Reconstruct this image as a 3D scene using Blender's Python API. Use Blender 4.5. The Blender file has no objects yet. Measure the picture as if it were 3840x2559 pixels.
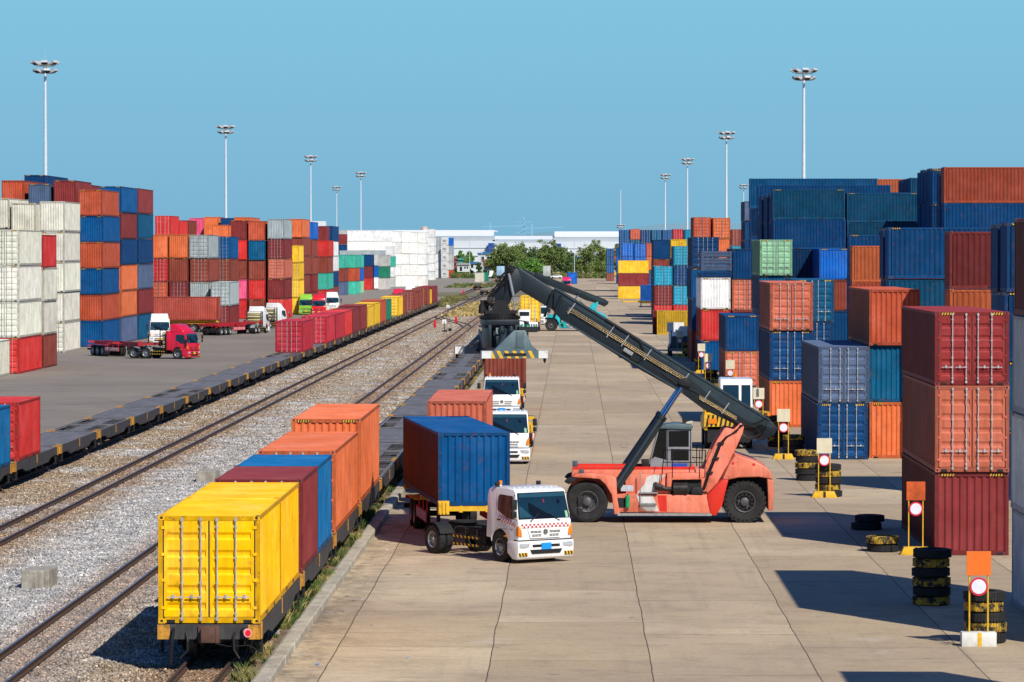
import bpy, bmesh, math, random
from mathutils import Vector, Matrix
random.seed(7)
PI=math.pi; R=math.radians
scene=bpy.context.scene; COL=scene.collection
F=13900.0; H0=10.1; VX=2148.0; VY=937.0       # measured camera constants: focal length, eye height, vanishing point
def gx(px,Y): return (px-VX)*Y/F              # world X of something measured at distance Y
def gz(py,Y): return H0-(py-VY)*Y/F
def gy(py,z=0): return (H0-z)*F/(py-VY)       # distance of a ground point

# ---------------------------------------------------------------- materials
def _n(t,typ,x=0,y=0,**kw):
    n=t.nodes.new(typ); n.location=(x,y)
    for k,v in kw.items(): setattr(n,k,v)
    return n
MATS={}
def mat(name,col=(.5,.5,.5),rough=.6,metal=0.0,var=.12,scale=3.0,bump=0.0,objcol=False,dirt=0.0,spec=.4,emit=None,rust=0.0,fade=0.0,coat=0.0,wear=0.0,gain=1.0):
    if name in MATS: return MATS[name]
    m=bpy.data.materials.new(name); m.use_nodes=True; t=m.node_tree; b=t.nodes['Principled BSDF']
    L=t.links.new
    b.inputs['Roughness'].default_value=rough; b.inputs['Metallic'].default_value=metal
    b.inputs['Specular IOR Level'].default_value=spec
    if coat: b.inputs['Coat Weight'].default_value=coat; b.inputs['Coat Roughness'].default_value=.15
    tc=_n(t,'ShaderNodeTexCoord'); oi=_n(t,'ShaderNodeObjectInfo')
    if objcol: src=oi.outputs['Color']
    else:
        rgb=_n(t,'ShaderNodeRGB'); rgb.outputs[0].default_value=(*col,1); src=rgb.outputs[0]
    # random offset so that copies of one mesh do not share their stains
    off=_n(t,'ShaderNodeVectorMath',operation='ADD'); sc=_n(t,'ShaderNodeVectorMath',operation='SCALE')
    cmb=_n(t,'ShaderNodeCombineXYZ'); 
    for i in range(3): L(oi.outputs['Random'],cmb.inputs[i])
    L(cmb.outputs[0],sc.inputs[0]); sc.inputs['Scale'].default_value=57.0
    L(tc.outputs['Object'],off.inputs[0]); L(sc.outputs[0],off.inputs[1])
    P=off.outputs[0]
    n1=_n(t,'ShaderNodeTexNoise'); n1.inputs['Scale'].default_value=scale; n1.inputs['Detail'].default_value=5; n1.inputs['Roughness'].default_value=.65
    L(P,n1.inputs['Vector'])
    mr=_n(t,'ShaderNodeMapRange'); mr.inputs['From Min'].default_value=.3; mr.inputs['From Max'].default_value=.7
    mr.inputs['To Min'].default_value=(1-var)*gain; mr.inputs['To Max'].default_value=(1+var)*gain
    L(n1.outputs[0],mr.inputs['Value'])
    mul=_n(t,'ShaderNodeVectorMath',operation='SCALE'); L(src,mul.inputs[0]); L(mr.outputs[0],mul.inputs['Scale'])
    out=mul.outputs[0]
    def mixc(fac,a,bcol):
        mx=_n(t,'ShaderNodeMix',data_type='RGBA'); 
        if isinstance(fac,float): mx.inputs[0].default_value=fac
        else: L(fac,mx.inputs[0])
        L(a,mx.inputs[6])
        if isinstance(bcol,tuple): mx.inputs[7].default_value=(*bcol,1)
        else: L(bcol,mx.inputs[7])
        return mx.outputs[2]
    def noisefac(vec,scale,lo,hi,det=4,amp=1.0):
        n=_n(t,'ShaderNodeTexNoise'); n.inputs['Scale'].default_value=scale; n.inputs['Detail'].default_value=det; n.inputs['Roughness'].default_value=.7
        L(vec,n.inputs['Vector'])
        r=_n(t,'ShaderNodeMapRange'); r.inputs['From Min'].default_value=lo; r.inputs['From Max'].default_value=hi; r.inputs['To Max'].default_value=amp
        L(n.outputs[0],r.inputs['Value']); return r.outputs[0]
    if fade:   # sun-bleached patches
        hs=_n(t,'ShaderNodeHueSaturation'); hs.inputs['Saturation'].default_value=.90; hs.inputs['Value'].default_value=1.25
        L(out,hs.inputs['Color']); out=mixc(noisefac(P,.5,.45,.75,4,fade),out,hs.outputs[0])
    if dirt:   # vertical run-off streaks
        mp=_n(t,'ShaderNodeMapping'); mp.inputs['Scale'].default_value=(5,5,.35); L(P,mp.inputs['Vector'])
        dk=_n(t,'ShaderNodeVectorMath',operation='MULTIPLY'); L(out,dk.inputs[0]); dk.inputs[1].default_value=(.42,.36,.34); ad_=_n(t,'ShaderNodeVectorMath',operation='ADD'); L(dk.outputs[0],ad_.inputs[0]); ad_.inputs[1].default_value=(.006,.005,.004); out=mixc(noisefac(mp.outputs[0],1.6,.46,.72,5,min(1,dirt*1.3)),out,ad_.outputs[0])
        mp2=_n(t,'ShaderNodeMapping'); mp2.inputs['Scale'].default_value=(4,4,.5); L(off.outputs[0],mp2.inputs['Vector'])
        lt=_n(t,'ShaderNodeVectorMath',operation='SCALE'); L(out,lt.inputs[0]); lt.inputs['Scale'].default_value=1.35; out=mixc(noisefac(mp2.outputs[0],2.3,.58,.8,3,dirt*.8),out,lt.outputs[0])
    if rust:
        out=mixc(noisefac(P,3.5,.56,.66,8,rust),out,(.13,.05,.022))
    if wear: out=mixc(noisefac(P,4.0,.5-.12*wear,.56-.08*wear,7,1.0),out,(.022,.022,.022))
    L(out,b.inputs['Base Color'])
    if emit: b.inputs['Emission Color'].default_value=(*emit,1); b.inputs['Emission Strength'].default_value=.6
    if bump:
        bp=_n(t,'ShaderNodeBump'); bp.inputs['Strength'].default_value=bump; bp.inputs['Distance'].default_value=.02
        nb=_n(t,'ShaderNodeTexNoise'); nb.inputs['Scale'].default_value=scale*8; nb.inputs['Detail'].default_value=4; L(P,nb.inputs['Vector'])
        L(nb.outputs[0],bp.inputs['Height']); L(bp.outputs[0],b.inputs['Normal'])
    MATS[name]=m; return m

M_PAINT=mat('container_paint',objcol=True,rough=.5,var=.2,scale=.9,dirt=.3,rust=.28,fade=.5,bump=.12,spec=.12)
M_FRAME=mat('container_frame_paint',objcol=True,gain=.78,rough=.6,var=.2,scale=3,dirt=.35,rust=.7,bump=.2,spec=.15)
M_ROOF=mat('container_roof_paint',objcol=True,rough=.6,var=.15,scale=.9,rust=.3,fade=.8,bump=.15,spec=.3)
M_CAST=mat('casting_steel',objcol=True,rough=.75,var=.35,scale=9,rust=1.0,dirt=.5)
M_ROD=mat('galvanised_steel',(.5,.5,.49),rough=.45,metal=.35,var=.25,scale=8,rust=.35)
M_SEAL=mat('door_rubber_seal',(.018,.018,.018),rough=.8)
M_YEL=mat('hazard_yellow_paint',(.72,.42,.02),rough=.5,var=.2,rust=.45,scale=5)
M_WAGON=mat('wagon_grey_steel',(.052,.050,.050),rough=.75,var=.35,scale=2.5,dirt=.4,rust=.5,bump=.3)
M_DECK=mat('wagon_deck_steel',(.165,.158,.155),rough=.65,var=.45,scale=1.6,dirt=.55,rust=.6,bump=.4)
M_BLACK=mat('dark_running_gear',(.012,.012,.013),rough=.7,var=.4,scale=5,bump=.2)
M_WHEELST=mat('wheel_steel',(.09,.08,.075),rough=.45,metal=.6,var=.3)
M_RUB=mat('tyre_rubber',(.02,.02,.021),rough=.85,var=.35,scale=6,bump=.3,dirt=.35)
M_RIM=mat('truck_rim_silver',(.30,.31,.32),rough=.4,metal=.5,var=.25,scale=10,rust=.3)
M_WHITE=mat('white_truck_paint',(.84,.84,.82),rough=.28,var=.04,scale=3,dirt=.12,coat=.5)
M_TPAINT=mat('truck_paint',objcol=True,rough=.3,var=.06,scale=3,dirt=.15,coat=.5)
M_GLASS=mat('dark_windscreen_glass',(.006,.022,.030),rough=.06,var=.3,scale=1.2,spec=.8)
M_CHROME=mat('chrome',(.7,.7,.7),rough=.15,metal=.9,var=.05)
M_LAMP=mat('headlamp_glass',(.55,.58,.6),rough=.12,metal=.3,var=.3,scale=20)
M_AMBER=mat('amber_lens',(.75,.22,.01),rough=.2)
M_RED=mat('red_lens',(.6,.015,.02),rough=.3)
M_REDP=mat('red_marking_paint',(.58,.02,.03),rough=.4)
M_BLUEP=mat('blue_plate',(.01,.28,.75),rough=.35)
M_GREY=mat('grey_machine_paint',(.24,.26,.28),rough=.5,var=.15,dirt=.3)
M_BOOM=mat('boom_slate_paint',(.013,.021,.026),rough=.42,var=.18,scale=1.2,dirt=.35,bump=.08)
M_BOOML=mat('spreader_slate_paint',(.10,.155,.17),rough=.45,var=.25,scale=1.5,dirt=.35,rust=.35)
M_GOLD=mat('hydraulic_pipe_steel',(.55,.42,.22),rough=.3,metal=.6,var=.15)
M_HOSE=mat('hydraulic_hose_rubber',(.014,.014,.015),rough=.45)
M_ORANGE=mat('faded_orange_machine_paint',(.74,.19,.105),rough=.5,var=.22,scale=1.1,dirt=.4,fade=.9,rust=.25)
M_ORRED=mat('red_machine_paint',(.68,.03,.015),rough=.45,var=.1,dirt=.2)
M_TEAL=mat('teal_machine_paint',(.012,.42,.46),rough=.4,var=.12,dirt=.25)
M_WPATCH=mat('off_white_marking_paint',(.66,.64,.62),rough=.5,dirt=.3,rust=.3)
M_LADDER=mat('grating_steel',(.30,.30,.29),rough=.55,var=.3,scale=9,dirt=.4)
M_SIGNC=mat('cream_sign_face',(.66,.60,.42),rough=.6,var=.08,dirt=.15)
M_SIGNO=mat('orange_sign_face',(.78,.16,.015),rough=.5,var=.06)
M_SIGNB=mat('rusted_orange_sign_face',(.55,.09,.015),rough=.5,var=.3,scale=1.2,rust=.6)
M_SIGNW=mat('white_sign_disc',(.72,.74,.78),rough=.4,var=.1)
M_CONC=mat('aged_concrete',(.36,.33,.27),rough=.9,var=.3,scale=4,dirt=.6,bump=.5)
M_POLE=mat('galvanised_pole',(.66,.72,.75),rough=.5,metal=.25,var=.12)
M_TEALC=mat('faded_wall',(.6,.62,.62),rough=.7,var=.08,scale=.2)

# ---------------------------------------------------------------- mesh builder
class MB:
    def __init__(s): s.v=[]; s.f=[]; s.m=[]
    def add(s,vs,fs,mi=0):
        o=len(s.v); s.v+= [tuple(v) for v in vs]; s.f+=[[o+i for i in f] for f in fs]; s.m+=[mi]*len(fs); return s
    def box(s,x0,x1,y0,y1,z0,z1,mi=0,M=None):
        vs=[Vector(p) for p in ((x0,y0,z0),(x1,y0,z0),(x1,y1,z0),(x0,y1,z0),(x0,y0,z1),(x1,y0,z1),(x1,y1,z1),(x0,y1,z1))]
        if M: vs=[M@v for v in vs]
        return s.add(vs,[(0,3,2,1),(4,5,6,7),(0,1,5,4),(1,2,6,5),(2,3,7,6),(3,0,4,7)],mi)
    def prism(s,poly,ax,a0,a1,mi=0):
        n=len(poly)
        area=sum(poly[i][0]*poly[(i+1)%n][1]-poly[(i+1)%n][0]*poly[i][1] for i in range(n))
        if (area<0)!=(ax=='y'): poly=poly[::-1]
        def P(p,a): return (a,p[0],p[1]) if ax=='x' else ((p[0],a,p[1]) if ax=='y' else (p[0],p[1],a))
        vs=[P(p,a0) for p in poly]+[P(p,a1) for p in poly]
        fs=[tuple(range(n))[::-1],tuple(range(n,2*n))]+[(i,(i+1)%n,n+(i+1)%n,n+i) for i in range(n)]
        return s.add(vs,fs,mi)
    def cyl(s,p0,p1,r0,r1=None,n=12,mi=0,caps=True):
        p0=Vector(p0); p1=Vector(p1); r1=r0 if r1 is None else r1
        d=(p1-p0).normalized(); a=d.orthogonal().normalized(); b=d.cross(a)
        vs=[]
        for p,r in ((p0,r0),(p1,r1)):
            for i in range(n):
                t=2*PI*i/n; vs.append(p+(a*math.cos(t)+b*math.sin(t))*r)
        fs=[(i,(i+1)%n,n+(i+1)%n,n+i) for i in range(n)]
        if caps: fs+=[tuple(range(n))[::-1],tuple(range(n,2*n))]
        return s.add(vs,fs,mi)
    def tube(s,path,r,n=6,mi=0):
        path=[Vector(p) for p in path]; vs=[]; fs=[]; k=len(path); a=None
        for j,p in enumerate(path):
            d=(path[min(j+1,k-1)]-path[max(j-1,0)]).normalized()
            if a is None: a=d.orthogonal().normalized()
            else:
                a=(a-d*a.dot(d)); a=a.normalized() if a.length>1e-6 else d.orthogonal().normalized()
            b=d.cross(a)
            for i in range(n):
                t=2*PI*i/n; vs.append(p+(a*math.cos(t)+b*math.sin(t))*r)
        for j in range(k-1):
            for i in range(n): fs.append((j*n+i,j*n+(i+1)%n,(j+1)*n+(i+1)%n,(j+1)*n+i))
        fs+=[tuple(range(n))[::-1],tuple((k-1)*n+i for i in range(n))]
        return s.add(vs,fs,mi)
    def lathe(s,prof,c,ax='x',n=24,mi=0,closed=True):
        # prof: list of (radius, height along axis)
        vs=[]; k=len(prof); c=Vector(c)
        for r,h in prof:
            for i in range(n):
                t=2*PI*i/n; q,w=r*math.cos(t),r*math.sin(t)
                v=(h,q,w) if ax=='x' else ((w,h,q) if ax=='y' else (q,w,h))
                vs.append(c+Vector(v))
        fs=[]
        for j in range(k-1 if not closed else k):
            j2=(j+1)%k
            for i in range(n): fs.append((j*n+i,j*n+(i+1)%n,j2*n+(i+1)%n,j2*n+i))
        return s.add(vs,fs,mi)
    def quad(s,a,b,c,d,mi=0): return s.add([a,b,c,d],[(0,1,2,3)],mi)
    def xform(s,M): s.v=[tuple(M@Vector(v)) for v in s.v]; return s
    def mesh(s,name,mats,smooth=30,bevel=0,segs=2,recalc=True):
        me=bpy.data.meshes.new(name); me.from_pydata(s.v,[],s.f)
        for m in mats: me.materials.append(m)
        me.polygons.foreach_set('material_index',s.m)
        if recalc or bevel:
            bm=bmesh.new(); bm.from_mesh(me)
            if recalc: bmesh.ops.recalc_face_normals(bm,faces=bm.faces)
            if bevel:
                es=[e for e in bm.edges if len(e.link_faces)==2 and e.calc_face_angle(0)>R(28)]
                bmesh.ops.bevel(bm,geom=es,offset=bevel,segments=segs,affect='EDGES',profile=.5,clamp_overlap=True)
            bm.to_mesh(me); bm.free()
        if smooth:
            me.polygons.foreach_set('use_smooth',[True]*len(me.polygons)); me.set_sharp_from_angle(angle=R(smooth))
        me.update(); return me
    def build(s,name,mats,parent=None,loc=(0,0,0),rot=(0,0,0),**kw):
        if not isinstance(mats,(list,tuple)): mats=[mats]
        return link(name,s.mesh(name,mats,**kw),parent,loc,rot)
def link(name,me,parent=None,loc=(0,0,0),rot=(0,0,0),color=None):
    o=bpy.data.objects.new(name,me); COL.objects.link(o); o.parent=parent
    o.location=loc; o.rotation_euler=rot
    if color: o.color=(*color,1)
    return o
def tag(o,label,cat,group=None,kind=None):
    if label: o['label']=label
    if cat: o['category']=cat
    if group: o['group']=group
    if kind: o['kind']=kind
    return o
def empty(name,loc=(0,0,0),rz=0,label=None,cat=None,group=None):
    o=bpy.data.objects.new(name,None); COL.objects.link(o); o.location=loc; o.rotation_euler=(0,0,rz); o.empty_display_size=.5
    return tag(o,label,cat,group)
CH={}
def copy_tree(o,parent=None):
    c=o.copy(); COL.objects.link(c); c.parent=parent
    for ch in list(o.children): copy_tree(ch,c)
    return c
def place(proto,used,loc,rz=0,label=None,group=None,color=None):
    """first call moves the prototype itself, later calls copy it"""
    o=copy_tree(proto) if used.get(proto) else proto
    used[proto]=True
    o.location=loc; o.rotation_euler=(0,0,rz)
    if label: o['label']=label
    if group: o['group']=group
    if color: recolor(o,color)
    return o
def recolor(o,c):
    for ch in o.children:
        if ch.get('_pc'): ch.color=(*c,1)
        recolor(ch,c)
USED={}
KEEP=set(i for a,b in ((0,13),(18,18),(23,41),(47,47),(59,59),(65,65),(72,74),(76,78),(81,82),(84,86),(88,90),(95,95),(100,100),(105,105),(110,110),(115,115),(120,120),(130,149),(151,154),(156,163),(168,168),(170,173),(177,178),(187,208),(212,215),(217,227),(229,229),(231,232),(234,234),(245,250),(256,260),(263,264),(266,272),(277,284),(286,287),(290,293),(295,304),(306,308),(315,316),(319,320),(323,324),(328,328),(331,336),(340,340),(345,346),(351,352),(357,358),(363,364),(369,370),(375,376),(381,382),(388,388),(416,418),(423,424),(447,448),(465,466),(484,484),(489,490),(496,496),(500,502),(507,507),(511,512),(517,524),(527,528),(532,532),(537,542),(547,547),(553,553),(558,558),(563,563),(568,568),(574,574),(582,583),(587,587),(590,591),(596,599),(604,626),(628,638)) for i in range(a,b+1))   # containers that show largest in the photo
# ---------------------------------------------------------------- camera, light, sky
W,Hh=3840.0,2559.0
cam=bpy.data.cameras.new('camera'); co=bpy.data.objects.new('camera',cam); COL.objects.link(co); scene.camera=co
cam.sensor_width=36; cam.sensor_fit='HORIZONTAL'; cam.lens=36*F/W; cam.clip_start=1; cam.clip_end=20000
pitch=math.atan((Hh/2-VY)/F); yaw=math.atan((W/2-VX)/F)       # VX right of centre: camera turned left of the tracks
co.location=(0,0,H0); co.rotation_euler=(PI/2-pitch,0,-yaw)
SUN=Vector((.57,-.98,1.0)).normalized()
sl=bpy.data.lights.new('sun','SUN'); so=bpy.data.objects.new('sun',sl); COL.objects.link(so)
sl.energy=5.0; sl.angle=R(.5); sl.color=(1,.935,.82)
so.rotation_euler=SUN.to_track_quat('Z','Y').to_euler()
w=bpy.data.worlds.new('World'); scene.world=w; w.use_nodes=True; t=w.node_tree; bg=t.nodes['Background']
sky=t.nodes.new('ShaderNodeTexSky'); sky.sky_type='NISHITA'; sky.sun_disc=False
sky.sun_elevation=math.asin(SUN.z); sky.sun_rotation=math.atan2(SUN.x,SUN.y); sky.air_density=1.2; sky.dust_density=.6; sky.ozone_density=2.0
tc=t.nodes.new('ShaderNodeTexCoord'); sx=t.nodes.new('ShaderNodeSeparateXYZ'); t.links.new(tc.outputs['Generated'],sx.inputs[0])
rp=t.nodes.new('ShaderNodeValToRGB'); mr=t.nodes.new('ShaderNodeMapRange'); mr.inputs['From Min'].default_value=-.01; mr.inputs['From Max'].default_value=.25
t.links.new(sx.outputs['Z'],mr.inputs['Value']); t.links.new(mr.outputs[0],rp.inputs[0])
# low haze band: dull teal at the horizon, paler and bluer above (values are divided by the background strength)
S=.055
def k(c): return (c[0]/S,c[1]/S,c[2]/S,1)
e=rp.color_ramp.elements; e[0].position=0.03; e[0].color=k((.195,.445,.63)); e[1].position=.32; e[1].color=k((.230,.555,.755))
e2=rp.color_ramp.elements.new(.16); e2.color=k((.215,.495,.69))
e3=rp.color_ramp.elements.new(1.0); e3.color=k((.20,.50,.76))
mr2=t.nodes.new('ShaderNodeMapRange'); mr2.inputs['From Min'].default_value=.072; mr2.inputs['From Max'].default_value=.13; t.links.new(sx.outputs['Z'],mr2.inputs['Value'])
mx=t.nodes.new('ShaderNodeMix'); mx.data_type='RGBA'; t.links.new(mr2.outputs[0],mx.inputs[0]); t.links.new(rp.outputs[0],mx.inputs[6]); tn=t.nodes.new('ShaderNodeMix'); tn.data_type='RGBA'; tn.blend_type='MULTIPLY'; tn.inputs[0].default_value=1; tn.inputs[7].default_value=(.38,.88,1.75,1); t.links.new(sky.outputs[0],tn.inputs[6]); t.links.new(tn.outputs[2],mx.inputs[7])
t.links.new(mx.outputs[2],bg.inputs['Color']); bg.inputs['Strength'].default_value=S
scene.view_settings.view_transform='Standard'; scene.view_settings.look='None'; scene.view_settings.exposure=0
scene.cycles.max_bounces=5; scene.cycles.diffuse_bounces=3; scene.cycles.glossy_bounces=2

# ---------------------------------------------------------------- ground materials
def ground_mat(name,kind):
    m=bpy.data.materials.new(name); m.use_nodes=True; t=m.node_tree; b=t.nodes['Principled BSDF']; L=t.links.new
    b.inputs['Specular IOR Level'].default_value=.2
    g=t.nodes.new('ShaderNodeNewGeometry'); P=g.outputs['Position']
    def math_(op,a,bv=None,c=None):
        n=t.nodes.new('ShaderNodeMath'); n.operation=op
        for i,x in enumerate((a,bv,c)):
            if x is None: continue
            if isinstance(x,(int,float)): n.inputs[i].default_value=x
            else: L(x,n.inputs[i])
        return n.outputs[0]
    def noise(scale,det=5,vec=None,rough=.6,sc=(1,1,1)):
        mp=t.nodes.new('ShaderNodeMapping'); mp.inputs['Scale'].default_value=sc; L(vec or P,mp.inputs['Vector'])
        n=t.nodes.new('ShaderNodeTexNoise'); n.inputs['Scale'].default_value=scale; n.inputs['Detail'].default_value=det; n.inputs['Roughness'].default_value=rough
        L(mp.outputs[0],n.inputs['Vector']); return n.outputs[0]
    def rng(v,a,b_,c=0.,d=1.):
        n=t.nodes.new('ShaderNodeMapRange'); 
        for i,x in zip((1,2,3,4),(a,b_,c,d)): n.inputs[i].default_value=x
        L(v,n.inputs[0]); return n.outputs[0]
    def mix(f,a,c,blend='MIX'):
        n=t.nodes.new('ShaderNodeMix'); n.data_type='RGBA'; n.blend_type=blend
        for s_,x in ((0,f),(6,a),(7,c)):
            if isinstance(x,tuple): n.inputs[s_].default_value=(*x,1)
            elif isinstance(x,(int,float)): n.inputs[s_].default_value=x
            else: L(x,n.inputs[s_])
        return n.outputs[2]
    sp=t.nodes.new('ShaderNodeSeparateXYZ'); L(P,sp.inputs[0]); X,Y=sp.outputs[0],sp.outputs[1]
    b.inputs['Roughness'].default_value=.9
    if kind=='concrete':
        wx=math_('ADD',X,math_('MULTIPLY',math_('SUBTRACT',noise(.16,4),.5),.16))
        ux=math_('DIVIDE',math_('ADD',wx,400*3.94+2.03),3.94); fx=math_('FRACT',ux); ix=math_('FLOOR',ux)
        wy=math_('ADD',Y,math_('MULTIPLY',math_('SUBTRACT',noise(.5,4),.5),.25))
        uy=math_('DIVIDE',math_('ADD',wy,math_('MULTIPLY',math_('MODULO',ix,3.0),3.1)),9.4); fy=math_('FRACT',uy); iy=math_('FLOOR',uy)
        cm=t.nodes.new('ShaderNodeCombineXYZ'); L(ix,cm.inputs[0]); L(iy,cm.inputs[1])
        wn=t.nodes.new('ShaderNodeTexWhiteNoise'); wn.noise_dimensions='3D'; L(cm.outputs[0],wn.inputs['Vector'])
        col=mix(wn.outputs[0],(.44,.335,.205),(.66,.53,.35))
        col=mix(rng(noise(.09,5),.35,.7),col,(.40,.305,.21))
        col=mix(rng(noise(.6,7,rough=.75),.5,.72,0,.5),col,(.21,.16,.115))
        col=mix(rng(noise(2.2,8,rough=.8,sc=(.5,1.3,1)),.5,.75,0,.55),col,(.45,.37,.28))
        col=mix(rng(noise(7,6,rough=.8),.45,.75,0,.4),col,(.17,.125,.09))
        # scuffs left by turning tyres, mostly across the lane
        col=mix(rng(noise(1.1,9,rough=.78,sc=(.28,2.4,1)),.565,.64,0,.55),col,(.12,.095,.075))
        col=mix(rng(noise(1.6,9,rough=.7,sc=(.16,3.2,1)),.63,.68,0,.7),col,(.07,.06,.055))
        col=mix(rng(noise(30,3,rough=.8),.55,.75,0,.35),col,(.5,.42,.32))
        col=mix(math_('MULTIPLY',rng(noise(1.0,5,rough=.6,sc=(2.6,.05,1)),.55,.66,0,.18),rng(noise(.12,4),.4,.6)),col,(.15,.125,.10))
        col=mix(rng(noise(.33,6,rough=.7),.60,.68,0,.5),col,(.52,.45,.37)); col=mix(rng(noise(.9,4,rough=.5),.70,.74,0,.6),col,(.10,.085,.07))
        # oily band along the kerb
        ed=rng(math_('ADD',X,math_('MULTIPLY',noise(.5,6),-2.2)),-8.3,-6.3,1,0)
        col=mix(math_('MULTIPLY',ed,rng(noise(1.5,7,rough=.75,sc=(1,.6,1)),.42,.6,0,.75)),col,(.075,.065,.055))
        edge=math_('MINIMUM',fx,math_('SUBTRACT',1,fx)); jl=rng(edge,.0022,.0048,.9,0)
        edy=math_('MINIMUM',fy,math_('SUBTRACT',1,fy)); jy=rng(edy,.0015,.005,.5,0)
        col=mix(math_('MAXIMUM',jl,jy),col,(.035,.03,.026))
        bp=t.nodes.new('ShaderNodeBump'); bp.inputs['Strength'].default_value=.25; bp.inputs['Distance'].default_value=.02; L(noise(9,6),bp.inputs['Height']); L(bp.outputs[0],b.inputs['Normal'])
    elif kind=='yard':
        col=mix(rng(noise(.06,5),.35,.7),(.22,.19,.155),(.30,.255,.205))
        col=mix(rng(noise(.5,8,rough=.75,sc=(.5,1.4,1)),.45,.7,0,.6),col,(.27,.24,.21))
        col=mix(rng(noise(.9,9,rough=.78,sc=(.25,2.0,1)),.54,.62,0,.75),col,(.05,.046,.044)); col=mix(rng(noise(.35,8,rough=.7,sc=(.3,1.5,1)),.55,.66,0,.6),col,(.30,.265,.225))
        col=mix(rng(noise(8,6,rough=.8),.45,.75,0,.4),col,(.08,.07,.06))
        wx=math_('FRACT',math_('DIVIDE',math_('ADD',Y,900.),11.)); col=mix(rng(math_('MINIMUM',wx,math_('SUBTRACT',1,wx)),.002,.007,.6,0),col,(.05,.045,.04))
        # far end of the yard is pale, dusty concrete
        col=mix(rng(Y,520,760,0,.75),col,(.30,.26,.21))
    elif kind=='ballast':
        v=t.nodes.new('ShaderNodeTexVoronoi'); v.inputs['Scale'].default_value=16; L(P,v.inputs['Vector'])
        sc=t.nodes.new('ShaderNodeSeparateColor'); L(v.outputs['Color'],sc.inputs[0]); rr=sc.outputs[0]
        fresh=mix(rr,(.20,.20,.20),(.52,.51,.49)); old=mix(rr,(.14,.10,.07),(.46,.37,.28))
        pat=rng(noise(.12,5,sc=(1.5,.35,1)),.42,.56)
        band=rng(X,-18.9,-17.6,0,1); band=math_('MULTIPLY',band,rng(X,-12.6,-11.4,1,0)); band=math_('MULTIPLY',band,rng(Y,150,260,1,.1))
        f=math_('MULTIPLY_ADD',band,.85,math_('MULTIPLY',pat,.18)); cl=t.nodes.new('ShaderNodeClamp'); L(f,cl.inputs[0])
        col=mix(cl.outputs[0],old,fresh)
        col=mix(rng(noise(.8,7,rough=.7),.52,.7,0,.6),col,(.13,.09,.06))
        col=mix(rng(noise(2.5,8,rough=.8,sc=(1,.5,1)),.48,.62,0,.65),col,(.42,.36,.27)); col=mix(rng(noise(.35,7,rough=.75,sc=(1.2,.3,1)),.54,.62,0,.7),col,(.50,.49,.47))
        # brown brake dust near each track
        for xc in (-20.1,-13.6,-8.8,-24.7):
            d=math_('ABSOLUTE',math_('SUBTRACT',X,xc)); col=mix(math_('MULTIPLY',rng(d,.8,1.9,.55,0),rng(noise(.4,4),.3,.6)),col,(.12,.085,.06))
        bp=t.nodes.new('ShaderNodeBump'); bp.inputs['Strength'].default_value=.9; bp.inputs['Distance'].default_value=.04; L(v.outputs['Distance'],bp.inputs['Height']); bp.invert=True; L(bp.outputs[0],b.inputs['Normal'])
    elif kind=='dirt':
        col=mix(rng(noise(1.4,7,rough=.7),.35,.65),(.13,.085,.055),(.24,.17,.11))
        col=mix(rng(noise(9,5,rough=.8),.52,.7,0,.8),col,(.40,.35,.29)); col=mix(rng(noise(.5,5),.5,.65,0,.5),col,(.08,.09,.03))
    elif kind=='scrub':
        col=mix(rng(noise(.02,5),.4,.6),(.20,.17,.11),(.10,.13,.05)); col=mix(rng(noise(.6,6),.45,.6,0,.6),col,(.26,.21,.12))
    elif kind=='grass':
        col=mix(rng(noise(.5,6),.35,.65),(.12,.16,.04),(.30,.25,.08))
    L(col,b.inputs['Base Color']); return m
G_CONC=ground_mat('weathered_concrete','concrete'); G_YARD=ground_mat('worn_asphalt','yard'); G_BAL=ground_mat('ballast_gravel','ballast')
G_DIRT=ground_mat('kerbside_dirt','dirt'); G_SCRUB=ground_mat('dry_scrub_ground','scrub'); G_GRASS=ground_mat('dry_grass_ground','grass')
def sheet(name,x0,x1,y0,y1,z,m,nx=1,ny=1):
    b=MB()
    for i in range(nx):
        for j in range(ny):
            xa,xb=x0+(x1-x0)*i/nx,x0+(x1-x0)*(i+1)/nx; ya,yb=y0+(y1-y0)*j/ny,y0+(y1-y0)*(j+1)/ny
            b.quad((xa,ya,z),(xb,ya,z),(xb,yb,z),(xa,yb,z))
    return tag(b.build(name,m,smooth=0),None,None,kind='structure')
sheet('ground',-9000,9000,-300,14000,-.14,G_SCRUB)
sheet('concrete_road',-7.05,150,20,1395,0,G_CONC,1,8)
sheet('container_yard_paving',-320,-26.0,20,1330,0,G_YARD,2,8)
sheet('ballast_bed',-26.0,-7.9,40,1120,-.06,G_BAL,1,8)
sheet('dirt_strip',-8.1,-7.25,40,1120,-.045,G_DIRT,1,8)
sheet('gravel_crossing',-40,-7.0,800,880,.015,ground_mat('pale_gravel','scrub'))
MATS['x']=None; del MATS['x']
# kerb: separate cast stones butted end to end, one long thing
kb=MB(); y=60.0
while y<700:
    L_=1.5 if y<330 else 6
    jx=random.uniform(-.012,.012)
    kb.prism([(-7.42+jx,-.13),(-7.0+jx,-.13),(-7.0+jx,.17),(-7.03+jx,.20),(-7.33+jx,.20),(-7.42+jx,.15)],'y',y+.008,y+L_-.008); y+=L_
tag(kb.build('kerb',mat('kerb_concrete',(.44,.40,.31),rough=.9,var=.3,scale=1.5,dirt=.5,bump=.3),smooth=0),None,None,kind='structure')
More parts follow.
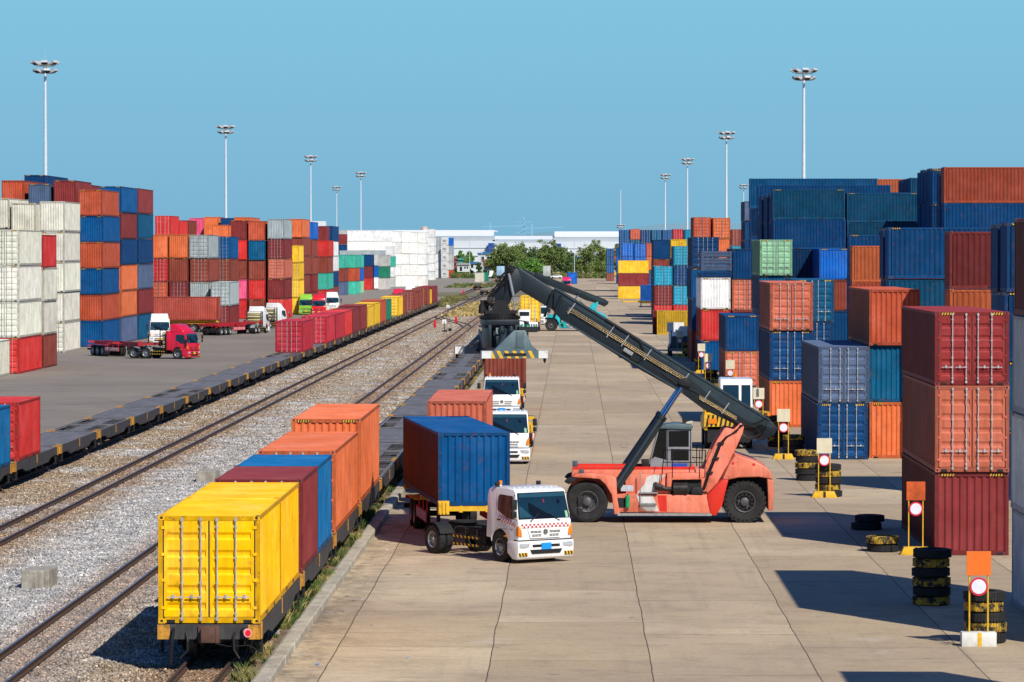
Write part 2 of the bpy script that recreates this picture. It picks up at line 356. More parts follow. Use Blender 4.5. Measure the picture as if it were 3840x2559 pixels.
# ---------------------------------------------------------------- tracks
M_RAIL=mat('rail_rust',(.075,.042,.028),rough=.8,var=.3,scale=6); M_RTOP=mat('rail_polished_head',(.30,.29,.29),rough=.3,metal=.8,var=.2)
M_SLEEP=mat('sleeper_concrete',(.19,.155,.12),rough=.95,var=.35,scale=5,bump=.4)
def track(name,label,xc,y0,y1,poly=None,shiny=True):
    r=empty(name,(xc,y0,0),0,label,'railway track')
    L_=y1-y0
    for s in (-1,1):
        b=MB(); x=s*.53
        b.prism([(x-.065,.0),(x+.065,.0),(x+.065,.02),(x+.012,.04),(x+.012,.115),(x+.034,.125),(x+.034,.155),(x-.034,.155),(x-.034,.125),(x-.012,.115),(x-.012,.04),(x-.065,.02)],'y',0,L_,0)
        b.box(x-.028,x+.028,0,L_,.1555,.160,1)
        b.build('rail',[M_RAIL,M_RTOP if shiny else M_RAIL],r,smooth=0)
    b=MB(); y=.3
    while y<min(L_,420):
        b.box(-.95,.95,y-.11,y+.11,-.14,-.045); y+=.62
    sl_=b.build('sleepers',M_SLEEP,r,smooth=0); sl_['kind']='stuff'
    return r
track('railway_track','long rusty-headed track left of the middle gravel strip, beside the left flat wagons',-20.1,40,1100)
track('railway_track','track with polished rail heads running beside the yellow container train',-13.6,40,1000)
track('railway_track','rails carrying the near train with the yellow containers',-8.8,60,360,shiny=False)
track('railway_track','rails under the long left-hand container train beside the asphalt yard',-24.7,40,1120,shiny=False)
# crossover between the two middle tracks, two curved rails (S-shape)
def bez(p0,p1,p2,p3,n=24):
    out=[]
    for i in range(n+1):
        t=i/n; out.append(tuple((1-t)**3*a+3*(1-t)**2*t*b_+3*(1-t)*t*t*c+t**3*d for a,b_,c,d in zip(p0,p1,p2,p3)))
    return out
cr=empty('rail_crossover',(-17,520,0),0,'curved crossover rails linking the two middle tracks beyond the signal levers','rail crossover')
for dx in (-.53,.53):
    MB().tube([(p[0]+17,p[1]-520,.09) for p in bez((-20.1+dx,560,0),(-20.1+dx,530,0),(-13.6+dx,510,0),(-13.6+dx,470,0))],.06,6).build('rail',M_RAIL,cr)
cr2=empty('rail_crossover',(-22,700,0),0,'curved turnout rails joining the left train track near the gravel crossing','rail crossover')
for dx in (-.53,.53):
    MB().tube([(p[0]+22,p[1]-700,.09) for p in bez((-24.7+dx,660,0),(-24.7+dx,720,0),(-20.1+dx,740,0),(-20.1+dx,800,0))],.06,6).build('rail',M_RAIL,cr2)
# ballast stones: countless, scattered with geometry nodes on the near ballast
def stones():
    me=[]
    sm=bpy.data.materials.new('ballast_stone'); sm.use_nodes=True; t=sm.node_tree; b=t.nodes['Principled BSDF']; L=t.links.new
    b.inputs['Roughness'].default_value=.9; b.inputs['Specular IOR Level'].default_value=.2
    g=t.nodes.new('ShaderNodeNewGeometry'); oi=t.nodes.new('ShaderNodeObjectInfo')
    r1=t.nodes.new('ShaderNodeValToRGB'); L(oi.outputs['Random'],r1.inputs[0]); cr=r1.color_ramp
    cr.elements[0].color=(.10,.11,.125,1); cr.elements[1].color=(.80,.79,.77,1)
    for p,c in ((.3,(.30,.31,.32,1)),(.6,(.46,.46,.46,1)),(.8,(.42,.38,.33,1))): e=cr.elements.new(p); e.color=c
    r2=t.nodes.new('ShaderNodeValToRGB'); L(oi.outputs['Random'],r2.inputs[0]); cr=r2.color_ramp
    cr.elements[0].color=(.08,.055,.035,1); cr.elements[1].color=(.76,.63,.46,1)
    for p,c in ((.3,(.24,.17,.11,1)),(.55,(.36,.28,.19,1)),(.75,(.28,.26,.23,1)),(.88,(.42,.30,.18,1))): e=cr.elements.new(p); e.color=c
    oo=t.nodes.new('ShaderNodeSeparateXYZ'); L(g.outputs['Position'],oo.inputs[0])
    def rng(v,a,b_,c=0.,d=1.):
        n=t.nodes.new('ShaderNodeMapRange')
        for i,x in zip((1,2,3,4),(a,b_,c,d)): n.inputs[i].default_value=x
        L(v,n.inputs[0]); return n.outputs[0]
    def mul(a,c):
        n=t.nodes.new('ShaderNodeMath'); n.operation='MULTIPLY'; L(a,n.inputs[0]); L(c,n.inputs[1]); return n.outputs[0]
    nz=t.nodes.new('ShaderNodeTexNoise'); nz.inputs['Scale'].default_value=.25; nz.inputs['Detail'].default_value=5; L(g.outputs['Position'],nz.inputs['Vector'])
    ad=t.nodes.new('ShaderNodeMath'); ad.operation='MULTIPLY_ADD'; L(nz.outputs[0],ad.inputs[0]); ad.inputs[1].default_value=4.0; L(oo.outputs[0],ad.inputs[2])
    f=mul(mul(rng(ad.outputs[0],-17.4,-15.6),rng(ad.outputs[0],-11.0,-9.6,.85,0)),rng(oo.outputs[1],150,260,1,.12))
    n2=rng(nz.outputs[0],.5,.62,0,.8)
    mxx=t.nodes.new('ShaderNodeMath'); mxx.operation='MAXIMUM'; L(f,mxx.inputs[0]); L(n2,mxx.inputs[1])
    mx=t.nodes.new('ShaderNodeMix'); mx.data_type='RGBA'; L(mxx.outputs[0],mx.inputs[0]); L(r2.outputs[0],mx.inputs[6]); L(r1.outputs[0],mx.inputs[7])
    nd=t.nodes.new('ShaderNodeTexNoise'); nd.inputs['Scale'].default_value=.7; nd.inputs['Detail'].default_value=6; nd.inputs['Roughness'].default_value=.75; L(g.outputs['Position'],nd.inputs['Vector']); vs_=t.nodes.new('ShaderNodeVectorMath'); vs_.operation='SCALE'; L(mx.outputs[2],vs_.inputs[0]); L(rng(nd.outputs[0],.4,.6,.75,1.25),vs_.inputs['Scale']); 
    last=vs_.outputs[0]
    for xc,am in ((-20.1,.5),(-13.6,.75),(-8.8,.75),(-24.7,.6)):
        d_=t.nodes.new('ShaderNodeMath'); d_.operation='SUBTRACT'; L(oo.outputs[0],d_.inputs[0]); d_.inputs[1].default_value=xc
        a_=t.nodes.new('ShaderNodeMath'); a_.operation='ABSOLUTE'; L(d_.outputs[0],a_.inputs[0])
        m2=t.nodes.new('ShaderNodeMix'); m2.data_type='RGBA'; m2.blend_type='MULTIPLY'; L(mul(rng(a_.outputs[0],.7,1.7,am,0),rng(nd.outputs[0],.35,.55,.5,1)),m2.inputs[0]); L(last,m2.inputs[6]); m2.inputs[7].default_value=(.66,.46,.34,1); last=m2.outputs[2]
    L(last,b.inputs['Base Color'])
    base=MB(); 
    sc=bpy.data.collections.new('stone_shapes')
    for k_ in range(3):
        bm=bmesh.new(); bmesh.ops.create_icosphere(bm,subdivisions=1,radius=.034)
        for v in bm.verts: v.co*=random.uniform(.72,1.25); v.co.z*=.75
        m_=bpy.data.meshes.new('stone'); bm.to_mesh(m_); bm.free(); m_.materials.append(sm)
        o=bpy.data.objects.new('stone',m_); sc.objects.link(o)
    b=MB()
    for (x0,x1,y0,y1) in ((-26.0,-7.75,84,130),(-26.0,-7.9,130,190),(-26.0,-8.2,190,330),(-26.0,-8.2,330,620)):
        b.quad((x0,y0,-.05),(x1,y0,-.05),(x1,y1,-.05),(x0,y1,-.05))
    ob=b.build('ballast_stones',sm,smooth=0,recalc=False); tag(ob,'loose grey and tan ballast stones between the railway tracks','ballast',kind='stuff')
    ng=bpy.data.node_groups.new('scatter','GeometryNodeTree')
    ng.interface.new_socket('Geometry',in_out='INPUT',socket_type='NodeSocketGeometry'); ng.interface.new_socket('Geometry',in_out='OUTPUT',socket_type='NodeSocketGeometry')
    N=ng.nodes.new; l=ng.links.new
    gi=N('NodeGroupInput'); go=N('NodeGroupOutput'); dp=N('GeometryNodeDistributePointsOnFaces'); ip=N('GeometryNodeInstanceOnPoints'); ci=N('GeometryNodeCollectionInfo')
    ci.inputs['Collection'].default_value=sc; ci.inputs['Separate Children'].default_value=True; ci.inputs['Reset Children'].default_value=True
    ps=N('GeometryNodeInputPosition'); sp=N('ShaderNodeSeparateXYZ'); l(ps.outputs[0],sp.inputs[0])
    mr=N('ShaderNodeMath'); mr.operation='DIVIDE'; mr.inputs[0].default_value=13500; l(sp.outputs[1],mr.inputs[1]); mp_=N('ShaderNodeMath'); mp_.operation='POWER'; l(mr.outputs[0],mp_.inputs[0]); mp_.inputs[1].default_value=1.55; md_=N('ShaderNodeMath'); md_.operation='MULTIPLY'; l(mp_.outputs[0],md_.inputs[0]); md_.inputs[1].default_value=.095
    l(md_.outputs[0],dp.inputs['Density'])
    rv=N('FunctionNodeRandomValue'); rv.data_type='FLOAT_VECTOR'; rv.inputs[1].default_value=(6.28,6.28,6.28)
    rs=N('FunctionNodeRandomValue'); rs.data_type='FLOAT'; rs.inputs[2].default_value=.6; rs.inputs[3].default_value=1.35
    mr3=N('ShaderNodeMapRange'); mr3.inputs[1].default_value=90; mr3.inputs[2].default_value=620; mr3.inputs[3].default_value=1; mr3.inputs[4].default_value=3.0; l(sp.outputs[1],mr3.inputs[0])
    mm=N('ShaderNodeMath'); mm.operation='MULTIPLY'; l(rs.outputs[1],mm.inputs[0]); l(mr3.outputs[0],mm.inputs[1])
    l(gi.outputs[0],dp.inputs['Mesh']); l(dp.outputs['Points'],ip.inputs['Points']); l(ci.outputs[0],ip.inputs['Instance']); ip.inputs['Pick Instance'].default_value=True
    l(rv.outputs[0],ip.inputs['Rotation']); l(mm.outputs[0],ip.inputs['Scale'])
    jg=N('GeometryNodeJoinGeometry'); l(ip.outputs[0],jg.inputs[0]); l(jg.outputs[0],go.inputs[0])
    md=ob.modifiers.new('scatter','NODES'); md.node_group=ng
stones()
# ---------------------------------------------------------------- containers
PAL={'red':(.52,.028,.03),'bright red':(.66,.04,.035),'pink':(.72,.09,.20),'crimson':(.50,.03,.05),'maroon':(.235,.036,.036),'brown':(.26,.058,.038),
'dark red':(.31,.034,.034),'rust orange':(.49,.088,.04),'rust red':(.36,.065,.045),'orange':(.72,.165,.055),'salmon':(.55,.14,.08),'navy':(.003,.052,.165),'blue':(.002,.083,.255),'bright blue':(.010,.13,.52),
'grey-blue':(.085,.13,.22),'slate blue':(.10,.145,.25),'teal-blue':(.003,.095,.205),'cyan':(.012,.30,.46),'green':(.02,.22,.13),'teal green':(.06,.47,.35),
'pale green':(.30,.60,.34),'silver':(.38,.44,.44),'cream':(.70,.68,.56),'dark maroon':(.085,.016,.018),'white':(.84,.84,.80),'light grey':(.52,.53,.50),'yellow':(.86,.52,.03),'golden yellow':(1.0,.50,.0),'steel blue':(.002,.135,.34),'lime':(.25,.55,.05)}
CW=2.44; CHt=2.59
def corr(n,length,depth=.036,duty=(.27,.23,.27,.23)):
    """trapezoid wave: list of (pos,offset)"""
    p=length/n; out=[]; x=0
    for i in range(n):
        out+=[(x,0),(x+p*duty[0],0),(x+p*(duty[0]+duty[1]),-depth),(x+p*(1-duty[3]),-depth)]; x+=p
    out.append((length,0)); return out
_CM={}
def cmesh(kind,L,lod=0):
    k=(kind,L,lod)
    if k in _CM: return _CM[k]
    h=CHt; w=CW/2; l=L/2; pw=.11
    b=MB()
    if kind=='frame':
        for sx in (-1,1):
            for sy in (-1,1):
                x0,x1=sorted((sx*w,sx*(w-pw))); y0,y1=sorted((sy*l,sy*(l-.13)))
                b.box(x0,x1,y0,y1,.12,h-.12,0)
                # corner castings with their oval holes
                for z0 in (0,h-.12):
                    xa,xb=sorted((sx*(w+.004),sx*(w-.16))); ya,yb=sorted((sy*(l+.006),sy*(l-.17)))
                    b.box(xa,xb,ya,yb,z0,z0+.12,1)
                    yy=sy*(l+.0075); b.box(sx*(w-.08)-.03,sx*(w-.08)+.03,min(yy,yy-sy*.004),max(yy,yy-sy*.004),z0+.03,z0+.09,2)
                    xx=sx*(w+.0055); b.box(min(xx,xx-sx*.004),max(xx,xx-sx*.004),sy*(l-.085)-.04,sy*(l-.085)+.04,z0+.03,z0+.09,2)
            x0,x1=sorted((sx*w,sx*(w-.06)))
            b.box(x0,x1,-l+.17,l-.17,h-.105,h-.02,0)
            b.box(x0,x1,-l+.17,l-.17,.012,.16,0)
            for yy in (-1.05,1.05):
                if L<8: 
                    xq=sx*(w+.002); b.box(min(xq,xq-sx*.01),max(xq,xq-sx*.01),yy-.18,yy+.18,.03,.13,2)
        for sy in (-1,1):
            y0,y1=sorted((sy*l,sy*(l-.08)))
            b.box(-w+.16,w-.16,y0,y1,h-.13,h-.02,0); b.box(-w+.16,w-.16,y0,y1,.012,.15,0)
            yy=sy*(l+.002)
            for sx in (-1,1): b.box(sx*(w-.30)-.1,sx*(w-.30)+.1,min(yy,yy-sy*.01),max(yy,yy-sy*.01),.012,.09,2)
        if lod==1:   # black and yellow warning dashes on the headers
            for sy in (-1,1):
                yy=sy*(l+.004)
                for sx in (-1,1):
                    x0=sx*(w-.42); b.quad((x0-.23,yy,h-.118),(x0+.23,yy,h-.118),(x0+.23,yy,h-.035),(x0-.23,yy,h-.035),2)
                    for q in range(5):
                        a=x0-.21+q*.09; y2=yy+sy*.003; b.quad((a,y2,h-.116),(a+.042,y2,h-.116),(a+.072,y2,h-.037),(a+.03,y2,h-.037),3)
                    xx=sx*(w+.004); y0_=sy*(l-.42)
                    b.quad((xx,y0_-.25,h-.095),(xx,y0_+.25,h-.095),(xx,y0_+.25,h-.03),(xx,y0_-.25,h-.03),2)
                    for q in range(4):
                        a=y0_-.22+q*.12; x2=xx+sx*.003; b.quad((x2,a,h-.093),(x2,a+.05,h-.093),(x2,a+.08,h-.032),(x2,a+.03,h-.032),3)
        me=b.mesh('frame',[M_FRAME,M_CAST,M_BLACK,M_YEL],smooth=0)
    elif kind in('left_wall','right_wall'):
        sx=-1 if kind=='left_wall' else 1
        n=round((L-.34)/.278); pts=corr(n,L-.34); x=sx*(w-.008)
        vs=[];fs=[]
        for (p,o) in pts:
            for z in (.155,h-.10): vs.append((x+sx*o,-l+.17+p,z))
        for i in range(len(pts)-1): fs.append((2*i,2*i+2,2*i+3,2*i+1) if sx>0 else (2*i,2*i+1,2*i+3,2*i+2))
        b.add(vs,fs); me=b.mesh('side_wall',[M_PAINT],smooth=0,recalc=False)
    elif kind in('end_wall','front_wall'):
        sy=1 if kind=='end_wall' else -1
        n=9; pts=corr(n,CW-.24,.045); y=sy*(l-.012)
        vs=[];fs=[]
        for (p,o) in pts:
            for z in (.15,h-.12): vs.append((-w+.12+p,y+sy*o,z))
        for i in range(len(pts)-1): fs.append((2*i,2*i+2,2*i+3,2*i+1) if sy<0 else (2*i,2*i+1,2*i+3,2*i+2))
        b.add(vs,fs); me=b.mesh('end_wall',[M_PAINT],smooth=0,recalc=False)
    elif kind=='roof':
        n=round((L-.2)/.21); pts=corr(n,L-.2,.016); vs=[];fs=[]
        for (p,o) in pts:
            for x in (-w+.02,w-.02): vs.append((x,-l+.1+p,h-.014+o))
        for i in range(len(pts)-1): fs.append((2*i,2*i+1,2*i+3,2*i+2))
        b.add(vs,fs); b.box(-w+.16,w-.16,-l,-l+.1,h-.02,h-.006); b.box(-w+.16,w-.16,l-.1,l,h-.02,h-.006)
        b.box(-w+.04,w-.04,-l+.1,l-.1,.14,.15)
        me=b.mesh('roof',[M_ROOF],smooth=0,recalc=False)
    elif kind=='door':      # one leaf, hinge edge at x=0, running to +x ; local y=0 is the outer face, -y faces out
        dw=w-.12; z0,z1=.16,h-.13
        prof=[(z0,0.)]
        levels=[.30,.55,.95,1.15,1.40,1.60,1.85,2.20]
        zz=z0+.1
        npan=5; ph=(z1-z0-.2)/npan
        for i in range(npan):
            a=zz+i*ph; prof+=[(a+ph*.12,0),(a+ph*.26,.036),(a+ph*.42,.036),(a+ph*.58,0.0)]
        prof.append((z1,0.))
        x0,x1=.10,dw-.07
        vs=[];fs=[]
        for (z,o) in prof:
            for x in (x0,x1): vs.append((x,o,z))
        for i in range(len(prof)-1): fs.append((2*i,2*i+1,2*i+3,2*i+2))
        b.add(vs,fs)
        for (xa,xb) in ((.02,x0),(x1,dw-.008)): b.box(xa,xb,-.006,.045,z0,z1)
        b.box(x0,x1,.04,.045,z0,z1)
        b.box(-.012,.024,-.008,.04,z0,z1,1); b.box(dw-.014,dw+.012,-.008,.04,z0,z1,1); b.box(.0,dw,-.004,.04,z0-.02,z0,1); b.box(0,dw,0,.04,z1,z1+.012,1)
        for z in (.34,1.0,1.62,2.26): b.box(-.04,.05,-.028,.0,z,z+.07,0)
        me=b.mesh('door',[M_PAINT,M_SEAL],smooth=0)
    elif kind=='lock_rod':
        b.cyl((0,-.055,.06),(0,-.055,h-.05),.019,n=8)
        for z in (.075,h-.14): b.box(-.032,.032,-.085,-.03,z,z+.075)
        for z in (.22,.95,1.55,h-.30): b.box(-.03,.03,-.07,-.004,z,z+.05)
        me=b.mesh('lock_rod',[M_ROD],smooth=40)
    elif kind=='lock_handle':
        b.box(-.01,.42,-.082,-.062,.62,.645); b.box(-.03,.06,-.09,-.05,.605,.665); b.box(.22,.28,-.085,-.02,.60,.70); 
        me=b.mesh('lock_handle',[M_ROD],smooth=0)
    elif kind in('far','fardoor'):   # small copy: one closed mesh with ribs only where they read
        for sx in (-1,1):
            n=round((L-.34)/.278); pts=corr(n,L-.34); x=sx*(w-.008); vs=[];fs=[]
            for (p,o) in pts:
                for z in (.155,h-.10): vs.append((x+sx*o,-l+.17+p,z))
            for i in range(len(pts)-1): fs.append((2*i,2*i+2,2*i+3,2*i+1) if sx>0 else (2*i,2*i+1,2*i+3,2*i+2))
            b.add(vs,fs)
            for sy in (-1,1):
                x0,x1=sorted((sx*w,sx*(w-pw))); y0,y1=sorted((sy*l,sy*(l-.17))); b.box(x0,x1,y0,y1,0,h,1)
            x0,x1=sorted((sx*w,sx*(w-.06))); b.box(x0,x1,-l+.17,l-.17,h-.105,h-.02,1); b.box(x0,x1,-l+.17,l-.17,.012,.16,1)
        for sy in (-1,1):
            y0,y1=sorted((sy*l,sy*(l-.08))); b.box(-w+pw,w-pw,y0,y1,h-.13,h-.02,1); b.box(-w+pw,w-pw,y0,y1,.012,.15,1)
            if kind=='far' or sy>0:
                pts=corr(9,CW-.22,.045); y=sy*(l-.012); vs=[];fs=[]
                for (p,o) in pts:
                    for z in (.15,h-.12): vs.append((-w+.11+p,y+sy*o,z))
                for i in range(len(pts)-1): fs.append((2*i,2*i+2,2*i+3,2*i+1) if sy<0 else (2*i,2*i+1,2*i+3,2*i+2))
                b.add(vs,fs)
            else:
                b.box(-w+.12,-.01,-l+.012,-l+.04,.16,h-.14); b.box(.01,w-.12,-l+.012,-l+.04,.16,h-.14); b.box(-.01,.01,-l+.03,-l+.04,.16,h-.14,2)
                for x in (-.85,-.35,.35,.85): b.box(x-.022,x+.022,-l-.03,-l+.01,.06,h-.06,3)
                for z in (.5,1.0,1.5,2.0): b.box(-w+.2,w-.2,-l+.004,-l+.014,z,z+.06,1)
        b.box(-w+.02,w-.02,-l+.1,l-.1,h-.025,h-.014,0); b.box(-w+.04,w-.04,-l+.1,l-.1,.14,.15)
        me=b.mesh('container_far',[M_PAINT,M_FRAME,M_SEAL,M_ROD],smooth=0,recalc=False)
    elif kind=='reefer':
        b.box(-1.0,1.0,-.03,.03,.25,2.35); b.box(-.55,.55,-.05,-.03,1.05,1.6,1); b.cyl((.25,-.06,1.33),(.25,-.045,1.33),.2,n=14,mi=0); b.box(-.5,-.1,-.056,-.05,1.15,1.4,0); b.box(-.8,.8,-.045,-.03,.45,.52,1)
        me=b.mesh('reefer_unit',[M_FRAME,M_BLACK],smooth=0)
    _CM[k]=me; return me
NIDX=0
STUFF_GROUPS={}
class Rest:   # the smallest and hidden containers, one mesh for all of them
    v=[];f=[];m=[];c=[]
def add_rest(me,x,y,z,rz,s,c):
    M=Matrix.Translation((x,y,z))@Matrix.Rotation(rz,4,'Z')@Matrix.Diagonal((*s,1)); o=len(Rest.v)
    Rest.v+=[tuple(M@v.co) for v in me.vertices]
    for p in me.polygons: Rest.f.append([o+i for i in p.vertices]); Rest.m.append(p.material_index); Rest.c.append(c)
def container(x,y,z,L,h,col,face='e',rz=0.0,label='',group=None,lod=None,sidecol=None,haz=None,ow=None):
    """x,y = centre of the base; face: e ribbed end toward -y, d doors toward -y, r reefer"""
    global NIDX
    idx=NIDX; NIDX+=1; random=__import__('random').Random(idx*7+1)
    Lb=12.19 if L>8.5 else 6.06
    c=PAL[col]; j=random.uniform(.88,1.12); c=tuple(min(1,max(0,q*j*random.uniform(.985,1.015))) for q in c)
    if KEEP is not None and idx not in KEEP:
        add_rest(cmesh('fardoor' if face=='d' else 'far',Lb),x,y,z,rz,(1,L/Lb,h/CHt),c); return None
    if lod is None: lod=0 if y<300 else (1 if y<560 else 2)
    s=(1,L/Lb,h/CHt)
    if lod==2 and face!='r':
        o=link('shipping_container',cmesh('fardoor' if face=='d' else 'far',Lb),None,(x,y,z),(0,0,rz),c); o.scale=s
        o['_idx']=idx; return tag(o,label,'shipping container',group)
    r=empty('shipping_container',(x,y,z),rz,label,'shipping container',group); r['_idx']=idx
    hz=1 if (haz if haz is not None else (random.random()<(.6 if h>2.7 else .3))) else 0
    def part(nm,me,cc=c,parent=r,loc=(0,0,0),rot=(0,0,0),sc=s):
        o=link(nm,me,parent,loc,rot,cc)
        if sc: o.scale=sc
        return o
    part('frame',cmesh('frame',Lb,hz),tuple(q*.85 for q in c)); sc2=PAL[sidecol] if sidecol else c
    part('side_wall',cmesh('left_wall',Lb),tuple(q*(.5 if x>8 and ow is None and col not in ('light grey','cream','white') else 1) for q in (PAL[ow] if ow else sc2))); part('side_wall',cmesh('right_wall',Lb),sc2)  # right-yard left walls turn from the sun: extra shade put into their colour
    part('end_wall',cmesh('end_wall',Lb)); part('roof',cmesh('roof',Lb))
    if face=='e': part('end_wall',cmesh('front_wall',Lb))
    elif face=='r':
        part('end_wall',cmesh('front_wall',Lb)); part('cooling_unit',cmesh('reefer',0),(.8,.8,.76),loc=(0,-L/2,0),sc=(1,1,h/CHt))
    else:
        for sx in (-1,1):
            d=link('door',cmesh('door',0),r,(sx*(CW/2-.115),-L/2+.01,0),(0,0,0),c)
            # hinge at outer edge; mirror the right leaf
            d.scale=(-sx,1,h/CHt)
            for xx in (.46,.91):
                rd=link('lock_rod',cmesh('lock_rod',0),d,(xx,0,0),(0,0,0))
                if lod==0 : link('lock_handle',cmesh('lock_handle',0),rd,(0,0,0),(0,0,0)).scale=(-.85,1,1)
    return r
ORD=['','first','second','third','fourth','fifth','sixth','seventh']
ALLST=[]
def stack(ph,Y,lv,xl=None,xr=None,X=None,edge='l',top=None,L=12.19,ori='Y',lod=None,group='containers stacked in the yard',yaw=0,zoff=0,skip=0):
    """columns of containers. lv: comma list bottom->top of 'colour[:face]'. Y = distance of the near face"""
    items=[i.strip() for i in lv.split(',')]
    n=len(items)
    if X is None:
        if xl is not None: X=gx(xl,Y); edge='l'
        else: X=gx(xr,Y); edge='r'
    if top is None: hs=[2.6]*n
    elif isinstance(top,(list,tuple)): hs=list(top)
    else: hs=[top/n]*n
    z=zoff
    for i,it in enumerate(items):
        col,_,face=it.partition(':'); face=face or 'e'
        h=hs[i]; hh=h-.012
        jx=random.uniform(-.05,.05) if i else 0; jy=random.uniform(-.1,.1) if i else 0
        if ori=='Y':
            cx=X+CW/2 if edge=='l' else X-CW/2; cy=Y+L/2; rz=yaw+(random.uniform(-.002,.002) if i else 0)
        else:
            cx=X+L/2 if edge=='l' else X-L/2; cy=Y+CW/2; rz=PI/2
        nm={'brown':'brown','dark red':'dark red'}.get(col,col)
        what=nm+{'e':'','d':' double-door','r':' refrigerated'}[face]+' container'
        if col=='flatrack':
            flat_rack(cx+jx,cy+jy,z,h,f"folded dark blue flat-rack bundle, {ORD[i+1]} up in {ph}"); z+=h; continue
        lab=f"{what}, {ORD[i+1]} from the ground in {ph}" if n>1 else f"{what} standing alone {ph}"
        if len(lab.split())>16: lab=f"{what}, {ORD[i+1]} up in {ph}"
        g=group if i>=skip else group
        container(cx+jx,cy+jy,z,L,hh,col,face,rz,lab,group,lod)
        z+=h
def flat_rack(x,y,z,h,label):
    r=empty('flat_rack_bundle',(x,y,z),0,label,'flat rack')
    b=MB(); n=4; hh=h/n-.02
    for i in range(n):
        z0=i*h/n+.01
        f=MB()
        f.box(-1.2,1.2,-6,-5.9,z0+.02,z0+hh-.02); f.box(-1.22,-1.1,-6,6,z0,z0+hh*.6); f.box(1.1,1.22,-6,6,z0,z0+hh*.6)
        for q in range(2): f.box(-1.18,1.18,-6.03,-6.0,z0+.08+q*hh*.45,z0+.08+q*hh*.45+hh*.22)
        f.box(-1.1,1.1,-5.9,5.9,z0+.3*hh,z0+.5*hh)
        for sx in (-1,1): f.box(sx*1.16-.09,sx*1.16+.09,-6.05,-5.85,z0,z0+hh)
        o=f.build('flat_rack',M_FRAME,r,smooth=0); o.color=(*PAL['grey-blue'],1) if i else (*PAL['navy'],1)
# ---- left yard -----------------------------------------------------------
LFT=dict()
stack('front of the cream stacks at the far left edge',286.5,'cream',X=-45.5,edge='r',top=2.9,L=12.2,group=None)
stack('the nearest cream stack, left edge',300.6,'bright red:d,cream:d,cream:d,cream:d',xr=67,top=11.75,L=12.8)
stack('the short second section behind the nearest cream stack',314.6,'brown,cream,cream,bright red',xr=160,top=11.4,L=8)
stack('the five-high cream stack beside the six-high blocks',363,'cream:d,cream,cream,cream,cream',xr=238,top=14.85,L=11.6)
stack('the tall cream stack behind the nearest one',372,'cream,cream,cream,cream,cream',xr=131,top=14.8,L=13.3)
stack('the tall cream stack cut by the left edge',372,'cream,cream,cream,cream,cream',xr=30,top=15.3,L=13.3)
stack('the first six-high stack behind the red truck',384,'blue,rust orange,blue,rust orange,blue,rust orange',xr=383,top=16.35,L=14.3)
stack('the middle six-high stack behind the red truck',399,'slate blue,orange,orange,navy,maroon,blue',xr=453,top=16.95,L=14.4)
stack('the last six-high stack behind the red truck',414,'teal-blue,maroon,slate blue,navy,teal-blue,maroon',xr=518.5,top=17.0,L=14.4)
stack('the left back row, third column',410,'rust orange,blue,brown,blue,maroon,maroon',xr=281,top=17.8,L=13.6)
stack('the left back row, behind its third column',424,'blue,brown,blue,navy,rust orange,maroon',xr=330,top=17.6,L=14)
stack('the left back row, second column',410,'brown,blue,maroon,blue,rust orange,grey-blue',xr=185,top=17.4,L=13.6)
stack('the left back row, first column',410,'maroon,blue,maroon,blue,blue,rust orange',xr=86,top=17.8,L=20)
stack('the last row below the leftmost light mast',440,'blue,maroon,blue,brown,navy,maroon,navy',xr=165,top=19.0,L=20)
MID='containers stacked beyond the parked trucks'
stack('the low pair standing before the silver door stack',466,'maroon:d,silver:d',xr=861,top=6.04,L=12.6,group=MID)
stack('the silver door stack left of the parked trailers',469,'brown:d,silver,brown:d,silver:d',xr=782,top=12.0,L=13,group=MID)
stack('the stack between silver door stack and orange rows',483,'maroon:d,brown,brown:d,blue:d',xr=863.6,top=11.85,L=11,group=MID)
stack('the second ribbed stack beside the six-high blocks',469,'brown,maroon:d,brown,orange',xr=704,top=12.05,group=MID)
stack('the stack touching the six-high blocks on their right',469,'brown,rust orange:d,red:d,orange',xr=628,top=12.05,group=MID)
stack('the row behind with red doors on top',575,'red,blue,brown,orange,bright red:d',xr=640,top=15.4,group=MID)
stack('the back row, just behind the red door stack',588.5,'red,maroon,brown,orange,bright red',xr=673,top=14.8,group=MID)
stack('the back row, brown-topped slice',602,'red,maroon,brown,orange,brown',xr=707,top=14.9,group=MID)
stack('the back row under the pink top container',650,'maroon,brown,blue,red,pink',xr=762,top=15.7,group=MID)
stack('the back row right of the pink top container',640,'maroon,brown,blue,brown,orange',xr=817,top=15.8,group=MID)
stack('the back row, lower orange-topped column',537,'blue,maroon,brown,red,orange',xr=859,top=13.7,group=MID)
stack('the back row behind the second light mast',640,'blue,maroon,brown,red,navy',xr=878,top=15.6,group=MID)
stack('the back row topping the two-colour wall',600,'blue,maroon,brown,red,orange',xr=935,top=15.4,L=20,group=MID)
stack('the wall behind the white gas-cylinder truck, left column',540,'red,pink,brown,bright red,maroon',xr=925,top=14.4,group=MID)
stack('the wall behind the white gas-cylinder truck, right column',540,'brown,bright red,brown,teal-blue,rust orange',xr=994,top=14.3,group=MID)
stack('the silver-topped stack right of the dark gap',540,'bright red:d,maroon,salmon:d,maroon:d,silver',xr=1066,top=14.6,L=15,group=MID)
stack('the narrow yellow stack behind the lime truck',575,'yellow,yellow:d,yellow:d,yellow',xr=1120,top=10.8,L=10.5,group=MID)
stack('the brown stack topped in orange behind yellow ones',598,'brown,brown,brown,brown,orange',xr=1133,top=15.1,L=17,group=MID)
stack('the slim stack with one bright blue top',622,'maroon,maroon,brown,brown,bright blue',xr=1170,top=14.8,L=14,group=MID)
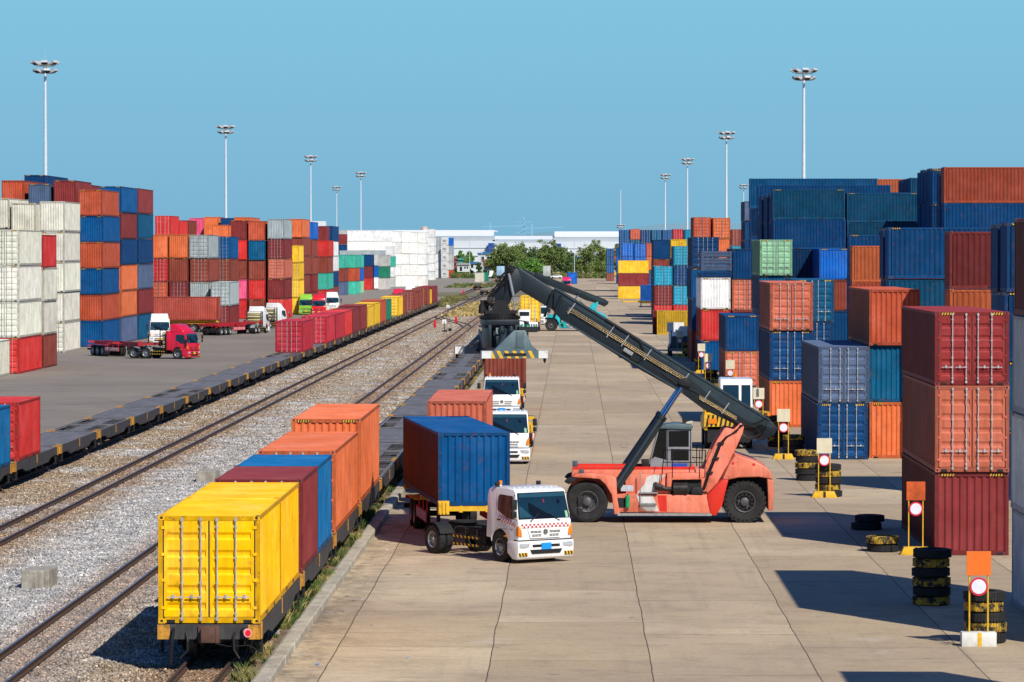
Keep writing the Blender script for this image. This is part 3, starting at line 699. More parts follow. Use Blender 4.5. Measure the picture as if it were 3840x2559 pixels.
stack('the red, brown and teal stack behind the trucks',665,'red,teal green,brown,bright red',xr=1230.5,top=11.8,L=14,group=MID)
stack('the far pair showing maroon and navy tops',705,'brown,brown,brown,maroon,maroon',xr=1222,top=14.6,group=MID)
stack('the far navy-topped slice beside the white wall',715,'brown,navy,white,white,navy',xr=1245,top=14.7,L=20,group=MID)
stack('the dark long row left of the white reefers',1045,'navy,maroon,navy,navy,maroon',xl=1248,top=14.5,ori='X',group=MID)
stack('the light long row behind the maroon ones',1062,'light grey,light grey,light grey,light grey,light grey',xl=1246,top=15.7,ori='X',group=MID)
WH='white containers near the warehouse'
for i,q in enumerate((0,)):
    stack('the long white row facing the camera',1030,'white,white,white,white,white',xl=1302,top=15.5,ori='X',group=WH,L=13)
for i,(xr,nm) in enumerate(((1505,'first'),(1536,'second'),(1567,'third'),(1598,'fourth'))):
    stack(f'the {nm} white column right of the long white row',1010+i*4,'white,white:d,white,white:d,white',xr=xr,top=15.2-.1*i,L=12.2,group=WH)
stack('the silver long row below the white wall',985,'light grey,light grey,silver,silver',xl=1273,top=9.95,ori='X',group=WH)
stack('the teal stack with orange middle, right column',835,'teal green,rust orange,teal green',xr=1336.6,top=9.0,L=13,group='containers by the far lane')
stack('the slice of pale green, blue and teal ends',850,'pale green,bright blue,teal green',xr=1352,top=8.9,L=13,group='containers by the far lane')
stack('the stack left of the teal one',822,'slate blue,brown,teal green',xr=1293,top=9.0,L=13,group='containers by the far lane')
stack('the stack with navy over maroon over red',930,'bright red,maroon,navy',xr=1390,top=8.9,L=15,group='containers by the far lane')
stack('the green-topped pale stack past the red one',938,'light grey,green,light grey',xr=1455,top=8.8,L=13,group='containers by the far lane')
stack('the slim blue and white slice behind green ones',960,'white,bright blue,light grey',xr=1420,top=9.0,L=13,group='containers by the far lane')
stack('the mixed white column with teal top',1000,'light grey,white,teal green,white',xr=1478,top=11,L=13,group='containers by the far lane')
stack('the white column above the little maroon one',1080,'maroon,white:d,light grey,maroon',xr=1528,top=11.2,L=13,group='containers by the far lane')
stack('the silver stack with a bright blue middle',1190,'silver,bright blue,silver',xr=1565,top=9,L=13,group='containers by the far lane')
stack('the all-silver stack before the white towers',1190,'silver,silver,silver',xr=1600,top=9,L=13,group='containers by the far lane')
for i,xr in enumerate((1629,)):
    stack('the tall white tower left of the reefer tower',1230,'white,white,white,white,white,white',xr=xr,top=17,L=12.2,group=WH)
stack('the narrow silver and cream tower, reefer side',1330,'white:r,white:r,white,silver,silver',xr=1649,top=14.6,group=WH,lod=1)
stack('the last reefer tower at the end of the yard',1310,'white:r,white:r,white:r,white:r,white:r',xr=1680,top=14.6,L=6.06,group=WH,lod=1)
stack('the thin coloured tower right of the reefers',1325,'rust orange,light grey,light grey,silver,bright blue',xr=1698,top=14.4,group=WH)
# ---- right yard ----------------------------------------------------------
RG='containers stacked right of the lane'
stack('the nearest three-high stack at right',122.5,'maroon,salmon:d,dark red:d',X=11.96,top=[2.76,2.87,2.44],L=12.3,group=RG)
stack('the white-grey stack cut by the right edge',93.8,'light grey,cream,light grey,brown',X=12.55,top=11.0,L=12.19,group=RG)
stack('the stack standing out of view near the right',66,'light grey,cream,brown,brown',X=12.6,top=11.0,L=12.0,group=RG)
stack('the two-high blue stack behind tyres at right',178.5,'navy:d,grey-blue:d',X=11.78,top=5.45,L=12.9,group=RG)
stack('the three-high orange-and-blue stack beside them',179.5,'orange,teal-blue,rust orange',X=14.36,top=8.2,L=13.5,group=RG)
stack('the three-high stack with salmon doors on top',211,'orange,navy:d,salmon:d',X=11.2,top=[2.65,2.85,2.75],L=12.3,group=RG)
stack('the stack with blue-green doors behind the salmon one',238,'brown,navy:d,teal-blue:d',X=14.27,top=8.2,L=12.3,group=RG)
stack('the stack topped by pale green doors',280,'brown,blue,teal-blue,pale green:d',X=14.1,top=10.87,group=RG)
stack('the low pair under the navy container',272,'salmon:d,navy',X=11.2,top=5.3,L=12.3,group=RG)
stack('the navy-topped stack behind the salmon doors',306,'navy,brown,salmon:d,navy',X=13.15,top=10.2,group=RG)
stack('the flat-rack topped white and red stack',306,'blue,bright red,white,flatrack',X=10.6,top=[2.6,2.6,2.6,2.2],L=12.19,group=RG)
stack('the stack showing navy doors above the flat racks',334,'brown,navy,blue,navy:d',X=10.7,top=11.25,group=RG)
stack('the bright blue stack before the navy wall',304,'blue,navy,brown,bright blue',xl=3071,top=10.2,L=12.8,group=RG)
stack('the slate blue slice left of bright blue',322,'blue,navy,brown,slate blue',xl=2950,top=10.0,L=10,group=RG)
stack('the orange-topped cross stack behind the rust one',265,'brown,navy,rust orange,orange',X=20.0,top=10.4,ori='X',L=12.19,group=RG)
stack('the blue-topped cross stack hidden behind orange',268,'brown,navy,blue,blue',X=20.0,top=11.2,ori='X',L=12.19,group=RG)
stack('the near cross stack with blue upper containers',205,'brown,navy,teal-blue,blue',X=17.4,top=11.35,ori='X',L=12.19,group=RG)
stack('the second cross stack right behind the blue one',207.8,'navy,navy,navy,navy',X=17.4,top=11.3,ori='X',L=12.19,group=RG)
stack('the maroon-over-orange stack at right',176,'navy,brown,orange,maroon',X=17.9,top=10.98,ori='X',L=6.06,group=RG)
stack('the front cross row near the right edge',149.3,'navy,teal-blue,navy,navy',X=17.4,top=11.2,ori='X',L=12.19,group=RG)
stack('the rear cross row near the right edge',152,'navy,navy,teal-blue,navy',X=17.4,top=11.15,ori='X',L=12.19,group=RG)
stack('the tallest orange-topped long row at right',280,'navy,brown,navy,steel blue,blue,rust orange',X=28.0,top=16.35,ori='X',group=RG)
stack('the second long row behind the orange-topped one',283,'navy,brown,navy,navy,navy,navy',X=28.0,top=16.0,ori='X',group=RG)
for i in range(5):
    nm=['front','second','third','fourth','fifth'][i]
    stack(f'the {nm} row of navy boxes behind orange top',296+2.75*i,'navy,navy,navy,navy,navy,'+('blue' if i==0 else 'navy'),X=28.7,top=16.5+.15*(i%2),ori='X',L=6.06,group=RG)
for i in range(5):
    nm=['front','second','third','fourth','fifth'][i]
    stack(f'the {nm} row of the distant navy block',345+2.75*i,'navy,navy,navy,navy,navy,'+('teal-blue' if i==0 else 'navy'),X=31.4,top=16.8,ori='X',L=6.06,group=RG)
BW='containers in the big blue wall'
stack('the big blue wall, front left column',313,'navy,navy,navy,navy,blue,teal-blue',X=16.9,top=15.2,ori='X',L=6.06,group=BW)
stack('the big blue wall, front right column',313.3,'navy,navy,navy,navy,teal-blue,teal-blue',X=23.1,top=14.9,ori='X',L=6.06,group=BW)
for i in range(9):
    nm=ORD[i+2] if i<6 else ['eighth','ninth','tenth'][i-6]
    stack(f'the big blue wall, {nm} row from its front',316+2.75*i,'navy,navy,navy,navy,navy,navy',X=16.95+.05*(i%3),top=15.0-.2*(i%2),ori='X',L=12.19,group=BW)
stack('the big blue wall, raised row with yellow dashes',343,'navy,navy,navy,navy,navy,blue',X=17.2,top=16.1,ori='X',group=BW)
stack('the big blue wall, highest rearmost row',356,'navy,navy,navy,navy,navy,steel blue',X=17.0,top=16.95,ori='X',group=BW)
stack('the rear row behind the blue wall, orange top',372,'navy,brown,navy,brown,navy,orange',X=30.0,top=17.2,ori='X',L=6.06,group=RG)
stack('the tall dark stack left of the blue wall',535,'navy,navy,navy,navy,navy,slate blue',xl=2792,top=17.1,group=RG)
FAR='containers in the middle of the right yard'
stack('the twin orange door column, left',522,'navy,brown,navy,orange,rust orange:d',xl=2600,top=14.7,group=FAR)
stack('the twin orange door column, right',522,'navy,brown,navy,orange,orange:d',xl=2672,top=14.6,group=FAR)
stack('the cyan door column right of the orange pair',600,'navy,brown,navy,cyan:d,brown:d',xl=2742,top=13.4,group=FAR)
stack('the front column with cyan over maroon doors',500,'bright red:d,maroon:d,cyan:d',X=10.97,top=7.9,group=FAR)
stack('the four-high column of cyan and navy doors',500,'bright red:d,cyan:d,navy:d,cyan:d',X=13.56,top=10.6,group=FAR)
stack('the navy-topped column behind the cyan doors',550,'blue,blue,brown,navy',X=11.9,top=11.6,group=FAR)
stack('the yellow-topped slice behind the cyan doors',562,'blue,blue,navy,yellow',xl=2516,top=11.7,group=FAR)
stack('the slim tall cyan slice left of orange doors',640,'blue,blue,navy,cyan,cyan',xl=2570,top=13.6,group=FAR)
stack('beside the parked chassis, ribbed side to the lane',441,'yellow',X=10.03,top=2.85,L=6.06,ori='X',group=None)
stack('just behind the yellow container by the lane',444.2,'brown',X=9.6,top=2.85,L=6.06,ori='X',group=None)
stack('the yellow and maroon cross stack by the lane',763,'yellow,maroon,yellow',X=9.3,top=7.9,L=6.3,ori='X',group=FAR)
cols=[('blue',),('teal-blue',),('navy',),('teal-blue',),('blue',),('navy',),('brown',)]
for i in range(7):
    nm=['leftmost','second','third','fourth','fifth','sixth','seventh'][i]
    c5=['red','rust orange','navy','teal-blue','blue','red','brown'][i]
    stack(f'the far door wall, {nm} column',900,f'blue:d,navy:d,blue:d,{cols[i][0]}:d,{["blue","teal-blue","navy","teal-blue","blue","navy","brown"][i]}:d,{c5}:d' if i in(1,5) else f'blue:d,navy:d,blue:d,{cols[i][0]}:d,{cols[i][0]}:d',X=11.3+i*2.6,top=14.9 if i not in (1,5) else 15.1,group='door wall far down the right yard')
stack('the bright blue door pair, left column',790,'navy:d,bright blue:d,bright blue:d,bright blue:d',X=10.5,top=11.6,group=FAR)
stack('the bright blue door pair, right column',790,'navy:d,brown:d,bright blue:d,bright blue:d',X=13.1,top=11.4,group=FAR)
stack('the orange door slice right of bright blue',795,'bright blue:d,navy:d,orange:d,rust orange:d',X=15.7,top=11.5,group=FAR)
stack('the bright blue column beyond the orange slice',795,'yellow,bright blue:d,orange:d,bright blue:d',X=17.0,top=11.5,group=FAR)
stack('the last door stack near the trees',1190,'brown:d,blue:d,blue:d,blue:d',X=10.8,top=10.5,group=FAR)
stack('the tall blue slice beside the last door stack',1100,'navy,blue,bright blue,blue',X=13.0,top=10.6,group=FAR)
# ---------------------------------------------------------------- flat wagons
WL=13.3
def wheelset_mesh():
    b=MB()
    for s in (-1,1):
        b.lathe([(.05,s*.50),(.40,s*.50),(.40,s*.62),(.43,s*.50),(.43,s*.47),(.05,s*.47)],(0,0,.43+.16),'x',20,0)
    b.cyl((-.6,0,.59),(.6,0,.59),.07,n=10)
    return b.mesh('wheelset',[M_WHEELST])
WS_ME=wheelset_mesh()
def bogie_mesh():
    b=MB()
    for s in (-1,1):
        x=s*.78
        b.prism([(-1.15,.55),(-1.15,.72),(-.55,.80),(-.3,.86),(.3,.86),(.55,.80),(1.15,.72),(1.15,.55),(.85,.52),(.5,.42),(.3,.30),(-.3,.30),(-.5,.42),(-.85,.52)],'x',x-.05,x+.05)
        for y in (-.85,.85): b.box(x-.09,x+.09,y-.14,y+.14,.48,.72); b.cyl((x-.12,y,.59),(x+.12,y,.59),.1,n=10)
        for y in (-.12,.12): b.cyl((x,y,.34),(x,y,.62),.08,n=8)
    b.box(-.8,.8,-.22,.22,.5,.8)
    return b.mesh('bogie',[M_BLACK],smooth=35)
BG_ME=bogie_mesh()
def wagon(kind,tail=False):
    """origin at centre on the ground, length along y"""
    r=empty('flat_wagon'); h=WL/2; z1=1.12
    b=MB()
    for s in (-1,1):   # deep side sills
        x0,x1=sorted((s*1.235,s*1.17))
        b.prism([(-h,z1),(-h,z1-.34),(-h+2.2,z1-.34),(-h+3.4,z1-.52),(h-3.4,z1-.52),(h-2.2,z1-.34),(h,z1-.34),(h,z1)],'x',x0,x1)
        x0,x1=sorted((s*.25,s*.15)); b.box(x0,x1,-h+.15,h-.15,z1-.5,z1-.02)
    for y in [(-h+.08)+i*(WL-.16)/11 for i in range(12)]: b.box(-1.17,1.17,y-.04,y+.04,z1-.30,z1-.16)
    b.box(-1.235,1.235,-h-.06,-h,z1-.36,z1-.001); b.box(-1.235,1.235,h,h+.06,z1-.36,z1-.001)
    b.build('frame',M_WAGON,r,smooth=0)
    d=MB()
    if kind=='solid':
        for i in range(6):
            y0=-h+.02+i*(WL-.04)/6; y1=-h+.02+(i+1)*(WL-.04)/6-.02
            d.box(-1.16,1.16,y0,y1,z1-.025+random.uniform(-.006,.004),z1+.006)
    else:
        d.box(-.36,.36,-h+.02,h-.02,z1-.02,z1+.008)
        d.box(-1.16,1.16,-h+.02,-h+.42,z1-.02,z1+.005); d.box(-1.16,1.16,h-.42,h-.02,z1-.02,z1+.005)
        d.box(-1.16,1.16,-.35,.35,z1-.02,z1+.005)
        for s in (-1,1):
            for k_ in range(15):
                y=-h+.8+k_*(WL-1.6)/14
                if abs(y)<.4: continue
                x0,x1=sorted((s*.36,s*random.choice((1.16,1.16,.98,.75)))); d.box(x0,x1,y-.07,y+.07,z1-.014,z1-.006)
            x0,x1=sorted((s*1.16,s*1.04)); d.box(x0,x1,-h+.42,h-.42,z1-.03,z1+.002)
    d.build('deck',M_DECK,r,smooth=0)
    for y,w_ in ((-h+.30,.34),(h-.30,.34),(-.1,.16)):
        for s in (-1,1):
            c=MB()
            x0,x1=sorted((s*1.237,s*1.252)); c.box(x0,x1,y-w_/2,y+w_/2,z1-.37,z1+.012)
            x0,x1=sorted((s*1.2515,s*1.0))
            if w_>.2: c.box(x0,x1,y-.09,y+.09,z1+.009,z1+.045)
            if abs(y)>1:
                e_=math.copysign(1,y); ya,yb=sorted((e_*(h+.074),y-e_*.0)); c.box(s*1.2365-.004,s*1.2365+.004,ya,yb,z1-.36,z1-.01)
                ya,yb=sorted((e_*(h+.062),e_*(h+.074))); c.box(s*1.09-.15,s*1.09+.15,ya,yb,z1-.36,z1-.01)
            c.build('corner_plate',M_YELW,r,smooth=0)
    for y in (-h+2.2,h-2.2):
        bo=link('bogie',BG_ME,r,(0,y,0))
        for q in (-.85,.85): link('wheelset',WS_ME,bo,(0,q,0))
    g=MB()   # brake gear and steps
    for s in (-1,1):
        for y in (-h+.7,h-.7):
            g.box(s*1.2-.02,s*1.2+.02,y-.16,y-.13,.38,z1-.3); g.box(s*1.2-.02,s*1.2+.02,y+.13,y+.16,.38,z1-.3); g.box(s*1.2-.1,s*1.2+.02,y-.18,y+.18,.38,.42)
    g.box(-.5,.5,-1.6,-.6,.5,.8); g.cyl((-.9,.5,.62),(-.9,1.6,.62),.19,n=10); g.tube([(1.1,-3,.7),(1.1,-1,.62),(1.1,1.5,.62),(1.1,3,.72)],.02); g.box(.95,1.15,-.2,.35,.5,.75)
    g.tube([(0.6,-h+.5,.72),(.6,0,.66),(.6,h-.5,.72)],.03)
    g.build('brake_gear',M_BLACK,r)
    for sy in (-1,1):
        c=MB(); y=sy*h
        c.box(-.17,.17,min(y,y+sy*.34),max(y,y+sy*.34),z1-.42,z1-.06); c.box(-.26,.26,min(y,y+sy*.12),max(y,y+sy*.12),z1-.45,z1-.03)
        c.build('coupler',mat('coupler_rust',(.10,.05,.035),rough=.75,var=.3,scale=6,rust=.5),r,bevel=.015)
    hs=MB()
    if True:
        y=-h-.06
        hs.tube([(-.85,y,z1-.1),(-.82,y-.16,z1-.1),(-.86,y-.2,z1-.35),(-.9,y-.2,z1-.95)],.035,8)
        hs.tube([(-.55,y,z1-.2),(-.5,y-.12,z1-.4),(-.5,y-.12,z1-.62),(-.68,y-.14,z1-.8)],.028,8)
        hs.tube([(.62,y,z1-.2),(.6,y-.15,z1-.3),(.62,y-.16,z1-.6),(.74,y-.16,z1-.8)],.028,8)
        hs.tube([(.17,y-.1,z1-.46),(.5,y-.1,z1-.52),(.95,y-.06,z1-.5),(1.15,y-.05,z1-.6)],.012,6)
        for i in range(16): hs.lathe([(.045,0),(.045,.02),(.03,.02),(.03,0)],(-.865-.002*i,y-.2,z1-.4-.035*i),'z',10)
    hs.build('brake_hose',M_HOSE,r)
    return r
M_YELW=mat('wagon_yellow_plate',(.55,.26,.03),rough=.7,var=.4,scale=5,dirt=.8,rust=.9)
WG_S=wagon('solid'); WG_L=wagon('ladder')
def colname(c): return c
def put_wagon(kind,xc,yc,label,group):
    return place(WG_S if kind=='s' else WG_L,USED,(xc,yc,0),0,label,group)
# near train
G1='flat wagons of the near train'
kinds='ssssLLsLssssLsLLLL'
nd=['under the two golden yellow containers','under the maroon and blue containers','under the first long orange container','under the tall orange container','right behind the tall orange container','second empty one behind the orange container','third empty one, bluish plates','fourth empty one, beside the second white truck','fifth empty one, brown plates','sixth empty one beside the upper white truck','seventh empty one, open grating','eighth empty one, below the spreader corner','ninth empty one, long open grating','tenth empty one, just below the spreader','hidden part of the train behind the spreader','last but one wagon behind the spreader','last wagon of the near train']
tx=-8.72
for i,n_ in enumerate(nd):
    y=88.55+WL/2+.06+14*i
    k_='s' if kinds[i]=='s' else 'L'
    o=put_wagon(k_,tx,y,('solid' if k_=='s' else 'open-decked')+' flat wagon '+n_,G1)
    if i==0: first=o
rl=MB(); rl.cyl((0,0,0),(.03,-.05,0),.105,n=24,mi=0); rl.cyl((.031,-.051,0),(.034,-.056,0),.078,n=24,mi=1); rl.box(-.12,.0,.02,.12,-.05,.12,2); rl.tube([(-.05,.06,-.05),(-.05,.05,-.3)],.015,6,2)
rlo=rl.build('tail_lamp',[mat('pink_rim',(.75,.35,.38)),M_RED,M_BLACK],None,(tx+.92,88.42,.93)); tag(rlo,'round red tail disc hung on the end beam of the near train','tail lamp')
def on_wagon(x,y0,L,h,col,face,label,group,sidecol=None,haz=None,lod=None):
    return container(x,y0+L/2,1.135,L,h,col,face,0,label,group,lod,sidecol,haz)
GT='containers on the near train'
on_wagon(tx,88.6,6.3,2.6,'golden yellow','d','golden yellow double-door container at the rear end of the near train',GT,haz=False,lod=0)
on_wagon(tx,94.95,6.3,2.6,'golden yellow','e','second golden yellow container, doors hidden, ahead of the double-door one',GT,haz=False)
on_wagon(tx,102.7,6.1,2.6,'maroon','d','dusty maroon container between the yellow and the blue roof',GT,haz=False)
on_wagon(tx,108.9,6.1,2.6,'steel blue','e','blue-roofed container between the maroon and the orange ones',GT,haz=False)
on_wagon(tx,116.9,12.3,2.62,'orange','d','long pale orange container, lower of the two orange ones',GT,haz=False)
on_wagon(tx,130.8,12.6,3.0,'orange','e','tall orange container with yellow dashes, last loaded on the near train',GT,haz=True)
# left train
G2='flat wagons of the long left train'; tx0=-24.7
pat='sssLssLsssssLssssssssssssssssssssssss'
for i in range(37):
    y=141+14*i+WL/2+.3
    if i in (0,1): 
        pass
    k_='s' if pat[i]=='s' else 'L'
    w_=['first','second','third','fourth','fifth','sixth','seventh','eighth','ninth','tenth','eleventh','twelfth','thirteenth','fourteenth','fifteenth','sixteenth','seventeenth','eighteenth','nineteenth','twentieth','twenty-first','twenty-second','twenty-third','twenty-fourth','twenty-fifth','twenty-sixth','twenty-seventh','twenty-eighth','twenty-ninth','thirtieth','thirty-first','thirty-second','thirty-third','thirty-fourth','thirty-fifth','thirty-sixth','thirty-seventh'][i]
    put_wagon(k_,tx0,y,('solid' if k_=='s' else 'open-decked')+f' flat wagon, {w_} from the left edge in the left train',G2)
GL='containers on the left train'
on_wagon(tx0,148.2,6.1,2.5,'steel blue','e','bright blue container cut by the left edge on the left train',GL,haz=False)
on_wagon(tx0,156.6,6.4,2.5,'bright red','d','bright red container at left edge, just behind the blue one',GL,haz=False)
LT=[(322.4,12.2,'crimson','d','short crimson double-door container leading the loaded part of the left train'),
(353.4,12.2,'crimson','d','crimson door container, second in the left train row'),
(367.4,13,'crimson','e','crimson container without visible doors, third in the left train row'),
(381.2,13,'bright red','e','faded orange-red container, fourth in the left train row'),
(395.5,13,'maroon','e','maroon container, fifth in the left train row'),
(409.8,13,'maroon','e','maroon container touching the first yellow one on the left train'),
(424.2,13,'yellow','e','lower yellow container beside the maroon pair on the left train'),
(438.5,13,'yellow','e','yellow container with pale roof just before the orange one'),
(452.6,13,'rust orange','e','slim orange container between yellow and green on the left train'),
(466.5,13.6,'green','e','only green container on the left train'),
(499,12.8,'yellow','d','yellow door container after the gap on the left train'),
(512.6,13.2,'brown','e','brown container right behind the yellow door container'),
(550,13.2,'brown','d','brown door container past the second gap on the left train'),
(564.5,13,'brown','e','plain brown container after the second gap on the left train'),
(596.8,12,'brown','d','brown door container beside the thin yellow one'),
(610.6,6,'yellow','e','thin yellow slice of container near the left train head'),
(617.2,13,'maroon','e','maroon container, last but one on the left train'),
(631.2,12,'maroon','e','maroon container at the head of the left train')]
for y,L_,c,f,lb in LT:
    x=tx0+random.uniform(-.02,.02)
    h=2.45 if 'lower yellow' in lb else 2.6+.15*(random.random()<.35)
    if y==610.6: h=2.4
    on_wagon(x,y,L_,h,c,f,lb,GL,lod=1,haz=False)
# two far wagons with white and green containers on curved-away track
GF='far flat wagons near the trees'
for i,(px,py) in enumerate(((1790,1087),(1868,1062),(1915,1045))):
    Y=gy(py); put_wagon('s',gx(px,Y),Y+7,['flat wagon carrying the far white container','flat wagon behind the far white container','furthest flat wagon by the trees'][i],GF)
put_wagon('s',gx(1816,820),826,'lone black wagon with yellow corners on the middle track',GF)
Y=gy(1075); container(gx(1795,Y)+0,Y+10,1.135,6.06,2.6,'cream','e',0,'lone off-white container on a far flat wagon',GF,2)
container(gx(1812,Y+14),Y+24,1.135,6.06,2.6,'green','e',0,'green container behind the lone off-white one',GF,2)
# ---------------------------------------------------------------- wheels
_WM={}
def wheel(parent,x,y,r,w,side,rim=None,z=None,name='wheel',big=False,rot=0):
    k=(round(r,3),w,side,big)
    rim=rim or M_RIM
    if k not in _WM:
        b=MB(); s=side
        b.lathe([(r*.58,-w/2),(r*.78,-w*.52),(r*.95,-w*.48),(r,-w*.36),(r,w*.36),(r*.95,w*.48),(r*.78,w*.52),(r*.58,w/2)],(0,0,0),'x',40,0,closed=True)
        # tread blocks
        n=28 if big else 36
        for i in range(n):
            a=2*PI*i/n; M=Matrix.Rotation(a,4,'X')
            for sx in (-1,1): b.box(sx*w*.26-w*.19,sx*w*.26+w*.19,-PI*r/n*.62,PI*r/n*.62,r-.012,r+(.022 if big else .008),0,M@Matrix.Rotation(sx*.0,4,'Y'))
        tm=b.mesh('tyre',[M_RUB])
        q=MB(); f=side*w*.5
        q.lathe([(r*.60,-f*.9),(r*.60,f*.96),(r*.56,f*1.0),(r*.52,f*.86),(r*.48,f*.45),(r*.30,f*.40),(r*.27,f*.72),(r*.16,f*.80),(r*.14,f*.98),(.001,f*1.0)],(0,0,0),'x',32,0,closed=False)
        for i in range(10):
            a=2*PI*i/10; q.cyl((f*.38,r*.38*math.cos(a),r*.38*math.sin(a)),(f*.55,r*.38*math.cos(a),r*.38*math.sin(a)),r*.035,n=6,mi=1)
            if big:
                q.cyl((f*.5,r*.5*math.cos(a+.3),r*.5*math.sin(a+.3)),(f*.9,r*.5*math.cos(a+.3),r*.5*math.sin(a+.3)),r*.05,n=6,mi=1)
        rm=q.mesh('rim',[rim,M_BLACK],smooth=35)
        _WM[k]=(tm,rm)
    tm,rm=_WM[k]
    o=link(name,tm,parent,(x,y,r if z is None else z),(0,0,rot)); 
    rmo=link('rim',rm,o)
    return o
def P_(o): 
    o['_pc']=1; return o
def tractor(style='low',paint=None,check=False,paintcol=None,plate=M_BLUEP,sixwheel=False,cyl=False,detail=True):
    """cab-over tractor, front toward -y, origin on the ground under the front axle"""
    r=empty('semi_truck'); Pm=paint or M_WHITE
    hw=1.10; ya=-.16
    top=2.50
    # cab shell
    prof=[(-1.27,.66),(-1.30,1.40),(-1.25,1.44),(-1.02,2.38),(-.88,2.46),(-.5,top),(.45,top-.02),(.60,2.40),(.66,2.2),(.66,.80),(.40,.80)]
    for i in range(9):
        a=PI*.02+i*PI*.96/8; prof.append((ya+.52*math.cos(a),.60+.52*math.sin(a)+.0))
    prof.append((ya-.53,.52)); prof.append((-1.24,.52))
    b=MB(); b.prism(prof,'x',-hw,hw)
    def nar(v):
        x,y,z=v
        if z>1.5: x*=1-.075*((z-1.5)/1.0)
        if y<-1.0 and z<1.5: x*=.985
        return (x,y,z)
    b.v=[nar(v) for v in b.v]
    cab=b.build('cab',Pm,r,bevel=.045,segs=3,smooth=40)
    # arch lining
    a=MB(); a.box(-hw+.02,hw-.02,ya-.48,ya+.46,.62,1.04); a.build('wheel_arch',M_BLACK,r,smooth=0)
    # windscreen, lying on the raked front face
    def fp(t,xf,off=.006):  # point on the windscreen plane: t 0..1 up, xf -1..1
        y=-1.25+(.23)*t; z=1.44+.94*t; hx=hw*(1-.075*max(0,(z-1.5)/1.0)); n=Vector((0,-.97,.24))
        return Vector((xf*hx,y,z))+n*off
    g=MB(); q=[fp(.06,-.93),fp(.06,.93),fp(.94,.92),fp(.94,-.92)]
    # slightly bowed glass
    cols=8; rows=2; vs=[];fs=[]
    for j in range(rows+1):
        for i in range(cols+1):
            xf=-.94+1.88*i/cols; tt=.05+.9*j/rows
            if i in(0,cols): tt=.09+.82*j/rows
            p=fp(tt,xf,.004+.018*(1-(xf*xf))); vs.append(p)
    for j in range(rows):
        for i in range(cols): a0=j*(cols+1)+i; fs.append((a0,a0+1,a0+cols+2,a0+cols+1))
    g.add(vs,fs); ws=g.build('windscreen',M_GLASS,r,recalc=False,smooth=60)
    se=MB(); ring=[fp(.03,-.96,.003),fp(.03,.96,.003),fp(.97,.95,.003),fp(.97,-.95,.003)]
    se.quad(*ring); se.build('windscreen_seal',M_SEAL,r,smooth=0,recalc=False)
    if detail:
        it=MB()
        def disc(cx,ct,rx,rt,mi,off=.03):
            it.add([fp(ct+rt*math.sin(2*PI*i/12),cx+rx*math.cos(2*PI*i/12),off) for i in range(12)],[tuple(range(12))],mi)
        disc(.62,.62,.055,.075,1); it.add([fp(.05,.80,.028),fp(.05,.90,.028),fp(.28,.89,.028),fp(.28,.80,.028)],[(0,1,2,3)],2)
        it.add([fp(.93,-.9,.025),fp(.80,-.9,.025),fp(.80,.9,.025),fp(.93,.9,.025)],[(0,1,2,3)],3)
        it.add([fp(.10,-.92,.026),fp(.10,-.45,.027),fp(.45,-.80,.026),fp(.50,-.92,.026)],[(0,1,2,3)],3)
        it.add([fp(.62,-.55,.027),fp(.05,.40,.027),fp(.05,-.35,.027),fp(.30,-.55,.027)],[(0,1,2,3)],1)
        it.add([fp(.60,.03,.03),fp(.60,.06,.03),fp(.72,.055,.03),fp(.72,.035,.03)],[(0,1,2,3)],4)
        it.build('windscreen_interior',[M_GLASS,mat('cab_interior_black',(.004,.005,.006),rough=.15),mat('sticker_green',(.25,.5,.3)),mat('cab_interior_teal',(.02,.07,.10),rough=.12),M_RED],r,smooth=0,recalc=False)
        wp=MB()
        for s in (-1,1):
            p0=fp(-.04,s*.52,.03); p1=fp(.22,s*.52-.42*(1 if s<0 else 1)*s*.8,.035)
            wp.tube([p0,p1],.014,6); wp.cyl(p0-Vector((0,0,.02)),p0+Vector((0,0,.03)),.03,n=8)
        wp.build('wiper',M_BLACK,r)
    # side windows + doors
    for s in (-1,1):
        def sp(y,z,off): return (s*(hw*(1-.075*(max(0,z-1.5)/1.0))+off),y,z)
        pts=[(-1.02,1.60),(-.86,2.22),(-.1,2.27),(-.02,2.2),(.0,1.74),(-.55,1.58)]
        pts=[(-1.04,1.46),(-.88,2.24),(-.10,2.27),(-.02,2.2),(-.02,1.74),(-.60,1.50)]
        w_=MB(); vs=[sp(y,z,.006) for y,z in pts]; w_.add(vs,[tuple(range(len(pts)))[::1 if s<0 else -1]])
        w_.build('side_window',M_GLASS,r,smooth=0)
        d=MB()   # door gaps and handle
        for (y,z0,z1) in ((-1.1,1.16,1.5),(.08,.98,2.3)):
            d.add([sp(y-.006,z0,.004),sp(y+.006,z0,.004),sp(y+.006,z1,.004),sp(y-.006,z1,.004)],[(0,1,2,3)])
        d.add([sp(-1.1,1.12,.004),sp(.08,1.12,.004),sp(.08,1.13,.004),sp(-1.1,1.13,.004)],[(0,1,2,3)])
        d.box(s*(hw+.006)-.012,s*(hw+.006)+.014,-.22,-.02,1.40,1.44)
        d.build('door_seam',M_SEAL,r,smooth=0)
        if check:
            c=MB(); n=14; 
            for i in range(n):
                for j in range(2):
                    y0=-1.12+i*1.02/n; y1=y0+1.02/n; base=1.22+.20*(i/n)
                    z0=base+j*.065
                    c.add([sp(y0,z0,.008),sp(y1,z0+.0143,.008),sp(y1,z0+.0793,.008),sp(y0,z0+.065,.008)],[(0,1,2,3)],(i+j)%2)
            c.build('checker_band',[M_REDP,M_WHITE],r,smooth=0)
        # mirrors
        m=MB(); xo=s*(hw+.26)
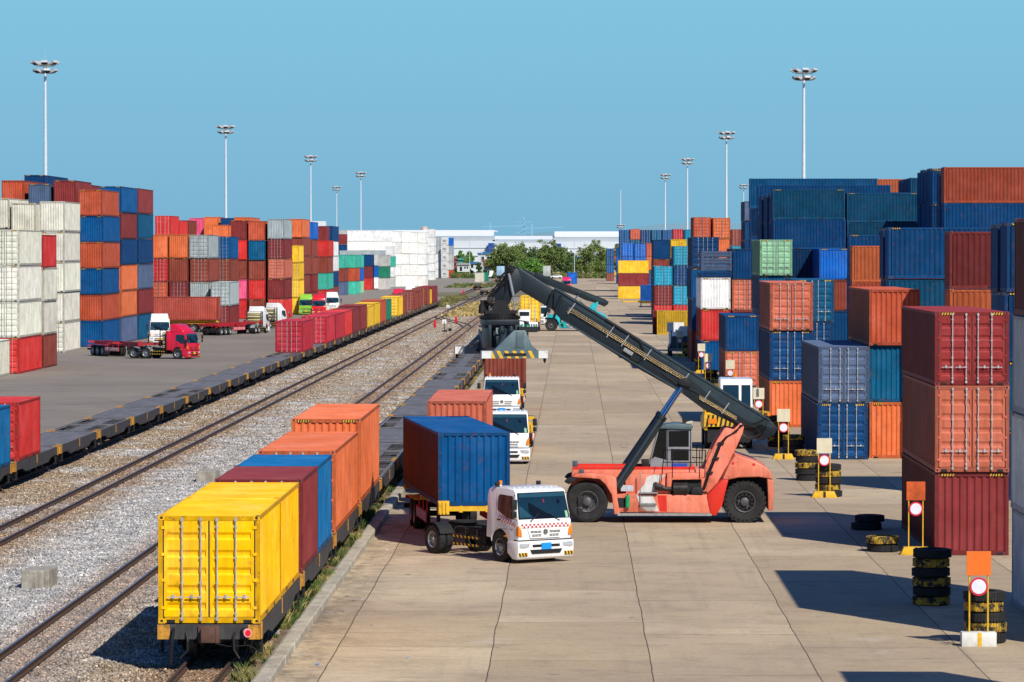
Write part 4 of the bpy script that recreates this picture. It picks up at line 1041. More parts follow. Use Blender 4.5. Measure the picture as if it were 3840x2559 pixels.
        m.tube([(s*hw*.93,-1.0,2.3),(xo,-1.42,2.28),(xo,-1.44,1.55),(s*hw*.97,-1.2,1.42)],.013,6)
        m.build('mirror_arm',M_BLACK,r)
        m=MB(); m.box(xo-.10,xo+.10,-1.47,-1.38,1.83,2.16); m.box(xo-.09,xo+.09,-1.46,-1.37,1.56,1.76); m.box(xo-.085,xo+.085,-1.385,-1.375,1.86,2.13,1)
        m.build('mirror',[M_BLACK,M_CHROME],r,bevel=.02)
    # nose panel: grille slots, emblem, checker
    def nf(z): return -1.27-.03*((z-.66)/.74) if z<1.4 else -1.30+.06*((z-1.4)/.12)
    gr=MB(); yy=-1.305
    gr.prism([(-.72,1.13),(.72,1.13),(.60,.84),(-.60,.84)],'y',yy-.012,yy+.03,0)
    for z,wid in ((1.055,.60),(.935,.54)):
        for s in (-1,1):
            for k_ in range(3):
                x0=s*(.17+k_*(wid-.15)/3); x1=s*(.17+(k_+1)*(wid-.15)/3-.012); x0,x1=sorted((x0,x1))
                gr.box(x0,x1,yy-.016,yy-.008,z,z+.026,1); gr.box(x0,x1,yy-.016,yy-.008,z-.042,z-.016,1)
    gr.build('grille',[Pm,M_BLACK],r,smooth=0)
    em=MB(); em.lathe([(.098,0),(.098,.02),(.072,.02),(.072,0)],(0,yy-.03,1.045),'y',24,0); em.lathe([(.001,.012),(.072,.012)],(0,yy-.03,1.045),'y',24,1,closed=False)
    em.box(-.06,.06,yy-.034,yy-.02,1.035,1.055,0); em.prism([(-.03,1.11),(.03,1.11),(.015,1.055),(-.015,1.055)],'y',yy-.034,yy-.02,0); em.prism([(-.015,1.035),(.015,1.035),(.03,.98),(-.03,.98)],'y',yy-.034,yy-.02,0)
    em.build('emblem',[M_CHROME,M_BLACK],r)
    if check:
        c=MB(); n=24
        for i in range(n):
            for j in range(2):
                if (i+j)%2==0: continue
                x0=-.98+i*1.96/n; x1=x0+1.96/n*.92; z0=1.19+j*.068; y=-1.302-.0
                c.quad((x0,-1.312,z0),(x1,-1.312,z0),(x1,-1.312,z0+.062),(x0,-1.312,z0+.062),0)
        c.quad((-.99,-1.309,1.187),(.99,-1.309,1.187),(.99,-1.309,1.327),(-.99,-1.309,1.327),1)
        c.build('checker_band',[M_REDP,M_WHITE],r,smooth=0,recalc=False)
    # turn lamps
    for s in (-1,1):
        t_=MB(); 
        pl=[(s*.97,1.10),(s*1.075,1.27),(s*1.108,1.22),(s*1.108,.92),(s*.95,.90)]
        t_.prism(pl,'y',-1.315,-1.18,0); 
        t_.build('turn_lamp',M_AMBER,r,bevel=.01)
    # bumper
    bp=[(-1.36,.75),(-1.37,.50),(-1.34,.20),(-1.26,.13),(-1.0,.15),(-.70,.34),(-.68,.72),(-1.1,.75)]
    bb=MB(); bb.prism(bp,'x',-1.15,1.15); bb.build('bumper',Pm,r,bevel=.03,segs=2,smooth=40)
    bs=MB(); bs.box(-1.09,1.09,-1.325,-1.0,.755,.785); bs.build('bumper_gap',M_SEAL,r,smooth=0)
    ln=MB()
    ln.box(-.56,.56,-1.376,-1.34,.54,.63); ln.prism([(-.66,.46),(.66,.46),(.58,.32),(-.58,.32)],'y',-1.376,-1.33)
    ln.build('air_intake',M_BLACK,r,smooth=0)
    pt=MB(); pt.box(-.2,.2,-1.395,-1.38,.46,.68); pt.build('number_plate',plate,r,smooth=0)
    for s in (-1,1):
        h=MB(); h.prism([(s*.66,.67),(s*1.02,.69),(s*1.10,.66),(s*1.10,.54),(s*.98,.50),(s*.72,.54)],'y',-1.378,-1.30); h.build('headlight',M_LAMP,r,bevel=.012)
        z=MB(); 
        x0,x1=sorted((s*1.12,s*.76)); z.box(x0,x1,-1.374,-1.30,.25,.37,1)
        for k_ in range(3):
            a=x0+.03+k_*.12; z.add([(a,-1.378,.252),(a+.06,-1.378,.252),(a+.02,-1.378,.368),(a-.04,-1.378,.368)],[(0,1,2,3)],0)
        z.build('hazard_strip',[M_SEAL,M_YEL],r,smooth=0)
        v=MB(); v.box(s*1.12-.03,s*1.12+.03,-.62,-.5,.86,.92); v.build('marker_lamp',M_AMBER,r)
    # roof: ribs, beacon, horn
    rb=MB()
    for i in range(9): x=-.88+i*.22; rb.box(x-.03,x+.03,-.72,.5,top-.012,top+.018)
    rb.build('roof_rib',Pm,r,bevel=.008)
    if style=='low':
        bc=MB(); bc.cyl((-.75,.3,top),(-.75,.3,top+.06),.05,n=12,mi=1); bc.cyl((-.75,.3,top+.06),(-.75,.3,top+.2),.065,.055,n=14,mi=0); bc.build('beacon',[M_AMBER,M_WHITE],r)
        cm=MB()
        for x in (-.98,.72): cm.box(x-.07,x+.07,.1,.2,top+.02,top+.15)
        cm.build('work_lamp',M_BLACK,r,bevel=.01)
    else:
        f=MB(); f.prism([(-.78,top-.02),(-.70,top+.15),(-.1,top+.62),(.15,top+.72),(.62,top+.74),(.66,top-.02)],'x',-.98,.98)
        f.v=[(x*(1-.10*max(0,(z-top))/.7),y,z) for x,y,z in f.v]
        f.build('roof_fairing',Pm,r,bevel=.07,segs=3,smooth=40)
        f=MB(); f.prism([(.6,.8),(.6,top+.1),(1.0,top+.1),(1.0,.8)],'x',-1.10,1.10); f.build('sleeper',Pm,r,bevel=.05)
    # chassis
    ln_=5.6 if sixwheel else 4.9
    ch=MB()
    for s in (-1,1): ch.box(s*.42-.05,s*.42+.05,.4,ln_,.72,.98)
    for y in (1.2,2.2,3.2,4.4): ch.box(-.4,.4,y-.06,y+.06,.76,.94)
    ch.box(-.36,.36,-1.1,1.1,.45,.62); ch.cyl((0,.5,.62),(0,3.6,.6),.07,n=8)
    ch.box(-.9,-.5,1.0,1.6,.45,.85); ch.box(.5,.98,1.0,2.2,.42,.95)
    ch.build('chassis',M_BLACK,r)
    fw=MB(); fw.cyl((0,3.75,1.06),(0,3.75,1.12),.48,n=20); fw.box(-.3,.3,3.5,4.3,.98,1.06); fw.build('coupling_plate',M_BLACK,r)
    sg=MB()
    for s in (-1,1):
        for z in (.40,.66):
            sg.box(s*1.08-.02,s*1.08+.02,1.15,2.85,z,z+.085,0)
            for k_ in range(7):
                a=1.17+k_*.24; xx=s*1.103
                sg.add([(xx,a,z+.002),(xx,a+.10,z+.002),(xx,a+.15,z+.083),(xx,a+.05,z+.083)],[(0,1,2,3)],1)
        for y in (1.3,2.0,2.7): sg.tube([(s*1.06,y,.42),(s*1.06,y,.98),(s*.7,y+.05,1.0),(s*.46,y+.05,.9)],.018,6)
    sg.build('side_guard',[M_BLACK,M_YEL],r)
    axs=[3.2,4.5] if sixwheel else [4.02]
    for y in [0]:
        for s in (-1,1): wheel(r,s*.95,y+ya,.50,.28,s)
    for y in axs:
        for s in (-1,1): 
            wheel(r,s*1.0,y,.50,.26,s); wheel(r,s*.70,y,.50,.26,s)
            m=MB(); pts=[(.58*math.cos(PI*.12+PI*.76*i/8),.5+.58*math.sin(PI*.12+PI*.76*i/8)) for i in range(9)]
            for i in range(8):
                (a,c),(d_,e_)=pts[i],pts[i+1]; m.quad((s*1.14,y+a,c),(s*.56,y+a,c),(s*.56,y+d_,e_),(s*1.14,y+d_,e_))
            m.build('mudguard',M_BLACK if not sixwheel else M_GREY,r,recalc=False)
    hz=MB()
    for k_ in range(4):
        pth=[(-.3+.2*k_+.04*math.cos(i*1.1),.9+i*.045,1.25-.12*math.sin(PI*i/24)+.04*math.sin(i*1.1)) for i in range(25)]
        hz.tube(pth,.012,5,k_%2)
    hz.build('air_line',[M_REDP,M_BLACK],r)
    if cyl:
        ck=MB(); 
        for x in (-.97,.97):
            for y in (1.08,1.72): ck.box(x-.03,x+.03,y-.03,y+.03,.9,2.7)
            for z in (.9,1.3,1.7,2.1,2.67): ck.box(x-.03,x+.03,1.08,1.72,z-.025,z+.025)
        for z in (.9,1.3,1.7,2.1,2.6): ck.box(-1,1,1.72,1.76,z,z+.05)
        rk=ck.build('cylinder_rack',M_BLACK,r,smooth=0)
        for k_ in range(4):
            c_=MB(); z=1.12+k_*.4; c_.lathe([(.001,-.92),(.12,-.86),(.165,-.78),(.165,.78),(.12,.86),(.001,.92)],(0,1.42,z),'x',18,closed=False); c_.build('gas_cylinder',mat('cylinder_cream',(.62,.55,.28),rough=.4,dirt=.2),rk)
    return r
def skel_trailer(col=None,L=12.2,axles=(9.2,10.4),front=True):
    """skeletal container trailer, front toward -y, origin below its front end; deck at z 1.42"""
    m=col or M_YEL
    r=empty('container_trailer')
    b=MB()
    for s in (-1,1):
        b.prism([(0,1.22),(0,1.44),(L,1.44),(L,1.05),(3.2,1.02),(2.4,1.22)],'x',s*.45-.06,s*.45+.06)
    for y in (2.6,4.6,6.6,8.4,L-.9): b.box(-.4,.4,y-.05,y+.05,1.2,1.4)
    b.build('frame',m,r,smooth=0)
    for y in (.12,L-.12,6.1):
        q=MB(); q.box(-1.21,1.21,y-.11,y+.11,1.26,1.425)
        if y<1:
            for s in (-1,1):
                x0,x1=sorted((s*1.24,s*.86)); q.box(x0,x1,-.12,.0,1.16,1.62)
                for k_ in range(3): q.box(x0+.02+k_*.12,x0+.06+k_*.12,-.16,-.12,1.2,1.58)
        q.build('bolster',m,r,smooth=0)
    g=MB()
    for s in (-1,1):
        g.box(s*.9-.06,s*.9+.06,2.9,3.05,.35,1.2); g.box(s*.9-.12,s*.9+.12,2.85,3.1,.32,.36)
    g.build('landing_leg',M_BLACK,r,smooth=0)
    for s in (-1,1):
        g=MB(); g.box(s*1.15-.02,s*1.15+.02,4.6,8.0,.55,.95,0)
        for k_ in range(9): g.box(s*1.175-.008,s*1.175+.008,4.75+k_*.36,4.83+k_*.36,.60,.90,1)
        for y in (4.9,6.2,7.5): g.tube([(s*1.1,y,.9),(s*1.1,y,1.25),(s*.7,y,1.3)],.03,6)
        g.build('side_guard',[M_REDP,M_WHITE],r)
    for y in axles:
        g=MB(); g.cyl((-1.0,y,.5),(1.0,y,.5),.06,n=8); g.build('axle',M_BLACK,r)
        for s in (-1,1):
            wheel(r,s*1.0,y,.5,.26,s); wheel(r,s*.70,y,.5,.26,s)
    g=MB()
    for s in (-1,1): g.box(s*.85-.32,s*.85+.32,axles[0]-.7,axles[-1]+.7,1.08,1.11)
    g.build('mudguard',m,r,smooth=0)
    g=MB(); g.box(-1.2,1.2,L-.1,L-.02,.55,.72); 
    for s in (-1,1): g.box(s*.5-.04,s*.5+.04,L-.1,L-.04,.6,1.1)
    g.build('rear_bumper',M_BLACK,r,smooth=0)
    for s in (-1,1):
        g=MB(); g.box(s*1.0-.14,s*1.0+.14,L-.02,L+.02,.9,1.02); g.build('tail_lamp',M_RED,r,smooth=0)
    return r
def fwd(th): return Vector((math.sin(th),-math.cos(th),0))
# hero truck with checker bands
th=R(35)
h_=tractor('low',check=True); h_.location=(-1.60,120.45,0); h_.scale=(.95,.95,.965); h_.rotation_euler=(0,0,th)
tag(h_,'white cab-over truck with red-and-white checker bands turning at the centre','truck')
tra=R(8.2); tloc=Vector((-3.33,125.15,0))
tr=skel_trailer(); tr.location=tloc; tr.rotation_euler=(0,0,tra)
tag(tr,'yellow-fronted trailer under the blue-ended container at centre','trailer','container trailers')
bk=-fwd(tra)
c0=tloc+bk*(6.12)
container(c0.x,c0.y,1.435,12.19,2.50,'blue','e',tra,'long container with blue ribbed end and maroon side on the checkered truck','containers carried by trucks',0,ow='dark maroon',haz=False)
# plain white trucks in the lane
TW=tractor('low',check=False)
GW='plain white trucks waiting beside the near train'
place(TW,USED,(-3.17,175.5,0),R(1),'plain white truck with two right-hand mirrors behind the checkered truck',GW)
place(TW,USED,(-4.23,222,0),0,'plain white truck under the maroon container below the spreader',GW)
place(TW,USED,(-4.75,147.8,0),0,'plain white truck hidden behind the blue container, under the orange one',GW)
TR=skel_trailer()
GTt='container trailers'
place(TR,USED,(-4.78,152.5,0),0,'yellow trailer under the short-looking salmon orange container',GTt)
place(TR,USED,(-3.17,180.6,0),0,'empty yellow trailer of the plain white truck with two mirrors',GTt)
place(TR,USED,(-4.23,226.6,0),0,'yellow trailer under the maroon container below the spreader',GTt)
container(-4.78,158.7,1.435,12.19,2.44,'salmon','e',0,'salmon orange container on a truck behind the blue roof','containers carried by trucks',0,haz=False)
container(-4.23,232.8,1.435,12.19,2.6,'brown','e',0,'reddish brown container under the yellow-striped spreader','containers carried by trucks',0,haz=False)
# yard tractor with yellow container, far
def yard_tractor(body=M_WHITE,halfcab=True):
    r=empty('yard_tractor')
    b=MB(); b.prism([(-1.3,.5),(-1.3,1.2),(-.2,1.25),(3.6,1.0),(3.6,.6),(-.6,.45)],'x',-1.2,1.2); b.build('body',body,r,bevel=.04)
    c=MB(); c.prism([(-.95,1.2),(-.85,2.75),(.75,2.75),(.8,1.2)],'x',-1.15,.25); c.build('cab',body,r,bevel=.06)
    w_=MB(); w_.box(-1.05,.15,-.93,-.90,1.7,2.5); w_.xform(Matrix.Translation((0,.03,0))); w_.build('windscreen',M_GLASS,r)
    for s,x in ((-1,-1.155),(1,.255)):
        w_=MB(); w_.box(x-.006,x+.006,-.7,.6,1.7,2.5); w_.build('side_window',M_GLASS,r)
    e=MB(); e.cyl((.85,.4,1.1),(.85,.4,2.9),.08,n=10); e.build('exhaust',M_ROD,r)
    e=MB()
    for x in (-.9,.9): e.cyl((x,-1.34,.8),(x,-1.30,.8),.1,n=12)
    e.build('headlight',M_LAMP,r)
    e=MB(); e.box(-1.2,1.2,-1.36,-1.28,.35,.6); e.build('bumper',M_BLACK,r)
    for s in (-1,1):
        wheel(r,s*1.0,0,.5,.28,s); wheel(r,s*1.0,2.8,.5,.26,s); wheel(r,s*.7,2.8,.5,.26,s)
    return r
YT=yard_tractor()
Y=453; place(YT,USED,(gx(1980,Y),Y+1.4,0),0,'white half-cab yard tractor hauling the yellow door container',None); YT['category']='yard tractor'
container(gx(1988,Y+6),Y+11.5,1.435,12.19,2.9,'yellow','d',0,'yellow double-door container behind the white yard tractor','containers carried by trucks',1)
TRM=copy_tree(TR); TRM.location=(gx(1988,Y+6),Y+5.4,0); TRM['label']='trailer under the yellow double-door container at centre'
Y=500; place(TW,USED,(gx(2023,Y),Y,0),0,'white truck half hidden behind the yellow door container',GW)
# red truck with cylinder rack, skeletal red trailer
M_REDM=mat('red_trailer_paint',(.42,.02,.03),rough=.5,dirt=.4,rust=.4)
RT=tractor('high',paint=mat('crimson_truck_paint',(.66,.012,.045),rough=.3,var=.05,coat=.5),plate=M_YEL,sixwheel=True,cyl=True)
th2=R(66); Yr=341.5; fx_=gx(674,Yr); RT.location=(fx_,Yr+1,0); RT.rotation_euler=(0,0,th2)
tag(RT,'crimson high-roof truck with gas cylinder rack on the left yard','truck')
kp=Vector((fx_,Yr+1,0))-fwd(th2)*3.85
tdir=Vector((-.50,.866,0)); tang=math.atan2(-tdir.x,tdir.y)
T3=skel_trailer(M_REDM,12.2,(8.7,9.9,11.1)); T3.rotation_euler=(0,0,tang); T3.location=(kp.x-tdir.x*1.0,kp.y-tdir.y*1.0,0)
tag(T3,'empty red skeletal trailer behind the crimson truck','trailer',GTt)
# white high-roof truck facing camera behind it
WT=tractor('high',paint=M_WHITE,plate=M_YEL,sixwheel=True)
Y=397; place(WT,USED,(gx(592,Y),Y+1,0),R(8),'white high-roof truck facing the camera behind the crimson truck',None); WT['category']='truck'
Y=452; place(TR,USED,(gx(818,Y)+.1,Y+1.2,0),-PI/2+PI,'trailer under the long rust-red container beside the silver stack',GTt)
container(gx(818,Y)-6.1,Y+1.2,1.5,12.19,2.86,'rust red','e',PI/2,'long rust-red container on a trailer, side facing the camera','containers carried by trucks',1,haz=False)
TR4=[o for o in COL.objects if o.get('label')=='trailer under the long rust-red container beside the silver stack'][0]
TR4.rotation_euler=(0,0,-PI/2); TR4.location=(gx(818,Y)-12.3,Y+1.2,0)
# rear view of white truck with cylinders, + empty red trailer
CT=tractor('high',paint=M_WHITE,plate=M_YEL,sixwheel=True,cyl=True)
tag(CT,'white truck seen from behind with cream gas cylinders','truck')
Y=443; thb=PI-R(12); CT.location=(gx(960,Y+4),Y+6,0); CT.rotation_euler=(0,0,thb)
T5=copy_tree(T3); fwb=fwd(thb); kp=Vector(CT.location)-fwb*3.6; T5.rotation_euler=(0,0,PI-R(20)); fv=fwd(PI-R(20)); T5.location=(kp.x+fv.x*1.0,kp.y+fv.y*1.0,0); T5['label']='empty red skeletal trailer behind the white gas-cylinder truck'
o=copy_tree(CT); Y=470; o.location=(gx(1010,Y),Y+8,0); o.rotation_euler=(0,0,PI-R(25)); o['label']='second white tractor parked right of the gas-cylinder truck'
# parked coloured cabs
HP=tractor('high',paint=M_TPAINT,plate=M_YEL)
for q in HP.children:
    if q.data and M_TPAINT.name in [m.name for m in q.data.materials if m]: P_(q)
HP['category']='truck'
GP='high-roof trucks parked behind the left train'
place(HP,USED,(gx(1145,573),574,0),R(4),'lime green high-roof truck parked beside the red one',GP,PAL['lime'])
place(HP,USED,(gx(1193,566),567,0),R(6),'bright red high-roof truck between lime and white ones',GP,(.70,.015,.03))
place(WT,USED,(gx(1243,600),601,0),R(8),'white high-roof truck right of the bright red one',GP)
place(HP,USED,(gx(1494,650),651,0),R(4),'pinkish red truck roof showing behind the brown train containers',GP,(.70,.02,.06))
place(WT,USED,(gx(1538,711),712,0),R(4),'white truck roof furthest along behind the train',GP)
# far pink truck with blue container, driving away
place(HP,USED,(gx(2125,930),930,0),R(3),'far pink-red truck with a blue container on the lane',None,(.75,.02,.13))
container(gx(2146,940),942,1.4,6.06,2.9,'bright blue','e',0,'blue container behind the far pink-red truck','containers carried by trucks',1)
# chassis with blue container at right lane
T6=copy_tree(TR); Y=627; T6.location=(gx(2338,Y),Y+1.2,0); T6.rotation_euler=(0,0,-PI/2); T6['label']='dark chassis trailer under the small blue container by the yellow stack'
def darken(o):
    for ch in o.children:
        darken(ch)
container(gx(2400,Y)+3.1,Y+1.2,1.44,6.06,2.7,'bright blue','e',PI/2,'blue container on a chassis beside the yellow-maroon stack','containers carried by trucks',1)
# yellow terminal tractor with striped bumper behind the boom
TT=empty('terminal_tractor',(0,0,0),0,'yellow terminal tractor with white cab and striped bumper behind the boom','yard tractor')
b=MB(); b.prism([(-1.5,.95),(-1.5,1.75),(-.2,1.95),(4.2,1.4),(4.2,.9)],'x',-1.25,1.25); b.build('body',M_YEL,TT,bevel=.04)
b=MB(); b.prism([(-.2,1.6),(.05,3.50),(1.9,3.55),(1.95,1.5)],'x',-.42,1.26); b.build('cab',M_WHITE,TT,bevel=.1,segs=3)
b=MB(); b.add([(-.28,-.155,2.1),(.55,-.155,2.1),(.55,-.0+.01,3.2),(-.26,.01,3.2)],[(0,1,2,3)]); b.add([(.68,-.155,2.1),(1.14,-.155,2.1),(1.14,.01,3.2),(.68,.01,3.2)],[(0,1,2,3)]); b.build('windscreen',M_GLASS,TT,smooth=0)
b=MB(); b.box(-.428,-.422,.15,1.7,2.2,3.3); b.box(1.282,1.288,.15,1.7,2.2,3.3); b.build('side_window',M_GLASS,TT,smooth=0)
b=MB(); b.box(-1.27,1.27,-1.62,-1.45,1.15,1.75,0)
for k_ in range(11):
    a=-1.2+k_*.23; b.add([(a,-1.624,1.16),(a+.11,-1.624,1.16),(a+.22,-1.624,1.74),(a+.11,-1.624,1.74)],[(0,1,2,3)],1)
b.build('bumper',[M_YEL,M_SEAL],TT,smooth=0)
for x in (-.85,.85):
    b=MB(); b.box(x-.22,x+.22,-1.66,-1.62,1.3,1.55); b.build('lamp_cluster',M_AMBER,TT,smooth=0)
b=MB(); b.box(-1.1,1.1,-1.5,-1.3,.35,1.14); b.build('front_apron',M_BLACK,TT,smooth=0)
b=MB(); b.box(-1.3,-.6,-1.0,-.2,1.95,2.15); b.tube([(-1.2,-1.2,1.7),(-1.2,-1.2,2.3),(-.9,-.9,2.35),(-.6,-.6,2.3)],.04); b.build('hand_rail',M_YEL,TT)
b=MB(); b.cyl((.4,.6,3.6),(.4,.6,3.8),.07,n=12); b.build('beacon',M_AMBER,TT)
b=MB(); b.box(1.42,1.56,-.3,-.2,2.6,3.0); b.tube([(1.25,0,3.2),(1.5,-.2,3.2),(1.5,-.25,2.9)],.02); b.build('mirror',M_CHROME,TT)
for s in (-1,1):
    wheel(TT,s*1.05,-.4,.52,.3,s); wheel(TT,s*1.08,3.2,.52,.28,s); wheel(TT,s*.76,3.2,.52,.28,s)
Y=187.5; TT.location=(gx(2735,Y),Y+1.6,0)
# open-bed service truck with white boards
Y=352; SV=empty('service_truck',(gx(2553,Y),Y,0),0,'dark service truck carrying white boards beside the red container','truck')
b=MB(); b.box(-1.1,1.1,0,5,.75,.95); b.box(-1.1,1.1,0,.1,.5,1.2); b.build('bed',M_GREY,SV,smooth=0)
b=MB(); b.box(-.95,.95,-.1,-.06,.8,1.9); b.build('tailboard',mat('dark_teal_board',(.03,.08,.11),rough=.5),SV,smooth=0)
for (x0,x1,z0,z1,y) in ((-1.3,.3,2.3,3.2,.3),(-.3,1.35,1.9,2.85,-.1)):
    b=MB(); b.box(x0,x1,y,y+.06,z0,z1); b.build('board',M_WHITE,SV,smooth=0)
b=MB()
for x in (-.9,.2,.9): b.box(x-.04,x+.04,.05,.13,.9,2.4)
b.build('rack',M_BLACK,SV,smooth=0)
b=MB(); b.prism([(4.9,.8),(4.9,2.3),(6.5,2.3),(7.2,1.4),(7.2,.8)],'x',-1,1); b.build('cab',M_WHITE,SV,bevel=.06)
for s in (-1,1): wheel(SV,s*.95,1.2,.48,.3,s); wheel(SV,s*.95,5.6,.48,.3,s)
# ---------------------------------------------------------------- reach stacker
M_DGLASS=mat('black_cab_glass',(.006,.007,.008),rough=.1,spec=.3)
def rc(cx,cy): return ((cx-320)/265.0,(1437-cy)/265.0)
def rcs(l): return [rc(*p) for p in l]
def reach_stacker(name,label,col,colred,hero=True,ang=0.0):
    """origin under the front axle centre; machine front toward -x, boom over it; width along y"""
    r=empty(name,(0,0,0),0,label,'reach stacker')
    hw=1.75
    def both(polylist,nm,m,y0,y1,bevel=.02,**k):   # mirrored pair
        for s in (-1,1):
            a,b_=sorted((s*y0,s*y1)); b=MB(); b.prism(polylist,'y',a,b_); b.build(nm,m,r,bevel=bevel,**k)
    # main frame under and between the wheels
    b=MB(); b.prism([(-.62,1.35),(-.55,1.95),(4.4,1.95),(4.4,.75),(.8,.7),(.6,1.3)],'y',-1.0,1.0); b.build('chassis',col,r,bevel=.02)
    b=MB()
    for s in (-1,1): b.box(-.55,4.0,s*.95-.06,s*.95+.06,1.95,2.04)
    b.build('deck_rail',colred,r,smooth=0)
    # side boxes with fuel tank doors
    both(rcs([(600,1330),(600,1160),(690,1150),(1580,1165),(1535,1340)]),'side_box',col,1.02,1.72)
    both(rcs([(700,1160),(690,965),(790,960),(1090,960),(1090,1010),(1140,1010),(1140,1160)]),'side_panel',col,1.0,1.50)
    both(rcs([(1100,950),(1440,950),(1440,1010),(1150,1015),(1140,1100),(1095,1100)]),'hood_side',col,1.0,1.62)
    both(rcs([(1150,1010),(1440,1010),(1440,1160),(1150,1160)]),'engine_grille',M_BLACK,.98,1.46,0)
    # front mudguards
    both(rcs([(165,985),(210,955),(330,948),(500,960),(590,985),(605,1010),(612,1170),(640,1350),(585,1350),(560,1160),(500,1060),(440,1005),(330,995),(210,990)]),'front_mudguard',col,1.05,1.74)
    both(rcs([(95,1035),(130,1000),(200,985),(220,1010),(140,1060)]),'front_flap',M_BLACK,1.1,1.7)
    # sloping fender in front of the rear wheel
    both(rcs([(1490,1165),(1640,1010),(1700,1015),(1670,1130),(1640,1260),(1580,1360),(1530,1360)]),'rear_mudguard',colred,1.0,1.76)
    # counterweight / rear hood
    b=MB(); b.prism(rcs([(1640,1010),(1700,875),(1770,765),(1870,800),(1960,830),(2080,895),(2120,945),(2135,1010),(2090,1000),(2000,985),(1800,990),(1690,1015)]),'y',-1.74,1.74); b.build('rear_hood',col,r,bevel=.05,segs=3)
    b=MB(); b.prism(rcs([(2080,1000),(2140,1010),(2145,1150),(2135,1310),(2092,1315),(2088,1150)]),'y',-1.70,1.70); b.build('counterweight',col,r,bevel=.03)
    b=MB(); b.prism(rcs([(1700,1015),(2090,1000),(2090,1290),(1950,1100),(1800,1100),(1700,1200)]),'y',-1.1,1.1); b.build('rear_axle_housing',M_BLACK,r)
    # boom carriers
    arm=rcs([(1665,520),(1690,510),(1760,530),(1830,462),(1862,500),(1850,560),(1790,700),(1740,800),(1700,900),(1640,1015),(1590,1160),(1560,1345),(1480,1345),(1450,1160),(1440,980),(1480,880),(1530,760),(1590,640)])
    for s in (-1,1):
        b=MB(); a,c=sorted((s*.62,s*.98)); b.prism(arm,'y',a,c); b.build('boom_carrier',col,r,bevel=.03)
    # wheels: tyre axis along y
    for (x,dual) in ((0,True),(5.82,False)):
        for s in (-1,1):
            for off in ((1.30,.80) if dual else (1.30,)):
                key=('st',s,dual)
                if key not in _WM:
                    b=MB(); R0=.77; w_=.50 if dual else .56
                    b.lathe([(R0*.52,-w_/2*.8),(R0*.62,-w_*.47),(R0*.85,-w_*.52),(R0*.97,-w_*.44),(R0,-w_*.3),(R0,w_*.3),(R0*.97,w_*.44),(R0*.85,w_*.52),(R0*.62,w_*.47),(R0*.52,w_/2*.8)],(0,0,0),'y',48)
                    if not dual:
                        n=26
                        for i in range(n):
                            M=Matrix.Rotation(2*PI*i/n,4,'Y')
                            for q in (-1,1): b.box(-.06,.045,q*w_*.27-w_*.22,q*w_*.27+w_*.22,R0-.03,R0+.025,0,M@Matrix.Rotation(q*.25,4,'Z'))
                            for q in (-1,1): b.box(-.045,.045,q*w_*.50-.012,q*w_*.50+.012,R0*.84,R0*.99,0,M)
                    tm=b.mesh('tyre',[M_RUB])
                    q=MB(); f=s*w_*.5
                    q.lathe([(R0*.53,f*.8),(R0*.50,f*.98),(R0*.46,f*.9),(R0*.44,f*.45),(R0*.22,f*.35),(R0*.20,f*.9),(R0*.14,f*1.0),(.001,f*1.02)],(0,0,0),'y',36,0,closed=False)
                    for i in range(12):
                        a=2*PI*i/12; q.cyl((R0*.33*math.cos(a),f*.38,R0*.33*math.sin(a)),(R0*.33*math.cos(a),f*.6,R0*.33*math.sin(a)),.022,n=6,mi=1)
                        if not dual: q.box(R0*.30,R0*.42,min(f*.5,f*.85),max(f*.5,f*.85),-.045,.045,1,Matrix.Rotation(a+.2,4,'Y'))
                    rm=q.mesh('rim',[mat('dusty_dark_rim',(.10,.10,.105),rough=.55,metal=.3,var=.3,dirt=.3),M_BLACK],smooth=35)
                    _WM[key]=(tm,rm)
                tm,rm=_WM[key]; o=link('wheel',tm,r,(x,s*off,.775)); link('rim',rm,o)
    # cab
    cz=lambda l: [rc(*p) for p in l]
    b=MB(); b.prism(cz([(942,905),(940,835),(985,800),(1350,905)]),'y',-.85,.5); b.build('cab_base',M_GREY,r)
    side=cz([(942,905),(942,830),(1020,505),(1105,500),(1350,500),(1352,905)])
    b=MB(); b.prism(side,'y',-.84,.52)
    cab=b.build('cab',M_GREY,r,bevel=.02)
    for yy in (-.848,.528):
        def gp(l,nm,m,off=0):
            b=MB(); pts=cz(l); b.add([(u,yy+(off if yy>0 else -off),z) for u,z in pts],[tuple(range(len(pts)))]); b.build(nm,m,cab,smooth=0)
        gp([(955,820),(1030,522),(1100,518),(1100,815),(1100,860)],'side_window',M_DGLASS)
        gp([(1120,545),(1320,545),(1320,700),(1120,700)],'side_window',M_DGLASS,.002)
        gp([(1145,722),(1320,725),(1320,835),(1145,835)],'side_window',M_DGLASS,.002)
        gp([(1104,535),(1112,535),(1112,905),(1104,905)],'door_seam',M_SEAL,.003); gp([(1334,535),(1342,535),(1342,905),(1334,905)],'door_seam',M_SEAL,.003)
        gp([(1150,863),(1305,866),(1303,898),(1148,896)],'blue_strip',mat('blue_strip_paint',(.02,.07,.38)),.004)
    fw=MB(); (u0,z0),(u1,z1)=rc(946,815),rc(1019,512)
    fw.add([(u0-.012,-.78,z0),(u0-.012,.46,z0),(u1-.012,.46,z1),(u1-.012,-.78,z1)],[(0,1,2,3)]); fw.build('windscreen',M_GLASS,cab,smooth=0)
    b=MB(); b.prism(cz([(1000,505),(1100,478),(1200,470),(1365,490),(1350,530),(1020,522)]),'y',-.92,.60); b.build('cab_roof',M_BOOML,cab,bevel=.03)
    b=MB(); b.prism(cz([(1258,432),(1310,440),(1310,470),(1262,470)]),'y',-.5,-.2); b.build('beacon_box',M_BLACK,cab)
